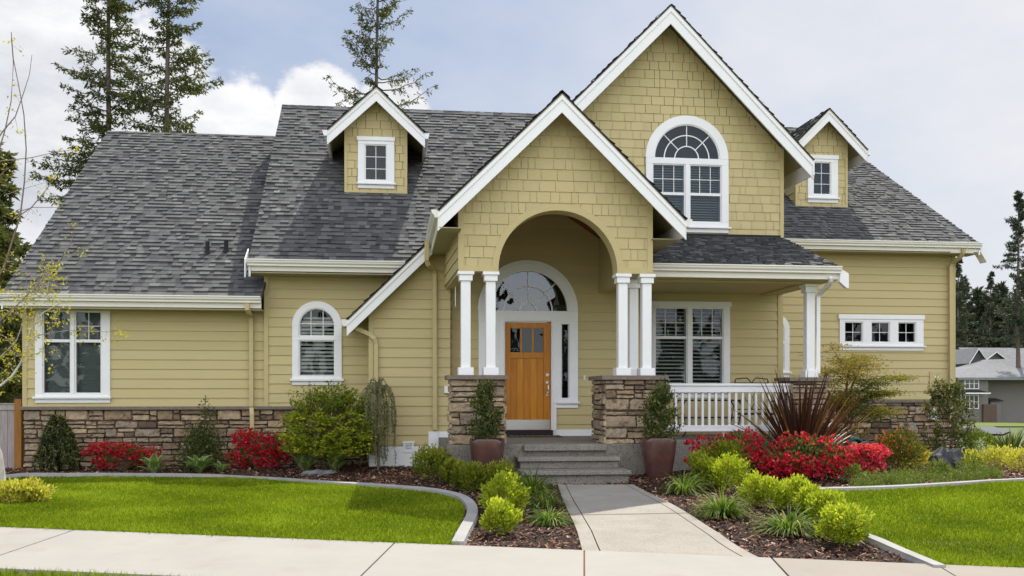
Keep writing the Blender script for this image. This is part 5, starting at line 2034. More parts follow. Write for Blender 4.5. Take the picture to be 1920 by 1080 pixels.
def place(name, me, mats, loc, label, cat, group=None, sc=1.0, rz=0.0):
    """first use of a mesh: materials go on; later uses share it"""
    o = bpy.data.objects.new(name, me)
    if not me.materials:
        for m in mats:
            me.materials.append(M[m])
    COL.objects.link(o)
    o.location = loc
    o.rotation_euler[2] = rz
    o.scale = (sc, sc, sc) if isinstance(sc, (int, float)) else sc
    return tag(o, label, cat, group)
def on_bed(u, v, ymax=17.85):
    """ground point, kept clear of the stone base of the left wing"""
    b = G(u, v)
    if u < 720 and b.y > ymax:
        b = Vector((PX(u, ymax), ymax, hgt(PX(u, ymax), ymax)))
    return b
def size(u0, u1, v0, v1, vb=None, back=0.0):
    """base point, width and height in metres of a plant filling a photo box that stands on row vb"""
    b = on_bed((u0 + u1) / 2, vb or v1)
    k = mpp(b)
    return b, (u1 - u0) * k, ((vb or v1) - v0) * k
# ---- strap-leaved clumps: day lilies, flax, hostas
def blade_mesh(name, n, ln, wid, seed, spread=1.0, droop=1.0, seg=6, dry=0.0, up=.9, base_r=.05, stiff=False, mats=1):
    rng = np.random.default_rng(seed)
    nb = NB()
    a = rng.random(n) * 2 * np.pi
    el = np.arccos(1 - rng.random(n) * .8) * spread if not stiff else np.abs(rng.normal(0, .62, n)) * spread
    L_ = ln * (.55 + .55 * rng.random(n))
    drp = droop * (.4 + .9 * rng.random(n))
    br = base_r * np.sqrt(rng.random(n))
    isdry = rng.random(n) < dry
    drp = np.where(isdry, drp * 1.6, drp)
    h = np.stack([np.cos(a), np.sin(a)], 1)
    side = np.stack([-np.sin(a), np.cos(a), np.zeros(n)], 1)
    yaw = rng.normal(0, .5, n)[:, None]
    side = unit(side + np.stack([h[:, 0], h[:, 1], np.zeros(n)], 1) * yaw)
    pos = np.stack([h[:, 0] * br, h[:, 1] * br, np.zeros(n)], 1)
    ang = el.copy()
    rows = []
    for i in range(seg + 1):
        f = i / seg
        w_ = wid * (1 - f ** 2.2) * (.55 + .45 * min(1, f * 4)) if not stiff else wid * (1 - f ** 3) * (.7 + .3 * min(1, f * 3))
        w_ = max(w_, wid * .03)
        rows.append((pos - side * w_ / 2, pos + side * w_ / 2))
        d = np.stack([h[:, 0] * np.sin(ang), h[:, 1] * np.sin(ang), np.cos(ang)], 1)
        pos = pos + d * (L_ / seg)[:, None]
        ang = ang + drp / seg * (1 + (f * 1.3 if not stiff else f * .5))
        ang = np.minimum(ang, 2.7)
    V = np.stack([np.stack(r, 1) for r in rows], 1)           # n, seg+1, 2, 3
    V[..., 2] = np.maximum(V[..., 2], .012)
    V = V.reshape(-1, 3)
    base = np.arange(n)[:, None, None] * (seg + 1) * 2
    s_ = np.arange(seg)[None, :, None] * 2
    F = (base + s_ + np.array([0, 1, 3, 2])[None, None, :]).reshape(-1, 4)
    t = np.clip(rng.normal(.5, .24, n), 0, 1)
    t = np.repeat(t, seg)
    nb.add(V, F, t)
    me_m = np.repeat(isdry.astype(int), seg)
    nb.M[-1] = me_m
    return nb.mesh(name)
def hosta_mesh(name, n, ln, wid, seed):
    rng = np.random.default_rng(seed)
    nb = NB()
    A, S_ = 4, 7
    V, F, U, T = [], [], [], []
    for k in range(n):
        a = 2 * math.pi * (k * .382 + rng.random() * .1)
        f = (k + .5) / n
        L_ = ln * (.75 + .4 * rng.random())
        W_ = wid * (.75 + .4 * rng.random())
        ang = .15 + .62 * f + rng.normal(0, .12)
        drp = .6 + .6 * rng.random()
        h = np.array([math.cos(a), math.sin(a), 0])
        sd = np.array([-math.sin(a), math.cos(a), 0])
        p = h * .03
        k0 = len(V)
        for i in range(S_ + 1):
            u = i / S_
            w_ = W_ * (math.sin(math.pi * min(1, .02 + u ** .75 * .98)) ** .8 if u > .18 else .12) if u < 1 else .004
            d = h * math.sin(ang) + np.array([0, 0, math.cos(ang)])
            nn = np.cross(sd, d)
            for j in range(A + 1):
                x = j / A - .5
                V.append(p + sd * x * w_ + nn * (abs(x) * w_ * -.35 + .004 * math.sin(u * 20) * (abs(x) * 2)))
            p = p + d * L_ / S_
            ang += drp / S_ * (1.5 if u > .4 else .5)
        t = rng.random()
        for i in range(S_):
            for j in range(A):
                q = k0 + i * (A + 1) + j
                F.append((q, q + 1, q + A + 2, q + A + 1))
                T.append(t)
                for jj, ii in ((j, i), (j + 1, i), (j + 1, i + 1), (j, i + 1)):
                    U.append((jj / A, ii / S_))
    V = np.array(V)
    V[:, 2] = np.maximum(V[:, 2], .01)
    nb.add(V, np.array(F), np.array(T), 0, np.array(U))
    return nb.mesh(name)

# ---- left bed
def weeping_spruce():
    b, w, h = size(66, 150, 777, 884, 882)
    rng = np.random.default_rng(31)
    nb = NB()
    segs = [((0, 0, 0), (.02, 0, h * .55), .03, .02), ((.02, 0, h * .55), (-.02, 0, h * .95), .02, .01)]
    n = 46
    for k in range(n):
        z0 = h * (.45 + .52 * rng.random())
        a = rng.random() * 6.283
        out = w * .5 * (.35 + .65 * (1 - (z0 / h - .45) / .55 * .5)) * (.7 + .4 * rng.random())
        p = np.array([0, 0, z0])
        pts = []
        S_ = 9
        for i in range(S_ + 1):
            f = i / S_
            r = out * (1 - (1 - f) ** 2.2)
            zz = max(.03, z0 + h * .05 * math.sin(min(1, f * 3) * math.pi) - (z0 - .03) * f ** 1.7 * (.75 + .25 * rng.random()))
            pts.append(np.array([math.cos(a + .25 * f) * r, math.sin(a + .25 * f) * r * .75, zz]))
        for p0, p1 in zip(pts[:-1], pts[1:]):
            segs.append((p0, p1, .008, .006))
            m = 26
            t = rng.random((m, 1))
            B = p0 * (1 - t) + p1 * t
            D = unit((p1 - p0)[None] / (np.linalg.norm(p1 - p0) + 1e-6) * .8 + rng.normal(0, .6, (m, 3)) + np.array([0, 0, -.1]))
            V, F = leaf_quads(B, D, .055 + .04 * rng.random(m), .018, rng)
            tt = np.clip(rng.normal(.45, .2, m), 0, .9)
            tt[rng.random(m) < .20] = 1
            nb.add(V, F, tt)
    m = 2600
    q = unit(rng.normal(size=(m, 3))) * (.3 + .55 * rng.random((m, 1)))
    B = q * np.array([w * .42, w * .34, h * .5]) + np.array([0, 0, h * .48])
    B[:, 2] = np.maximum(B[:, 2], .02)
    V, F = leaf_quads(B, unit(q * .5 + np.array([0, 0, -.8]) + rng.normal(0, .4, (m, 3))), .08, .022, rng)
    nb.add(V, F, np.clip(rng.normal(.25, .15, m), 0, .8))
    nb.sticks(segs, 1, .3)
    place('weeping_spruce', nb.mesh('weeping_spruce'), ['dark_conifer', 'stem'], b, 'dark green weeping spruce mound beside the fence post and stone base', 'shrub')
weeping_spruce()
def azalea(me_name, box, seed, nleaf, nflow, label, flower='azalea_flower', lumps=22, back=0.0, fs=.042, group='red azaleas in the beds', vb=None, dy=.75):
    b, w, h = size(*box, vb)
    me = shrub_mesh(me_name, w / 2, w / 2 * dy, h / 1.85, nleaf, .05, .45, seed, lumps=lumps, flow=nflow, flowsize=fs, tmean=.45, stems=14)
    place('azalea', me, ['azalea_leaf', flower, 'stem'], b, label, 'azalea', group)
azalea('azalea_a', (165, 290, 818, 876), 41, 2000, 1000, 'low red azalea between the weeping spruce and a hosta', dy=.55)
azalea('azalea_b', (428, 545, 797, 879), 42, 1900, 1300, 'upright red azalea in front of the downspout, left of the big yellow-green shrub', dy=.55, lumps=26)
hm = [hosta_mesh('hosta_%s' % k, n, .33, .155, s) for k, n, s in (('a', 20, 5), ('b', 26, 6), ('c', 17, 7))]
def hosta(me, u, v, w, label, sc=None, rz=0):
    b = on_bed(u, v, 17.35)
    s_ = (w * mpp(b)) / .58
    place('hosta', me, ['hosta'], b, label, 'hosta', 'cream-edged hostas along the left bed', (s_, s_, s_ * 1.1), rz)
hosta(hm[0], 288, 872, 62, 'cream-edged hosta at the right foot of the low red azalea')
hosta(hm[1], 373, 883, 64, 'cream-edged hosta in front of the tall thin evergreen shrub', rz=1)
hosta(hm[2], 413, 874, 38, 'smallest hosta, tucked left of the upright red azalea', rz=2)
hosta(hm[1], 572, 878, 70, 'wide hosta under the left half of the big yellow-green shrub', rz=3)
hosta(hm[0], 628, 880, 74, 'spreading hosta right of its neighbour, beneath the big yellow-green shrub', rz=4)
def tall_shrub():
    b, w, h = size(350, 410, 728, 866, 868)
    rng = np.random.default_rng(7)
    nb = NB()
    segs = []
    for k in range(9):
        x = rng.normal(0, w * .16)
        top = h * (1.0 if k == 0 else .45 + .4 * rng.random())
        p = np.array([x * .4, rng.normal(0, .06), 0])
        q = np.array([(.06 if k == 0 else x * 1.3), rng.normal(0, .1), top])
        S_ = 14
        for i in range(S_):
            p0, p1 = p + (q - p) * i / S_, p + (q - p) * (i + 1) / S_
            segs.append((p0, p1, .009 * (1 - i / S_) + .003, .009 * (1 - (i + 1) / S_) + .003))
            if i < 2:
                continue
            zf = p0[2] / h
            m = int(70 * (1.15 - zf) + 10)
            r = w * .30 * (1.05 - zf) + .03
            B = p0 + rng.normal(0, r, (m, 3)) * np.array([1, .8, .5])
            B[:, 2] = np.maximum(B[:, 2], .05)
            V, F = leaf_quads(B, unit(rng.normal(0, .6, (m, 3)) + np.array([0, 0, .4])), .05 * (.7 + .6 * rng.random(m)), .020, rng)
            t = np.clip(rng.normal(.45, .2, m), 0, .95)
            nb.add(V, F, t)
    nb.sticks(segs, 1, .4)
    place('evergreen_shrub', nb.mesh('tall_shrub'), ['evergreen_leaf', 'stem'], b, 'tall thin evergreen shrub with a sparse leader against the stone base', 'shrub')
tall_shrub()
def big_euonymus():
    b, w, h = size(536, 706, 716, 876, 872)
    b = Vector((PX(620, 17.35), 17.35, 0))
    b.z = hgt(b.x, b.y)
    rng = np.random.default_rng(77)
    nb = NB()
    # tiers of flattish sprays
    n_sp = 430
    segs = []
    for k in range(n_sp):
        q = unit(rng.normal(size=(1, 3)))[0]
        q[2] = abs(q[2]) * 1.35 - .62
        q /= np.linalg.norm(q)
        r = .55 + .45 * rng.random() ** .6
        top = q[2] > .55
        c = np.array([q[0] * w / 2 * r, q[1] * w * .36 * r, h * .46 + q[2] * h * (.50 if not top else .52) * r])
        c[2] = max(c[2], .06)
        m = 30
        out = np.array([q[0], q[1], .25 + (1.1 if top else 0)])
        out /= np.linalg.norm(out)
        ln = .26 * (.7 + .6 * rng.random())
        t = rng.random((m, 1)) ** .8
        B = c + out * (t - .6) * ln + rng.normal(0, .028, (m, 3)) * np.array([1.4, 1.2, .6])
        D = unit(np.tile(out, (m, 1)) * .6 + rng.normal(0, .6, (m, 3)) * np.array([1, 1, .35]) + np.array([0, 0, -.15]))
        V, F = leaf_quads(B, D, .062 * (.7 + .6 * rng.random(m)), .032, rng)
        base_t = .17 + .42 * (c[2] / h < .75) * rng.random() + .1 * rng.random()
        tt = np.clip(base_t + .35 * (t[:, 0] - .4) + rng.normal(0, .12, m), 0, 1)
        nb.add(V, F, tt)
        segs.append((c - out * ln * .7, c + out * ln * .35, .005, .002))
    for k in range(26):
        a, r = rng.random() * 6.28, rng.random()
        p1 = np.array([math.cos(a) * w * .3 * r, math.sin(a) * w * .25 * r, h * (.7 + .25 * rng.random())])
        p0 = np.array([p1[0] * .3, p1[1] * .3, 0])
        segs += [(p0, (p0 + p1) / 2 + rng.normal(0, .04, 3), .014, .009), ((p0 + p1) / 2, p1, .009, .003)]
    # loose shoots on top
    for k in range(14):
        x = rng.normal(-.1, w * .22)
        p0 = np.array([x * .8, rng.normal(0, .2), h * .75])
        p1 = np.array([x + rng.normal(0, .06), p0[1], h * (.93 + .10 * rng.random())])
        segs.append((p0, p1, .004, .002))
        m = 22
        t = rng.random((m, 1))
        B = p0 + (p1 - p0) * t + rng.normal(0, .02, (m, 3))
        V, F = leaf_quads(B, unit(rng.normal(0, .7, (m, 3)) + np.array([0, 0, -.2])), .055, .028, rng)
        nb.add(V, F, np.clip(rng.normal(.45, .15, m), 0, 1))
    nb.sticks(segs, 1, .3)
    place('euonymus_shrub', nb.mesh('big_euonymus'), ['euonymus', 'stem'], b, 'big rounded yellow-green shrub below the small arched window', 'shrub')
big_euonymus()
def weeping_pea():
    b, w, h = size(676, 742, 708, 872, 872)
    b = Vector((PX(709, 17.25), 17.25, 0))
    b.z = hgt(b.x, b.y)
    rng = np.random.default_rng(19)
    nb = NB()
    segs = [((0, 0, 0), (.02, 0, h * .5), .028, .022), ((.02, 0, h * .5), (-.03, 0, h * .93), .022, .014)]
    for k in range(34):
        a = rng.random() * 6.283
        out = w * .5 * (.35 + .75 * rng.random())
        z0 = h * (.78 + .16 * rng.random())
        zend = h * (.05 + .5 * rng.random() ** 1.5)
        pts = []
        S_ = 12
        for i in range(S_ + 1):
            f = i / S_
            r = out * min(1, f * 2.6) ** .8
            z = z0 + h * .09 * math.sin(min(1, f * 2.6) * math.pi) - (z0 - zend) * max(0, (f - .18) / .82) ** 1.15
            pts.append(np.array([math.cos(a) * r + rng.normal(0, .012), math.sin(a) * r * .7 + rng.normal(0, .012), max(z, .03)]))
        for i, (p0, p1) in enumerate(zip(pts[:-1], pts[1:])):
            segs.append((p0, p1, .0055, .0045))
            m = 15
            t = rng.random((m, 1))
            B = p0 * (1 - t) + p1 * t
            V, F = leaf_quads(B, unit(rng.normal(0, .7, (m, 3)) + np.array([0, 0, -.7])), .042 * (.7 + .6 * rng.random(m)), .014, rng)
            nb.add(V, F, np.clip(rng.normal(.5, .25, m), 0, 1))
    nb.sticks(segs, 1, .75)
    place('weeping_shrub', nb.mesh('weeping_pea'), ['weeping_leaf', 'stem'], b, 'thin grey-green weeping shrub hanging before the bent downspout', 'shrub')
weeping_pea()
def stone_rock(name, m, loc, sx, sy, sz, seed, label):
    rng = np.random.default_rng(seed)
    mb = MB()
    nu, nv = 18, 9
    ph = rng.random((6, 3)) * 6.28
    V = []
    for j in range(nv + 1):
        for i in range(nu):
            th, fi = 2 * math.pi * i / nu, math.pi * j / nv
            d = np.array([math.sin(fi) * math.cos(th), math.sin(fi) * math.sin(th), math.cos(fi)])
            r = 1 + sum(.09 * math.sin(3.1 * d @ np.array([math.cos(q[0]), math.sin(q[0]), math.cos(q[1])]) * (1 + k * .5) + q[2]) for k, q in enumerate(ph))
            V.append((d[0] * sx * r, d[1] * sy * r, d[2] * sz * r))
    F = []
    for j in range(nv):
        for i in range(nu):
            F.append((j * nu + i, j * nu + (i + 1) % nu, (j + 1) * nu + (i + 1) % nu, (j + 1) * nu + i))
    mb.add(V, F)
    mb.t = list(rng.random(len(F)))
    o = mb.build(name, [m])
    o.location = loc
    return tag(o, label, 'rock')
b = on_bed(598, 884, 17.1)
stone_rock('flat_rock', 'rock', b + Vector((0, 0, .02)), .27, .14, .075, 3, 'flat grey rock lying on the mulch below the big yellow-green shrub')
# ---- boxwoods
BXN = 0
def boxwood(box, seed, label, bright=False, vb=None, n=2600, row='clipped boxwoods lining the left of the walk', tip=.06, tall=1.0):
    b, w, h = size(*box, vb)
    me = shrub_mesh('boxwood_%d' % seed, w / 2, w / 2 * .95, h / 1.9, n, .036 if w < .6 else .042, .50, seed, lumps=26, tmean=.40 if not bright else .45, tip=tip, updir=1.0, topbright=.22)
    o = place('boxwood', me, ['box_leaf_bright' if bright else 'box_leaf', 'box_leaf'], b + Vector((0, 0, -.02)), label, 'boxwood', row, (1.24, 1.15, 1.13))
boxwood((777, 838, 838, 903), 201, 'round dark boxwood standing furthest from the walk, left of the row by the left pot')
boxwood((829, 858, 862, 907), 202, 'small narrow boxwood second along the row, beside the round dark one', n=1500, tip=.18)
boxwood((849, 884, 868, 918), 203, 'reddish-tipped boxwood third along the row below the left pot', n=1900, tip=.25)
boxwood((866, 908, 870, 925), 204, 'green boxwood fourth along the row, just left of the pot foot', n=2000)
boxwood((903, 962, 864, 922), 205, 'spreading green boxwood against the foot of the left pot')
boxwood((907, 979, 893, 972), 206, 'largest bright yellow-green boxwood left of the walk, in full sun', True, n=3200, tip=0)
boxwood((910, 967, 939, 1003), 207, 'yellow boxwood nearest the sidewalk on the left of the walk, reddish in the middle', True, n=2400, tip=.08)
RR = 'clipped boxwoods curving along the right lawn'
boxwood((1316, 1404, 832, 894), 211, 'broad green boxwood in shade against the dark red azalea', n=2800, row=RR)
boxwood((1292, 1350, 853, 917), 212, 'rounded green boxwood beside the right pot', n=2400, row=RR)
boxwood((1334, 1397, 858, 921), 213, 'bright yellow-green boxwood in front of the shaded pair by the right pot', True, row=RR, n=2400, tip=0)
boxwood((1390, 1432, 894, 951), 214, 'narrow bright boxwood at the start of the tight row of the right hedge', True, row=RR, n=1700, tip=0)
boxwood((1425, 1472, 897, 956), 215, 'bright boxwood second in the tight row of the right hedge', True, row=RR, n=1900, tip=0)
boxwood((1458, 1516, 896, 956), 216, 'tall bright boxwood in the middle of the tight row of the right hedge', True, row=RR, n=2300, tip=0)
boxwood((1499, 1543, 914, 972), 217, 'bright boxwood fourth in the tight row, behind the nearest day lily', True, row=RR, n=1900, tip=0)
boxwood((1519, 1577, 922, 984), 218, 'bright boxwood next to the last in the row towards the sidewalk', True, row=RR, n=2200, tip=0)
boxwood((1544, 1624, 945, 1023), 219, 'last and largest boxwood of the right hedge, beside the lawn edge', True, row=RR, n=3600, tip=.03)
# ---- lilies
lm = [blade_mesh('lily_%d' % k, n, .36, .014, 300 + k, 1.0, 1.5, dry=d, base_r=.07) for k, (n, d) in enumerate(((360, .06), (290, .14), (400, .07)))]
def lily(me, u, v, w, label, rz=0, squat=.85):
    b = G(u, v)
    s_ = w * mpp(b) / .50
    place('day_lily', me, ['lily_blade', 'lily_dry'], b, label, 'day lily', 'strap-leaved day lilies by the walk', (s_, s_, s_ * squat * 1.3), rz)
lily(lm[0], 1000, 925, 88, 'dark green day lily beside the steps, left of the walk')
lily(lm[1], 1022, 950, 70, 'middle day lily left of the walk with pale dry stems', .8, 1.0)
lily(lm[2], 1030, 982, 80, 'day lily left of the walk nearest the sidewalk', 2, .75)
lily(lm[0], 1281, 925, 82, 'day lily right of the walk below the right pot', 3)
lily(lm[2], 1354, 968, 96, 'bushy day lily in the middle of the bed right of the walk', 4, .95)
lily(lm[1], 1480, 998, 122, 'spreading day lily in front of the right boxwood hedge', 5, .72)

# ---- potted topiaries
def potted(ur, vr, wr_, vb, label, seed, ub, top, wb):
    D = 14.62
    k = D / ray(ur)[1] / FPX
    base = P(ur, vb, D)
    gz = hgt(base.x, base.y)
    base.z = gz - .01
    rim = P(ur, vr, D).z
    h = rim - base.z
    R = wr_ / 2 * k
    pot_e = empty('potted_shrub', base)
    tag(pot_e, label, 'potted shrub', 'potted shrubs on either side of the steps')
    # pot: rounded square tapering vessel with a dipped rim
    mb = MB()
    n = 40
    rings = []
    prof = [(0, .66), (.04, .70), (.25, .80), (.55, .92), (.85, .995), (.97, 1.0), (1.0, .99), (.99, .92), (.80, .88)]
    for f, r in prof:
        row = []
        for i in range(n):
            a = 2 * math.pi * i / n + math.pi / 4
            c_, s_ = math.cos(a), math.sin(a)
            sq = 1 / max(1e-6, (abs(c_) ** 3.2 + abs(s_) ** 3.2) ** (1 / 3.2))
            rr = R * r * (.96 * sq if f < 2 else 1) * .93
            dip = -.055 * max(0, math.cos(4 * (a - math.pi / 4))) ** 6 if f > .9 else 0
            ca, sa = math.cos(a - math.pi / 4 + math.radians(38)), math.sin(a - math.pi / 4 + math.radians(38))
            row.append((base.x + ca * rr, base.y + sa * rr, base.z + h * f + dip * h))
        rings.append(row)
    V = [p for r in rings for p in r]
    F = [(j * n + i, j * n + (i + 1) % n, (j + 1) * n + (i + 1) % n, (j + 1) * n + i) for j in range(len(rings) - 1) for i in range(n)]
    mb.add(V, F)
    mb.build('pot', ['pot'], pot_e, smooth=True)
    so = MB()
    row = [(base.x + math.cos(2 * math.pi * i / 20) * R * .84, base.y + math.sin(2 * math.pi * i / 20) * R * .84, base.z + h * .86) for i in range(20)]
    so.add(row, [tuple(range(20))])
    so.build('soil', ['soil'], pot_e)
    # foliage: irregular upright cone of small leaves
    rng = np.random.default_rng(seed)
    H = (vr - top) * k + h * .12
    nb = NB()
    segs = []
    z0 = h * .84
    Wb = wb * k / 2
    prof = lambda f: .72 * (1 - (max(0, f - .25) / .75) ** 1.6 * .62) * (1 if f > .12 else .55 + f * 3.7)
    x_off = (ub - ur) * k
    K = 46
    for j in range(K):
        f = (j + rng.random()) / K
        a = rng.random() * 6.283
        r = Wb * prof(f) * (.65 + .85 * rng.random())
        tipp = np.array([math.cos(a) * r + x_off * f, math.sin(a) * r, z0 + H * min(1.0, f * .92 + .10)])
        root = np.array([math.cos(a) * r * .1 + x_off * f * .6, math.sin(a) * r * .1, z0 + H * max(0, f * .82 - .03)])
        segs.append((root, tipp, .006, .002))
        m = 80
        t = rng.random((m, 1)) ** .6
        B = root + (tipp - root) * t + rng.normal(0, .034, (m, 3))
        dr = (tipp - root) / (np.linalg.norm(tipp - root) + 1e-6)
        V, F = leaf_quads(B, unit(dr * .6 + rng.normal(0, .6, (m, 3)) + np.array([0, 0, .5])), .046 * (.7 + .6 * rng.random(m)), .025, rng)
        tt = np.clip(rng.normal(.42, .2, m) + .28 * (t[:, 0] > .85), 0, .95)
        nb.add(V, F, tt)
    me = nb.mesh('topiary_foliage')
    link('foliage', me, ['evergreen_leaf'], pot_e, base)
    nb2 = NB()
    segs += [((x_off * .0, 0, z0 - .05), (x_off * .5, 0, z0 + H * .5), .022, .016), ((x_off * .5, 0, z0 + H * .5), (x_off, 0, z0 + H * .95), .016, .004)]
    nb2.sticks(segs, 0, .3)
    link('stem', nb2.mesh('topiary_stem'), ['stem'], pot_e, base)
potted(913.5, 822, 74, 900, 'upright dark shrub in the tapered brown pot left of the steps', 61, 909, 713, 70)
potted(1234.5, 820, 73, 887, 'upright leafy shrub in the tapered brown pot right of the steps', 62, 1241, 718, 80)

# ---- right beds
azalea('azalea_c', (1292, 1462, 811, 892), 51, 3200, 1500, 'long dark red azalea under the white railing', dy=.45, lumps=34, vb=886)
azalea('azalea_d', (1420, 1602, 818, 902), 52, 4000, 1800, 'largest red azalea, at the foot of the bronze flax', dy=.5, lumps=36, vb=899)
azalea('azalea_e', (1566, 1671, 834, 893), 53, 1900, 1300, 'bright pinkish red azalea at the right end of the red bank', 'azalea_pink', dy=.6, lumps=24, vb=890)
def flax():
    b = G(1502, 872)
    b = Vector((PX(1502, 15.6), 15.6, 0))
    b.z = hgt(b.x, b.y)
    k = mpp(b)
    me = blade_mesh('flax', 270, 1.85, .052, 91, 1.38, .36, seg=7, base_r=.16, stiff=True)
    place('flax_plant', me, ['bronze_blade', 'bronze_blade'], b, 'big bronze New Zealand flax fanning out in front of the right porch pier', 'flax plant', None, (1, .8, .96))
flax()
def maple():
    b = Vector((PX(1592, 17.6), 17.6, 0))
    b.z = hgt(b.x, b.y)
    k = mpp(b)
    rng = np.random.default_rng(23)
    nb, tk = NB(), NB()
    root = empty('japanese_maple', b)
    tag(root, 'low spreading Japanese maple with layered yellow-green and orange leaves by the right pier', 'tree')
    segs = []
    hz = lambda v: (PZ(v, 1592, 17.6) - b.z)
    xx = lambda u: (u - 1592) * k
    limbs = [[(1592, 870), (1590, 820), (1583, 760), (1572, 700), (1560, 648)], [(1590, 830), (1600, 770), (1612, 735), (1640, 712), (1662, 708)],
             [(1585, 770), (1600, 720), (1612, 688), (1634, 668)], [(1590, 820), (1612, 790), (1640, 772), (1668, 770)], [(1588, 800), (1565, 760), (1550, 720), (1536, 690)], [(1590, 810), (1575, 770), (1560, 750), (1548, 748)],
             [(1583, 760), (1590, 700), (1600, 668)], [(1588, 790), (1610, 752), (1635, 738), (1655, 735)]]
    for li, lm_ in enumerate(limbs):
        pts = [np.array([xx(u), rng.normal(0, .12) * (i / 2), hz(v)]) for i, (u, v) in enumerate(lm_)]
        m = len(pts) - 1
        for i in range(m):
            r0, r1 = .026 * (1 - i / (m + .5)), .026 * (1 - (i + 1) / (m + .5))
            segs.append((pts[i], pts[i + 1], r0 + .004, r1 + .004))
            if i == 0:
                continue
            # layered sprays of small leaves
            for _ in range(24):
                t = rng.random()
                c = pts[i] * (1 - t) + pts[i + 1] * t + rng.normal(0, .12, 3) * np.array([1.3, 1.6, .35])
                q = 36
                B = c + rng.normal(0, .085, (q, 3)) * np.array([1.5, 1.3, .22])
                D = unit(rng.normal(0, .7, (q, 3)) * np.array([1, 1, .35]) + np.array([.15, 0, -.15]))
                V, F = leaf_quads(B, D, .05 * (.6 + .7 * rng.random(q)), .021, rng)
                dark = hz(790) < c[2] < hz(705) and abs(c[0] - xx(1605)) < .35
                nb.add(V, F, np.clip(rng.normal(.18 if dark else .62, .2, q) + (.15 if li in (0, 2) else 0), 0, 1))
                segs.append((pts[i] * (1 - t) + pts[i + 1] * t, c, .004, .002))
    tk.sticks(segs, 0, .25)
    link('trunk', tk.mesh('maple_trunk'), ['stem'], root, b)
    link('crown', nb.mesh('maple_crown'), ['maple_leaf'], root, b)
maple()
def dome(nm, box, mats, n, leaf, wid, seed, label, cat, vb=None, dy=.8, group=None, **k):
    b, w, h = size(*box, vb)
    me = shrub_mesh(nm + '_%d' % seed, w / 2, w / 2 * dy, h / 1.9, n, leaf, wid, seed, **k)
    return place(nm, me, mats, b, label, cat, group)
dome('pieris_shrub', (1640, 1742, 800, 886), ['pieris_leaf', 'pieris_leaf', 'stem'], 2600, .07, .32, 401, 'orange-tipped shrub between the pink azalea and the tall broadleaf shrub', 'shrub', 884, tip=.45, tmean=.35, stems=12, lumps=26)
def tall_rhodo():
    b, w, h = size(1716, 1838, 712, 872, 866)
    rng = np.random.default_rng(88)
    nb = NB()
    segs = []
    for k in range(64):
        f = rng.random() ** .8
        a = rng.random() * 6.283
        r = w * .5 * (.45 + .55 * math.sin(math.pi * min(1, .15 + f * .8))) * (.5 + .55 * rng.random())
        tip = np.array([math.cos(a) * r, math.sin(a) * r * .7, h * (.10 + .90 * f)])
        root = np.array([tip[0] * .25, tip[1] * .25, max(0, tip[2] - h * .30)])
        segs.append((root, tip, .010, .003))
        for j in range(4):
            m = 13
            t = .45 + .55 * rng.random()
            c = root + (tip - root) * t + rng.normal(0, .05, 3)
            D = unit(rng.normal(0, .7, (m, 3)) + np.array([0, 0, .35]))
            V, F = leaf_quads(np.tile(c, (m, 1)) + rng.normal(0, .03, (m, 3)), D, .085 * (.7 + .6 * rng.random(m)), .030, rng)
            hi = .35 * (t > .8) * (f > .35)
            nb.add(V, F, np.clip(rng.normal(.35 + hi, .2, m), 0, 1))
    nb.sticks(segs, 1, .4)
    place('broadleaf_shrub', nb.mesh('tall_rhodo'), ['rhodo_leaf', 'stem'], b, 'tall loose broadleaf shrub with pale new leaves at the right corner of the house', 'shrub')
tall_rhodo()
q = G(1776, 884)
stone_rock('boulder', 'darkrock', q + Vector((0, 0, .12)), .27, .22, .30, 9, 'dark boulder in the bed right of the orange-tipped shrub')
YG = 'yellow-green low shrubs in the right bed'
dome('low_shrub', (1686, 1752, 838, 880), ['yellow_leaf', 'yellow_leaf', 'stem'], 1300, .05, .4, 411, 'small yellow shrub between the orange-tipped shrub and the dark boulder', 'shrub', 878, group=YG, lumps=16, stems=6)
dome('low_shrub', (1795, 1850, 842, 886), ['yellow_leaf', 'yellow_leaf', 'stem'], 1200, .05, .42, 412, 'yellow-green shrub just right of the dark boulder', 'shrub', 884, group=YG, lumps=16, stems=6, tmean=.35)
dome('low_shrub', (1835, 1905, 836, 884), ['yellow_leaf', 'yellow_leaf', 'stem'], 1500, .05, .42, 413, 'wide yellow-green shrub below the spiky green plant', 'shrub', 880, group=YG, lumps=18, stems=6, tmean=.4)
dome('low_shrub', (1884, 1945, 840, 884), ['yellow_leaf', 'yellow_leaf', 'stem'], 1300, .05, .42, 414, 'yellow-green shrub cut by the right picture border', 'shrub', 886, group=YG, lumps=16, stems=6, tmean=.55)
dome('low_shrub', (1806, 1868, 806, 850), ['euonymus', 'euonymus', 'stem'], 1500, .06, .42, 415, 'green shrub behind the yellow ones, under the view of the street', 'shrub', 850, group=YG, lumps=16, stems=6, tmean=.25)
dome('low_shrub', (1808, 1846, 798, 822), ['rhodo_leaf', 'rhodo_leaf', 'stem'], 700, .06, .42, 416, 'small dark green shrub at the driveway edge beside the tall broadleaf shrub', 'shrub', 826, group=YG, lumps=12, stems=4, tmean=.35)
b = G(1893, 862)
place('spiky_plant', blade_mesh('spiky_green', 110, .62, .045, 93, 1.05, .55, seg=6, base_r=.12, stiff=True), ['spiky_green', 'spiky_green'], b, 'green spiky strap-leaved plant near the right picture border', 'spiky plant', None, 1.12)
dome('dark_shrub', (1626, 1662, 770, 836), ['dark_conifer', 'dark_conifer', 'stem'], 1500, .05, .35, 421, 'small dark shrub against the right stone base behind the pink azalea', 'shrub', 836, lumps=14, stems=4)
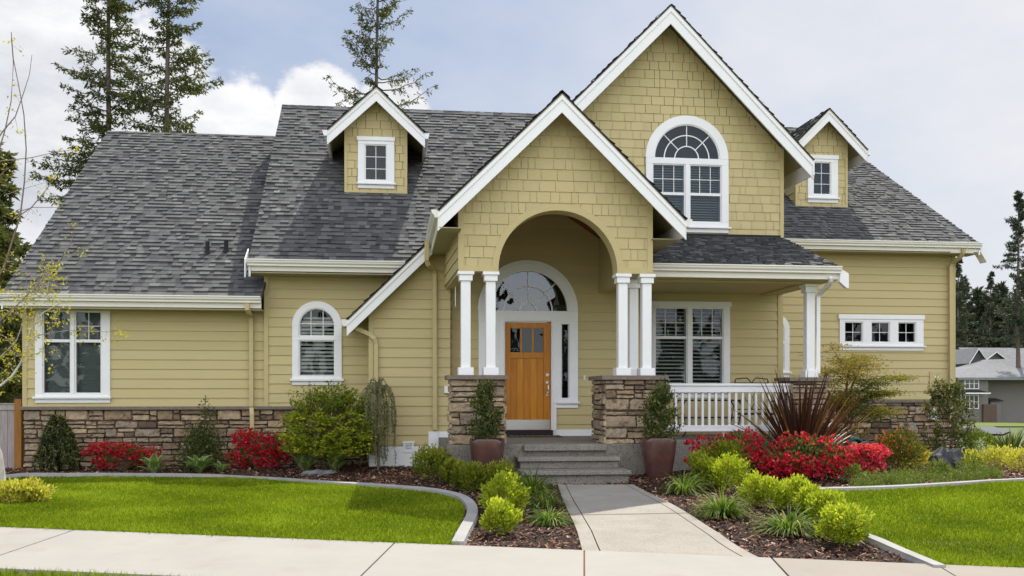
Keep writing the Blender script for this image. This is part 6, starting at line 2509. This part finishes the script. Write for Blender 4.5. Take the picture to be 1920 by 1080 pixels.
# ground cover strip beside the right lawn
def cover():
    rng = np.random.default_rng(5)
    n = 11000
    u, v = 1600 + 270 * rng.random(n), 0
    pts = []
    A = [(1592, 918), (1690, 914), (1790, 908), (1872, 899)]
    B_ = [(1612, 905), (1690, 890), (1790, 882), (1872, 882)]
    for _ in range(n):
        s_, t = rng.random() * 2.999, rng.random()
        i = int(s_)
        f = s_ - i
        a = (A[i][0] + (A[i + 1][0] - A[i][0]) * f, A[i][1] + (A[i + 1][1] - A[i][1]) * f)
        b_ = (B_[i][0] + (B_[i + 1][0] - B_[i][0]) * f, B_[i][1] + (B_[i + 1][1] - B_[i][1]) * f)
        pts.append((a[0] + (b_[0] - a[0]) * t, a[1] + (b_[1] - a[1]) * t))
    pts = pts[:2200]
    nb = NB()
    for (uu, vv) in pts[:900]:
        dens = math.sin(uu * .09) * math.sin(vv * .35 + uu * .02)
        if dens < .05 and rng.random() < .8:
            continue
        g = np.array(G(uu, vv))
        m = 22
        B = g + np.abs(rng.normal(0, 1, (m, 3))) * np.array([.0, .0, .06]) + rng.normal(0, .05, (m, 3)) * np.array([1, 1, 0])
        V, F = leaf_quads(B, unit(rng.normal(0, .6, (m, 3)) + np.array([0, 0, .7])), .05 * (.6 + .7 * rng.random(m)), .016, rng)
        nb.add(V, F, np.clip(rng.normal(.45, .25, m), 0, 1))
    o = link('ground_cover', nb.mesh('ground_cover'), 'cover_leaf')
    tag(o, 'low green ground cover along the right lawn edging', None, None, 'stuff')
cover()
dome('groundcover_mound', (-40, 94, 900, 950), ['yellow_leaf', 'yellow_leaf', 'stem'], 4200, .05, .5, 431, 'low variegated yellow mound around the foot of the pale young tree', 'shrub', 946, lumps=40, stems=8, tmean=.55, updir=1.2, dy=.55)
# small weeds by the beds
for i, (u, v, w_) in enumerate(((1598, 905, 40), (1820, 893, 46), (1762, 893, 34))):
    b = G(u, v)
    k = mpp(b) * w_
    me = shrub_mesh('sprout_%d' % i, k / 2, k / 2, k / 2.2, 260, .07, .35, 440 + i, lumps=40, tmean=.6)
    place('young_perennial', me, ['cover_leaf'], b, ('fresh green sprout at the foot of the largest red azalea', 'leafy sprout in the ground cover before the yellow shrubs', 'small sprout in the ground cover below the dark boulder')[i], 'plant', 'sprouting perennials in the right bed')
# ------------------------------------------------------------------ fence, porch furniture, small things
def fence():
    Y = 18.7
    f = empty('fence', (PX(10, Y), Y, hgt(-8, 18)))
    tag(f, 'weathered grey board fence with a stained post at the left house corner', 'fence')
    zt = PZ(757, 15, Y)
    zb = hgt(-8, 18) - .05
    x = PX(29, Y)
    mb = MB()
    i = 0
    rng = random.Random(3)
    while x > -12:
        w_ = .14
        mb.box(x - w_ + .006, x, Y + rng.uniform(-.003, .003), Y + .02, zb + .03, zt - .10, 0, rng.random())
        x -= w_
        i += 1
    mb.box(-12, PX(29, Y), Y - .025, Y - .006, zt - .115, zt - .012, 0, .8)
    mb.box(-12, PX(30, Y), Y - .04, Y + .05, zt - .012, zt + .012, 0, .2)
    mb.build('board_panel', ['fence'], f)
    p = MB()
    p.box(PX(29, Y), PX(42, Y), Y - .06, Y + .07, zb, PZ(747, 35, Y), 0)
    po = p.build('post', ['post'], f)
    c = MB()
    x0, x1, zc = PX(28, Y), PX(43, Y), PZ(747, 35, Y)
    c.box(x0 - .005, x1 + .005, Y - .075, Y + .085, zc, zc + .02)
    xm, ym = (x0 + x1) / 2, Y + .005
    c.add([(x0, Y - .07, zc + .02), (x1, Y - .07, zc + .02), (x1, Y + .08, zc + .02), (x0, Y + .08, zc + .02), (xm, ym, zc + .055)], [(0, 1, 4), (1, 2, 4), (2, 3, 4), (3, 0, 4)])
    c.build('post_cap', ['roof_edge'], po)
fence()
def iron_chair():
    Y = 17.9
    xa, xb = PX(1378, Y), PX(1440, Y)
    cx, w = (xa + xb) / 2, (xb - xa) / 2
    fl = FLOOR
    zt = PZ(709, 1410, Y)
    e = empty('iron_chair', (cx, Y, fl))
    tag(e, 'black wrought iron chair with a scrolled back behind the white railing', 'chair')
    b = MB()
    pts = lambda s: [(cx + s * w * t, Y, zt - .10 + h) for t, h in ((1, .03), (.95, .085), (.75, .085), (.5, .10), (.25, .10), (.06, .03), (0, -.02))]
    for s_ in (-1, 1):
        b.tube([(cx + s_ * w, Y - .02, fl + .42), (cx + s_ * w, Y, zt - .05)], .013, 7)
        b.tube(pts(s_), .011, 7)
        # lyre scrolls
        b.tube([(cx, Y, fl + .5), (cx + s_ * .05, Y, fl + .6), (cx + s_ * .13, Y, fl + .72), (cx + s_ * .07, Y, fl + .82), (cx + s_ * .02, Y, fl + .74), (cx + s_ * .06, Y, fl + .66)], .008, 6)
    b.tube([(cx - w, Y, zt - .10), (cx + w, Y, zt - .10)], .010, 7)
    b.tube([(cx - w, Y - .01, fl + .50), (cx + w, Y - .01, fl + .50)], .010, 7)
    b.build('backrest', ['iron'], e)
    s = MB()
    s.box(cx - w, cx + w, Y - .46, Y, fl + .40, fl + .425)
    for i in range(1, 8):
        s.tube([(cx - w + 2 * w * i / 8, Y - .46, fl + .43), (cx - w + 2 * w * i / 8, Y, fl + .43)], .006, 5)
    s.build('seat', ['iron'], e)
    for sx in (-1, 1):
        for y in (Y - .44, Y - .02):
            l = MB()
            l.tube([(cx + sx * (w - .015), y, fl + .41), (cx + sx * (w - .01), y, fl + .2), (cx + sx * (w + .02), y, fl)], .012, 7)
            l.build('leg', ['iron'], e)
        a = MB()
        a.tube([(cx + sx * w, Y, fl + .64), (cx + sx * w, Y - .3, fl + .66), (cx + sx * w, Y - .42, fl + .62), (cx + sx * w, Y - .42, fl + .42)], .011, 7)
        a.build('armrest', ['iron'], e)
iron_chair()
def iron_bench():
    Y = 17.7
    xa, xb = PX(1266, Y), PX(1374, Y)
    fl = FLOOR
    e = empty('iron_table', ((xa + xb) / 2, Y, fl))
    tag(e, 'low black iron table with curved legs behind the railing under the porch window', 'table')
    t = MB()
    z = PZ(749, 1320, Y)
    t.box(xa, xb, Y - .5, Y, z - .03, z)
    t.build('tabletop', ['iron'], e)
    s = MB()
    z2 = PZ(781, 1320, Y)
    s.box(xa + .02, xb - .02, Y - .45, Y - .05, z2 - .02, z2)
    s.build('shelf', ['iron'], e)
    for x, sg in ((xa + .03, -1), (xb - .03, 1)):
        for y in (Y - .47, Y - .03):
            l = MB()
            l.tube([(x - sg * .02, y, z - .03), (x + sg * .04, y, z - .12), (x, y, z2), (x - sg * .05, y, fl + .12), (x + sg * .03, y, fl)], .014, 7)
            l.build('leg', ['iron'], e)
iron_bench()
def door_mat():
    m = MB()
    y0, y1 = D_D - .62, D_D - .12
    x0, x1 = PX(948, y1), PX(1056, y0)
    m.box(x0, x1, y0, y1, FLOOR + .002, FLOOR + .018, 0, .1)
    n = 9
    for i in range(n):
        x = x0 + .06 + (x1 - x0 - .12) * i / n
        m.box(x, x + (x1 - x0 - .12) / n * .55, y0 + .06, y1 - .06, FLOOR + .018, FLOOR + .022, 0, 1.0)
    o = m.build('door_mat', ['mat_coir'])
    tag(o, 'brown patterned coir door mat in front of the wooden door', 'door mat')
door_mat()
def hose_reel():
    b = Vector((PX(1600, 18.6), 18.6, 0))
    b.z = hgt(b.x, b.y)
    e = empty('hose_reel', b)
    tag(e, 'teal garden hose on a dark reel half hidden behind the flax', 'hose reel')
    m = MB()
    for k in range(5):
        pts = [(b.x + math.cos(t) * .19, b.y - .1 + .045 * k, b.z + .30 + math.sin(t) * .19) for t in np.linspace(0, 2 * math.pi, 20)]
        m.tube(pts, .022, 6, cap=False)
    m.build('hose', ['teal'], e)
    f = MB()
    for y in (b.y - .15, b.y + .13):
        f.tube([(b.x - .2, y, b.z), (b.x, y, b.z + .32), (b.x + .2, y, b.z)], .018, 6)
    f.tube([(b.x, b.y - .17, b.z + .30), (b.x, b.y + .15, b.z + .30)], .02, 6)
    f.build('frame', ['roof_edge'], e)
hose_reel()

# ------------------------------------------------------------------ trees
def conifer_meshes(H, R0, crown0, wid, nb_, seed, clump=1.0, lean=0.0, dens=1.0, upturn=.2, leafsize=1.0, gap=.0, quads=5):
    """trunk + crown of an open, irregular conifer"""
    rng = np.random.default_rng(seed)
    tk = MB()
    path, rad = [], []
    for i in range(15):
        f = i / 14
        path.append((lean * f * f + .04 * math.sin(f * 9), .03 * math.sin(f * 7), H * f))
        rad.append(R0 * (1 - f) ** .8 + .012)
    tk.tube(path, rad, 9)
    px = lambda z: np.interp(z, [p[2] for p in path], [p[0] for p in path])
    nb = NB()
    segs = []
    for k in range(nb_):
        f = (k + rng.random()) / nb_
        z = H * (crown0 + (1 - crown0) * f)
        prof = (1 - f) ** .75 * (.75 + .25 * math.sin(f * 23 + seed)) + .05
        ln = wid * prof * (.55 + .6 * rng.random())
        if rng.random() < gap:
            ln *= .35
        a = rng.random() * 6.283
        d = np.array([math.cos(a), math.sin(a), 0])
        rise = -.28 + .42 * f + rng.normal(0, .10)
        S_ = max(5, int(ln / .32))
        p = np.array([px(z), 0, z])
        prev = p
        for i in range(1, S_ + 1):
            t = i / S_
            q = p + d * ln * t + np.array([0, 0, ln * (rise * t + upturn * t * t)]) + rng.normal(0, .03, 3)
            r = .035 * (ln / 3) + .006
            segs.append((prev, q, r * (1 - t) + .012, r * (1 - t * .95) + .009))
            if t > .18:
                side = np.cross(d, [0, 0, 1])
                for sgn in (-1, 1, 0):
                    if rng.random() > .88 * dens:
                        continue
                    tl = ln * .26 * (1.15 - t) * (.5 + .8 * rng.random()) + .12
                    tdir = side * sgn * .8 + d * .55 + np.array([0, 0, rng.normal(-.12, .18)])
                    tdir /= np.linalg.norm(tdir)
                    e = q + tdir * tl
                    segs.append((q, e, .010, .006))
                    nc = max(2, int(tl / .14 * clump))
                    for c in range(nc):
                        cc = q + tdir * tl * ((c + .6) / nc) + rng.normal(0, .045, 3)
                        m = quads
                        B = np.tile(cc, (m, 1)) + rng.normal(0, .03, (m, 3))
                        D = unit(tdir[None] * .6 + rng.normal(0, .65, (m, 3)) + np.array([0, 0, -.10]))
                        V, F = leaf_quads(B, D, leafsize * .23 * (.6 + .7 * rng.random(m)), leafsize * .075, rng)
                        nb.add(V, F, np.clip(rng.normal(.40 + .2 * (d[0] > 0), .2, m), 0, 1))
            prev = q
    nb.sticks(segs, 1, .35)
    mt = tk
    return tk, nb.mesh('conifer_crown_%d' % seed)
def conifer(loc, tk, crown, label, group, needle='needle', name='conifer'):
    e = empty(name, (0, 0, 0))
    t = tk.build('trunk', ['bark'], e, smooth=True)
    c = link('crown', crown, [needle, 'bark'], e)
    e.location = loc
    tag(e, label, 'tree', group)
    return e
def copy_tree(e, loc, label, group, sc, rz):
    r = e.copy()
    COL.objects.link(r)
    r.location, r.scale, r.rotation_euler = loc, sc, (0, 0, rz)
    r['label'], r['group'] = label, group
    for ch in e.children:
        c = ch.copy()
        COL.objects.link(c)
        c.parent = r
    return r
GC = 'tall conifers rising behind the roofs'
def behind(u, D):
    p = P(u, HOR, D)
    return Vector((p.x, p.y, hgt(p.x, p.y)))
tA = conifer_meshes(25.5, .18, .30, 3.4, 165, 701, lean=-.25, dens=.92, clump=1.0, leafsize=.85)
conifer(behind(209, 44), *tA, 'dense tall conifer rising behind the left end of the left roof', GC)
tB = conifer_meshes(25.0, .18, .33, 3.6, 142, 702, lean=.1, dens=.88, upturn=.32, leafsize=.85)
conifer(behind(313, 44), *tB, 'tall conifer with upswept branches, right neighbour of the dense one over the left roof', GC)
tC = conifer_meshes(25.5, .14, .36, 3.5, 125, 703, lean=.05, dens=.8, upturn=.5, clump=.85, leafsize=.7, gap=.12)
conifer(behind(706, 44), *tC, 'sparse thin conifer rising behind the left dormer', GC)
# dark wood seen past the left corner of the house
tD = conifer_meshes(9.3, .16, .10, 1.9, 75, 704, dens=.85, clump=.9, leafsize=1.15)
LW = 'dark conifers beyond the left fence'
d0 = conifer(behind(2, 33), *tD, 'dark bushy conifer beyond the left fence, beside the roof end', LW)
for i, (u, D, s_, lb) in enumerate(((-26, 30, .95, 'dark conifer cut by the left picture border beyond the fence'), (24, 40, .72, 'shorter dark conifer between the fence post and the tall bushy one'), (44, 36, .62, 'small dark conifer showing just left of the house corner'), (-60, 38, 1.0, 'dark conifer furthest to the left, outside the fence line'))):
    copy_tree(d0, behind(u, D), lb, LW, (s_, s_, s_), i * 1.7)
# right: the tall pine and the wood beyond the grey house
tE = conifer_meshes(21.7, .24, .34, 2.9, 110, 705, dens=.85, upturn=.15, clump=1.0, leafsize=1.1, gap=.15)
RW = 'conifers of the wood beyond the grey house'
pine = conifer(behind(1909, 84), *tE, 'tallest thin conifer, right border, standing above the grey house', RW, 'far_needle')
tF = conifer_meshes(22, .30, .16, 4.0, 85, 706, dens=1.0, upturn=.05, clump=.9, leafsize=1.5, quads=4)
f0 = conifer(behind(1857, 128), *tF, 'pointed conifer standing clear in the gap right of the house corner', RW, 'far_needle')
f0.scale = (.92, .92, .92)
spec = [(1796, 120, .95, 'conifer just right of the downspout of the house'), (1812, 125, .85, 'slimmer conifer second from the house corner'), (1832, 140, .80, 'low conifer left of the pointed one in the gap'), (1843, 118, .60, 'short conifer in front of the pointed one'),
        (1876, 135, .72, 'conifer right of the pointed one, above the grey gables'), (1890, 122, .68, 'dark conifer behind the tallest thin one'), (1902, 130, .80, 'conifer at the foot of the tallest thin one'), (1922, 126, .9, 'conifer at the right picture border behind the grey roof'),
        (1820, 150, .7, 'distant conifer between the two beside the house corner'), (1866, 150, .66, 'distant conifer just left of the grey gable peak'), (1940, 120, 1.0, 'conifer beyond the right picture border'), (1782, 135, .9, 'conifer mostly hidden by the right house corner')]
for i, (u, D, s_, lb) in enumerate(spec):
    copy_tree(f0, behind(u, D), lb, RW, (s_ * 1.02, s_ * 1.02, s_), i * 2.1)

# ---- the pale young tree at the left border, leafing out
def young_tree():
    D = 14.2
    base = G(2, 924)
    D = base.y
    root = empty('young_tree', base)
    tag(root, 'pale-barked young tree with sparse yellow-green new leaves at the left border', 'tree')
    rng = np.random.default_rng(3)
    tk = MB()
    W_ = lambda u, v, dy=0: P(u, v, D + dy)
    k = mpp(base)
    trunk = [(2, 930), (6, 905), (4, 880), (-1, 850), (-14, 815), (-24, 775), (-28, 730), (-30, 660), (-34, 560), (-36, 430), (-30, 300)]
    tk.tube([W_(u, v) for u, v in trunk], [k * r for r in (6.0, 5.2, 4.8, 4.6, 4.4, 4.2, 4.0, 3.4, 2.8, 2.2, 1.4)], 9, 0, .8)
    limbs = [
        ([(-26, 735), (2, 723), (22, 708), (38, 683), (46, 655), (56, 620), (80, 588), (110, 570)], 3.0, .9),
        ([(-34, 560), (-10, 528), (8, 500), (22, 455), (36, 405), (46, 340), (50, 280), (44, 215), (36, 165), (28, 110), (22, 62)], 2.2, .1),
        ([(-36, 430), (-6, 300), (10, 240), (20, 190), (24, 120), (22, 70)], 1.6, .15),
        ([(-20, 285), (4, 250), (28, 218), (44, 180), (56, 140), (62, 104)], 1.5, .2),
        ([(-30, 310), (0, 302), (60, 294), (100, 286), (138, 279)], 1.3, .3),
        ([(30, 400), (60, 388), (110, 388), (120, 389)], 1.0, .3),
        ([(26, 410), (60, 390), (85, 358), (105, 330), (118, 312)], 1.2, .2),
        ([(10, 365), (50, 352), (90, 340)], .8, .3),
        ([(-30, 650), (0, 600), (30, 570), (60, 545), (84, 515), (88, 480)], 1.7, .4),
        ([(56, 552), (76, 530), (108, 495), (132, 455), (142, 420)], 1.1, .2),
        ([(48, 650), (70, 630), (100, 622), (130, 620), (170, 621), (205, 623), (232, 630)], 1.2, .5),
        ([(60, 612), (78, 600), (98, 606), (120, 604)], .8, .4),
        ([(-30, 590), (10, 582), (40, 590), (62, 600)], 1.2, .5),
        ([(-10, 560), (20, 555), (60, 560), (86, 556), (100, 540)], 1.0, .3),
        ([(-28, 700), (0, 670), (30, 640), (42, 600), (50, 560), (48, 500)], 1.4, .6),
        ([(10, 655), (30, 660), (50, 668), (80, 660), (92, 655)], .8, .5),
        ([(-20, 620), (10, 630), (24, 650), (30, 690)], .9, .5),
        ([(88, 560), (92, 520), (90, 490)], .7, .6),
        ([(0, 505), (40, 512), (80, 520), (110, 528)], .7, .3),
        ([(-10, 340), (8, 322), (18, 314)], .6, .3),
    ]
    tips = []
    for path, r, t in limbs:
        dy = rng.normal(0, .35)
        n = len(path)
        pts = [W_(u + rng.normal(0, 1.0), v + rng.normal(0, 1.0), dy * (i / n)) for i, (u, v) in enumerate(path)]
        tk.tube(pts, [k * (r * (1 - .7 * i / (n - 1)) * .95) for i in range(n)], 6, 0, t)
        for i in range(1, n):
            tips.append((pts[i - 1], pts[i], i / (n - 1)))
    tk.build('trunk', ['birch'], root, smooth=True)
    nb = NB()
    segs = []
    b_ = np.array(base)
    for p0, p1, f in tips:
        zpx = 740 - (p1.z - ZC) / (D / 1.05) * FPX
        low = zpx > 470
        cnt = rng.poisson(4.0 if low else (.7 if f < .95 else 2.2))
        for _ in range(cnt):
            t = rng.random()
            c = np.array(p0) * (1 - t) + np.array(p1) * t
            e = c + rng.normal(0, .09, 3)
            segs.append((c - b_, e - b_, .003, .0015))
            m = rng.integers(4, 9)
            B = np.tile(e - b_, (m, 1)) + rng.normal(0, .03, (m, 3))
            V, F = leaf_quads(B, unit(rng.normal(0, .7, (m, 3)) + np.array([0, 0, .1])), .045 * (.6 + .7 * rng.random(m)), .026, rng)
            nb.add(V, F, np.clip(rng.normal(.5, .25, m), 0, 1))
    for u, v in ((142, 279), (140, 283), (96, 332), (98, 338), (156, 473), (100, 540), (114, 525), (130, 565), (116, 600), (95, 690), (232, 630), (222, 626), (104, 515), (108, 500), (118, 530)):
        e = np.array(W_(u, v)) - b_
        m = 9
        B = np.tile(e, (m, 1)) + rng.normal(0, .035, (m, 3))
        V, F = leaf_quads(B, unit(rng.normal(0, .7, (m, 3))), .05, .03, rng)
        nb.add(V, F, np.clip(rng.normal(.6, .25, m), 0, 1))
    nb.sticks(segs, 1, .4)
    link('crown', nb.mesh('young_tree_leaves'), ['spring_leaf', 'birch'], root, base)
young_tree()

# ------------------------------------------------------------------ the grey house down the street, and the street
def grey_house():
    D = 82.0
    X = lambda u, d=D: PX(u, d)
    Z = lambda v, u=1860, d=D: PZ(v, u, d)
    gz = hgt(X(1850), D)
    e = empty('grey_house', (X(1860), D, gz))
    tag(e, 'dark grey two-storey house with white window trim down the street on the right', 'house')
    w = MB()
    x0, x1 = X(1799), X(1985)
    zt = Z(707)
    w.box(x0, X(1853), D, D + 9, gz - 1, zt)
    w.box(X(1853) + .01, x1, D + 1.6, D + 9, gz - 1, zt)
    w.build('wall', ['grey_wall'], e)
    u = MB()
    D2 = D + 6
    u.prism([(X(1816, D2), D2, Z(690, 1850, D2)), (X(1846, D2), D2, Z(690, 1850, D2)), (X(1846, D2), D2, Z(676, 1850, D2)), (X(1830, D2), D2, Z(655, 1850, D2)), (X(1816, D2), D2, Z(678, 1850, D2))], (0, 6, 0))
    u.prism([(X(1846, D2) + .01, D2 + .6, Z(700, 1850, D2)), (X(1960, D2), D2 + .6, Z(700, 1850, D2)), (X(1960, D2), D2 + .6, Z(676, 1850, D2)), (X(1846, D2) + .01, D2 + .6, Z(676, 1850, D2))], (0, 6, 0))
    u.prism([(X(1850, D2), D2 + .3, Z(674, 1850, D2)), (X(1884, D2), D2 + .3, Z(674, 1850, D2)), (X(1868, D2), D2 + .3, Z(660, 1850, D2))], (0, .28, 0))
    u.build('gable_wall', ['grey_gable'], e)
    r = MB()
    # lower hip roof
    za, zb = Z(708), Z(671, 1860, D + 4.5)
    pv = lambda u, v: P(u, v, D - .5 + 5.0 * (708 - v) / 37.0)
    front = [P(1790, 708, D - .5), P(2000, 708, D - .5), pv(2000, 671), pv(1852, 674), pv(1843, 686), pv(1818, 690)]
    r.add(front, [tuple(range(6))])
    back_ = [Vector((p.x, 2 * (D + 4.5) - p.y, p.z)) for p in front]
    r.add(front[2:] + back_[2:], [(0, 4, 5, 1), (1, 5, 6, 2), (2, 6, 7, 3)])
    r.add([front[0], front[5], back_[5], back_[0]], [(0, 1, 2, 3)])
    r.box(X(1790), X(2000), D - .48, D - .2, za - .22, za - .02)
    # upper roofs
    zu = Z(652, 1860, D2 + 3)
    r.add([(X(1830, D2), D2 - .4, Z(652.5, 1850, D2)), (X(1849, D2), D2 - .4, Z(681, 1850, D2)), (X(1849, D2), D2 + 6, Z(681, 1850, D2)), (X(1830, D2), D2 + 6, Z(652.5, 1850, D2))], [(0, 1, 2, 3)])
    r.add([(X(1830, D2), D2 - .4, Z(652.5, 1850, D2)), (X(1812, D2), D2 - .4, Z(682, 1850, D2)), (X(1812, D2), D2 + 6, Z(682, 1850, D2)), (X(1830, D2), D2 + 6, Z(652.5, 1850, D2))], [(0, 1, 2, 3)])
    r.add([(X(1832, D2), D2 + .5, Z(678, 1850, D2)), (X(1980, D2), D2 + .5, Z(678, 1850, D2)), (X(1980, D2), D2 + 3, zu), (X(1830, D2), D2 + 3, zu)], [(0, 1, 2, 3)])
    r.add([(X(1868, D2), D2 - .0, Z(658.5, 1850, D2)), (X(1888, D2), D2 - .0, Z(673.5, 1850, D2)), (X(1888, D2), D2 + 3, Z(673, 1850, D2)), (X(1868, D2), D2 + 3, Z(658.5, 1850, D2))], [(0, 1, 2, 3)])
    r.add([(X(1868, D2), D2 - .0, Z(658.5, 1850, D2)), (X(1847, D2), D2 - .0, Z(675, 1850, D2)), (X(1847, D2), D2 + 3, Z(675, 1850, D2)), (X(1868, D2), D2 + 3, Z(658.5, 1850, D2))], [(0, 1, 2, 3)])
    r.build('roof', ['grey_roof'], e)
    t = MB()
    def bd(p, q, h, dd):
        t.prism([(X(p[0], D2), D2 - dd, Z(p[1], 1850, D2)), (X(q[0], D2), D2 - dd, Z(q[1], 1850, D2)), (X(q[0], D2), D2 - dd, Z(q[1] + h, 1850, D2)), (X(p[0], D2), D2 - dd, Z(p[1] + h, 1850, D2))], (0, .06, 0))
    bd((1830, 653), (1812, 682), 2.2, .5)
    bd((1830, 653), (1849, 681), 2.2, .5)
    bd((1868, 659), (1847, 675), 2.2, .1)
    bd((1868, 659), (1888, 673.5), 2.2, .1)
    t.build('rake_board', ['white'], e)
    def win(u0, u1, v0, v1, nx, ny):
        m = MB()
        m.box(X(u0), X(u1), D - .10, D + .02, Z(v1), Z(v0))
        wd = m.build('window', ['white'], e)
        g = MB()
        cu = (u1 - u0 - 1.6) / nx
        for i in range(nx):
            for j in range(ny):
                cv = (v1 - v0 - 2) / ny
                a, b = u0 + 1.2 + i * cu + .3, u0 + 1.2 + (i + 1) * cu - 1.0
                c, d_ = v0 + 1.2 + j * cv + .3, v0 + 1.2 + (j + 1) * cv - .5
                g.add([(X(a), D - .105, Z(d_)), (X(b), D - .105, Z(d_)), (X(b), D - .105, Z(c)), (X(a), D - .105, Z(c))], [(0, 1, 2, 3)])
        g.build('pane', ['dark_glass'], wd)
    win(1807.5, 1834.5, 709, 729.5, 3, 2)
    win(1800, 1834, 740, 766.5, 4, 2)
    s = MB()
    s.add([(X(1799), D - .02, Z(731.5)), (X(1838), D - .02, Z(731.5)), (X(1844), D - 1.0, Z(736.5)), (X(1799), D - 1.0, Z(736.5))], [(0, 1, 2, 3)])
    s.build('canopy', ['roof_edge'], e)
    c = MB()
    c.box(X(1799), X(1844.5), D - 1.05, D - .9, Z(738.5), Z(736.3))
    c.build('canopy_board', ['white'], e)
    k = MB()
    k.box(X(1841), X(1866), D - .25, D + 1.58, gz - .5, Z(758), 0, .0)
    k.build('stone_base', ['stone'], e)
    b = MB()
    b.box(X(1866), X(1886), D + .7, D + 1.58, gz - .5, Z(753))
    b.build('bay_box', ['grey_wall'], e)
    b = MB()
    b.prism([(X(1864), D + .5, Z(752.5)), (X(1888), D + .5, Z(752.5)), (X(1886), D + 1.5, Z(748.5)), (X(1864), D + 1.5, Z(748.5))], (0, 0, .08))
    b.build('bay_roof', ['roof_edge'], e)
grey_house()
def street():
    m = MB()
    c = [G(1790, 799), G(1868, 808), G(1885, 801), G(1855, 791), G(1790, 789)]
    pl_ = [tuple(q[:2]) for q in c]
    o = sheet('street', ['asphalt'], [(PX(1786, 40), 40), (PX(1880, 38), 38), (PX(1896, 45), 45), (PX(1862, 58), 58), (PX(1780, 60), 60)], .03, 2.0)
    sheet('far_lawn', ['lawn'], [(PX(1780, 61), 61), (PX(1862, 59), 59), (PX(1990, 60), 60), (PX(1990, 80.5), 80.5), (PX(1780, 80.5), 80.5)], .02, 3.0)
street()

# ---- woods that read as one mass: beyond the grey house, and across the street (they darken the window glass)
def treeline(name, spots, label, seed):
    tk, me = conifer_meshes(16, .2, .06, 3.4, 60, seed, dens=.9, clump=.45, leafsize=3.0, quads=4)
    n, m = len(me.vertices), len(me.polygons)
    V = np.empty(n * 3, np.float32)
    me.vertices.foreach_get('co', V)
    V = V.reshape(-1, 3)
    F = np.empty(m * 4, np.int32)
    me.loops.foreach_get('vertex_index', F)
    F = F.reshape(-1, 4)
    T = np.empty(m, np.float32)
    me.attributes['tint'].data.foreach_get('value', T)
    rng = np.random.default_rng(seed)
    nb = NB()
    for x, y, s_ in spots:
        a = rng.random() * 6.28
        R = np.array([[math.cos(a), -math.sin(a), 0], [math.sin(a), math.cos(a), 0], [0, 0, 1]])
        nb.add((V @ R.T) * s_ + np.array([x, y, hgt(x, y) - .2]), F, np.clip(T + rng.normal(0, .12), 0, 1))
        p = np.array([x, y, hgt(x, y) - .2])
        nb.sticks([(p, p + np.array([0, 0, 14 * s_]), .28 * s_, .05)], 1, .3)
    o = link(name, nb.mesh(name), ['far_needle', 'bark'])
    tag(o, label, None, None, 'stuff')
rng_t = random.Random(8)
far = []
for i in range(34):
    u, D = rng_t.uniform(1775, 1975), rng_t.uniform(132, 165)
    far.append((PX(u, D), D, rng_t.uniform(.8, 1.25)))
treeline('woodland', far, 'dense dark conifer wood on the rise beyond the grey house', 811)
near = []
for i in range(46):
    near.append((-62 + i * 2.9 + rng_t.uniform(-1.2, 1.2), rng_t.uniform(-54, -38), rng_t.uniform(.44, .72)))
treeline('woodland', near, 'conifer wood across the street, mirrored in the window glass', 812)
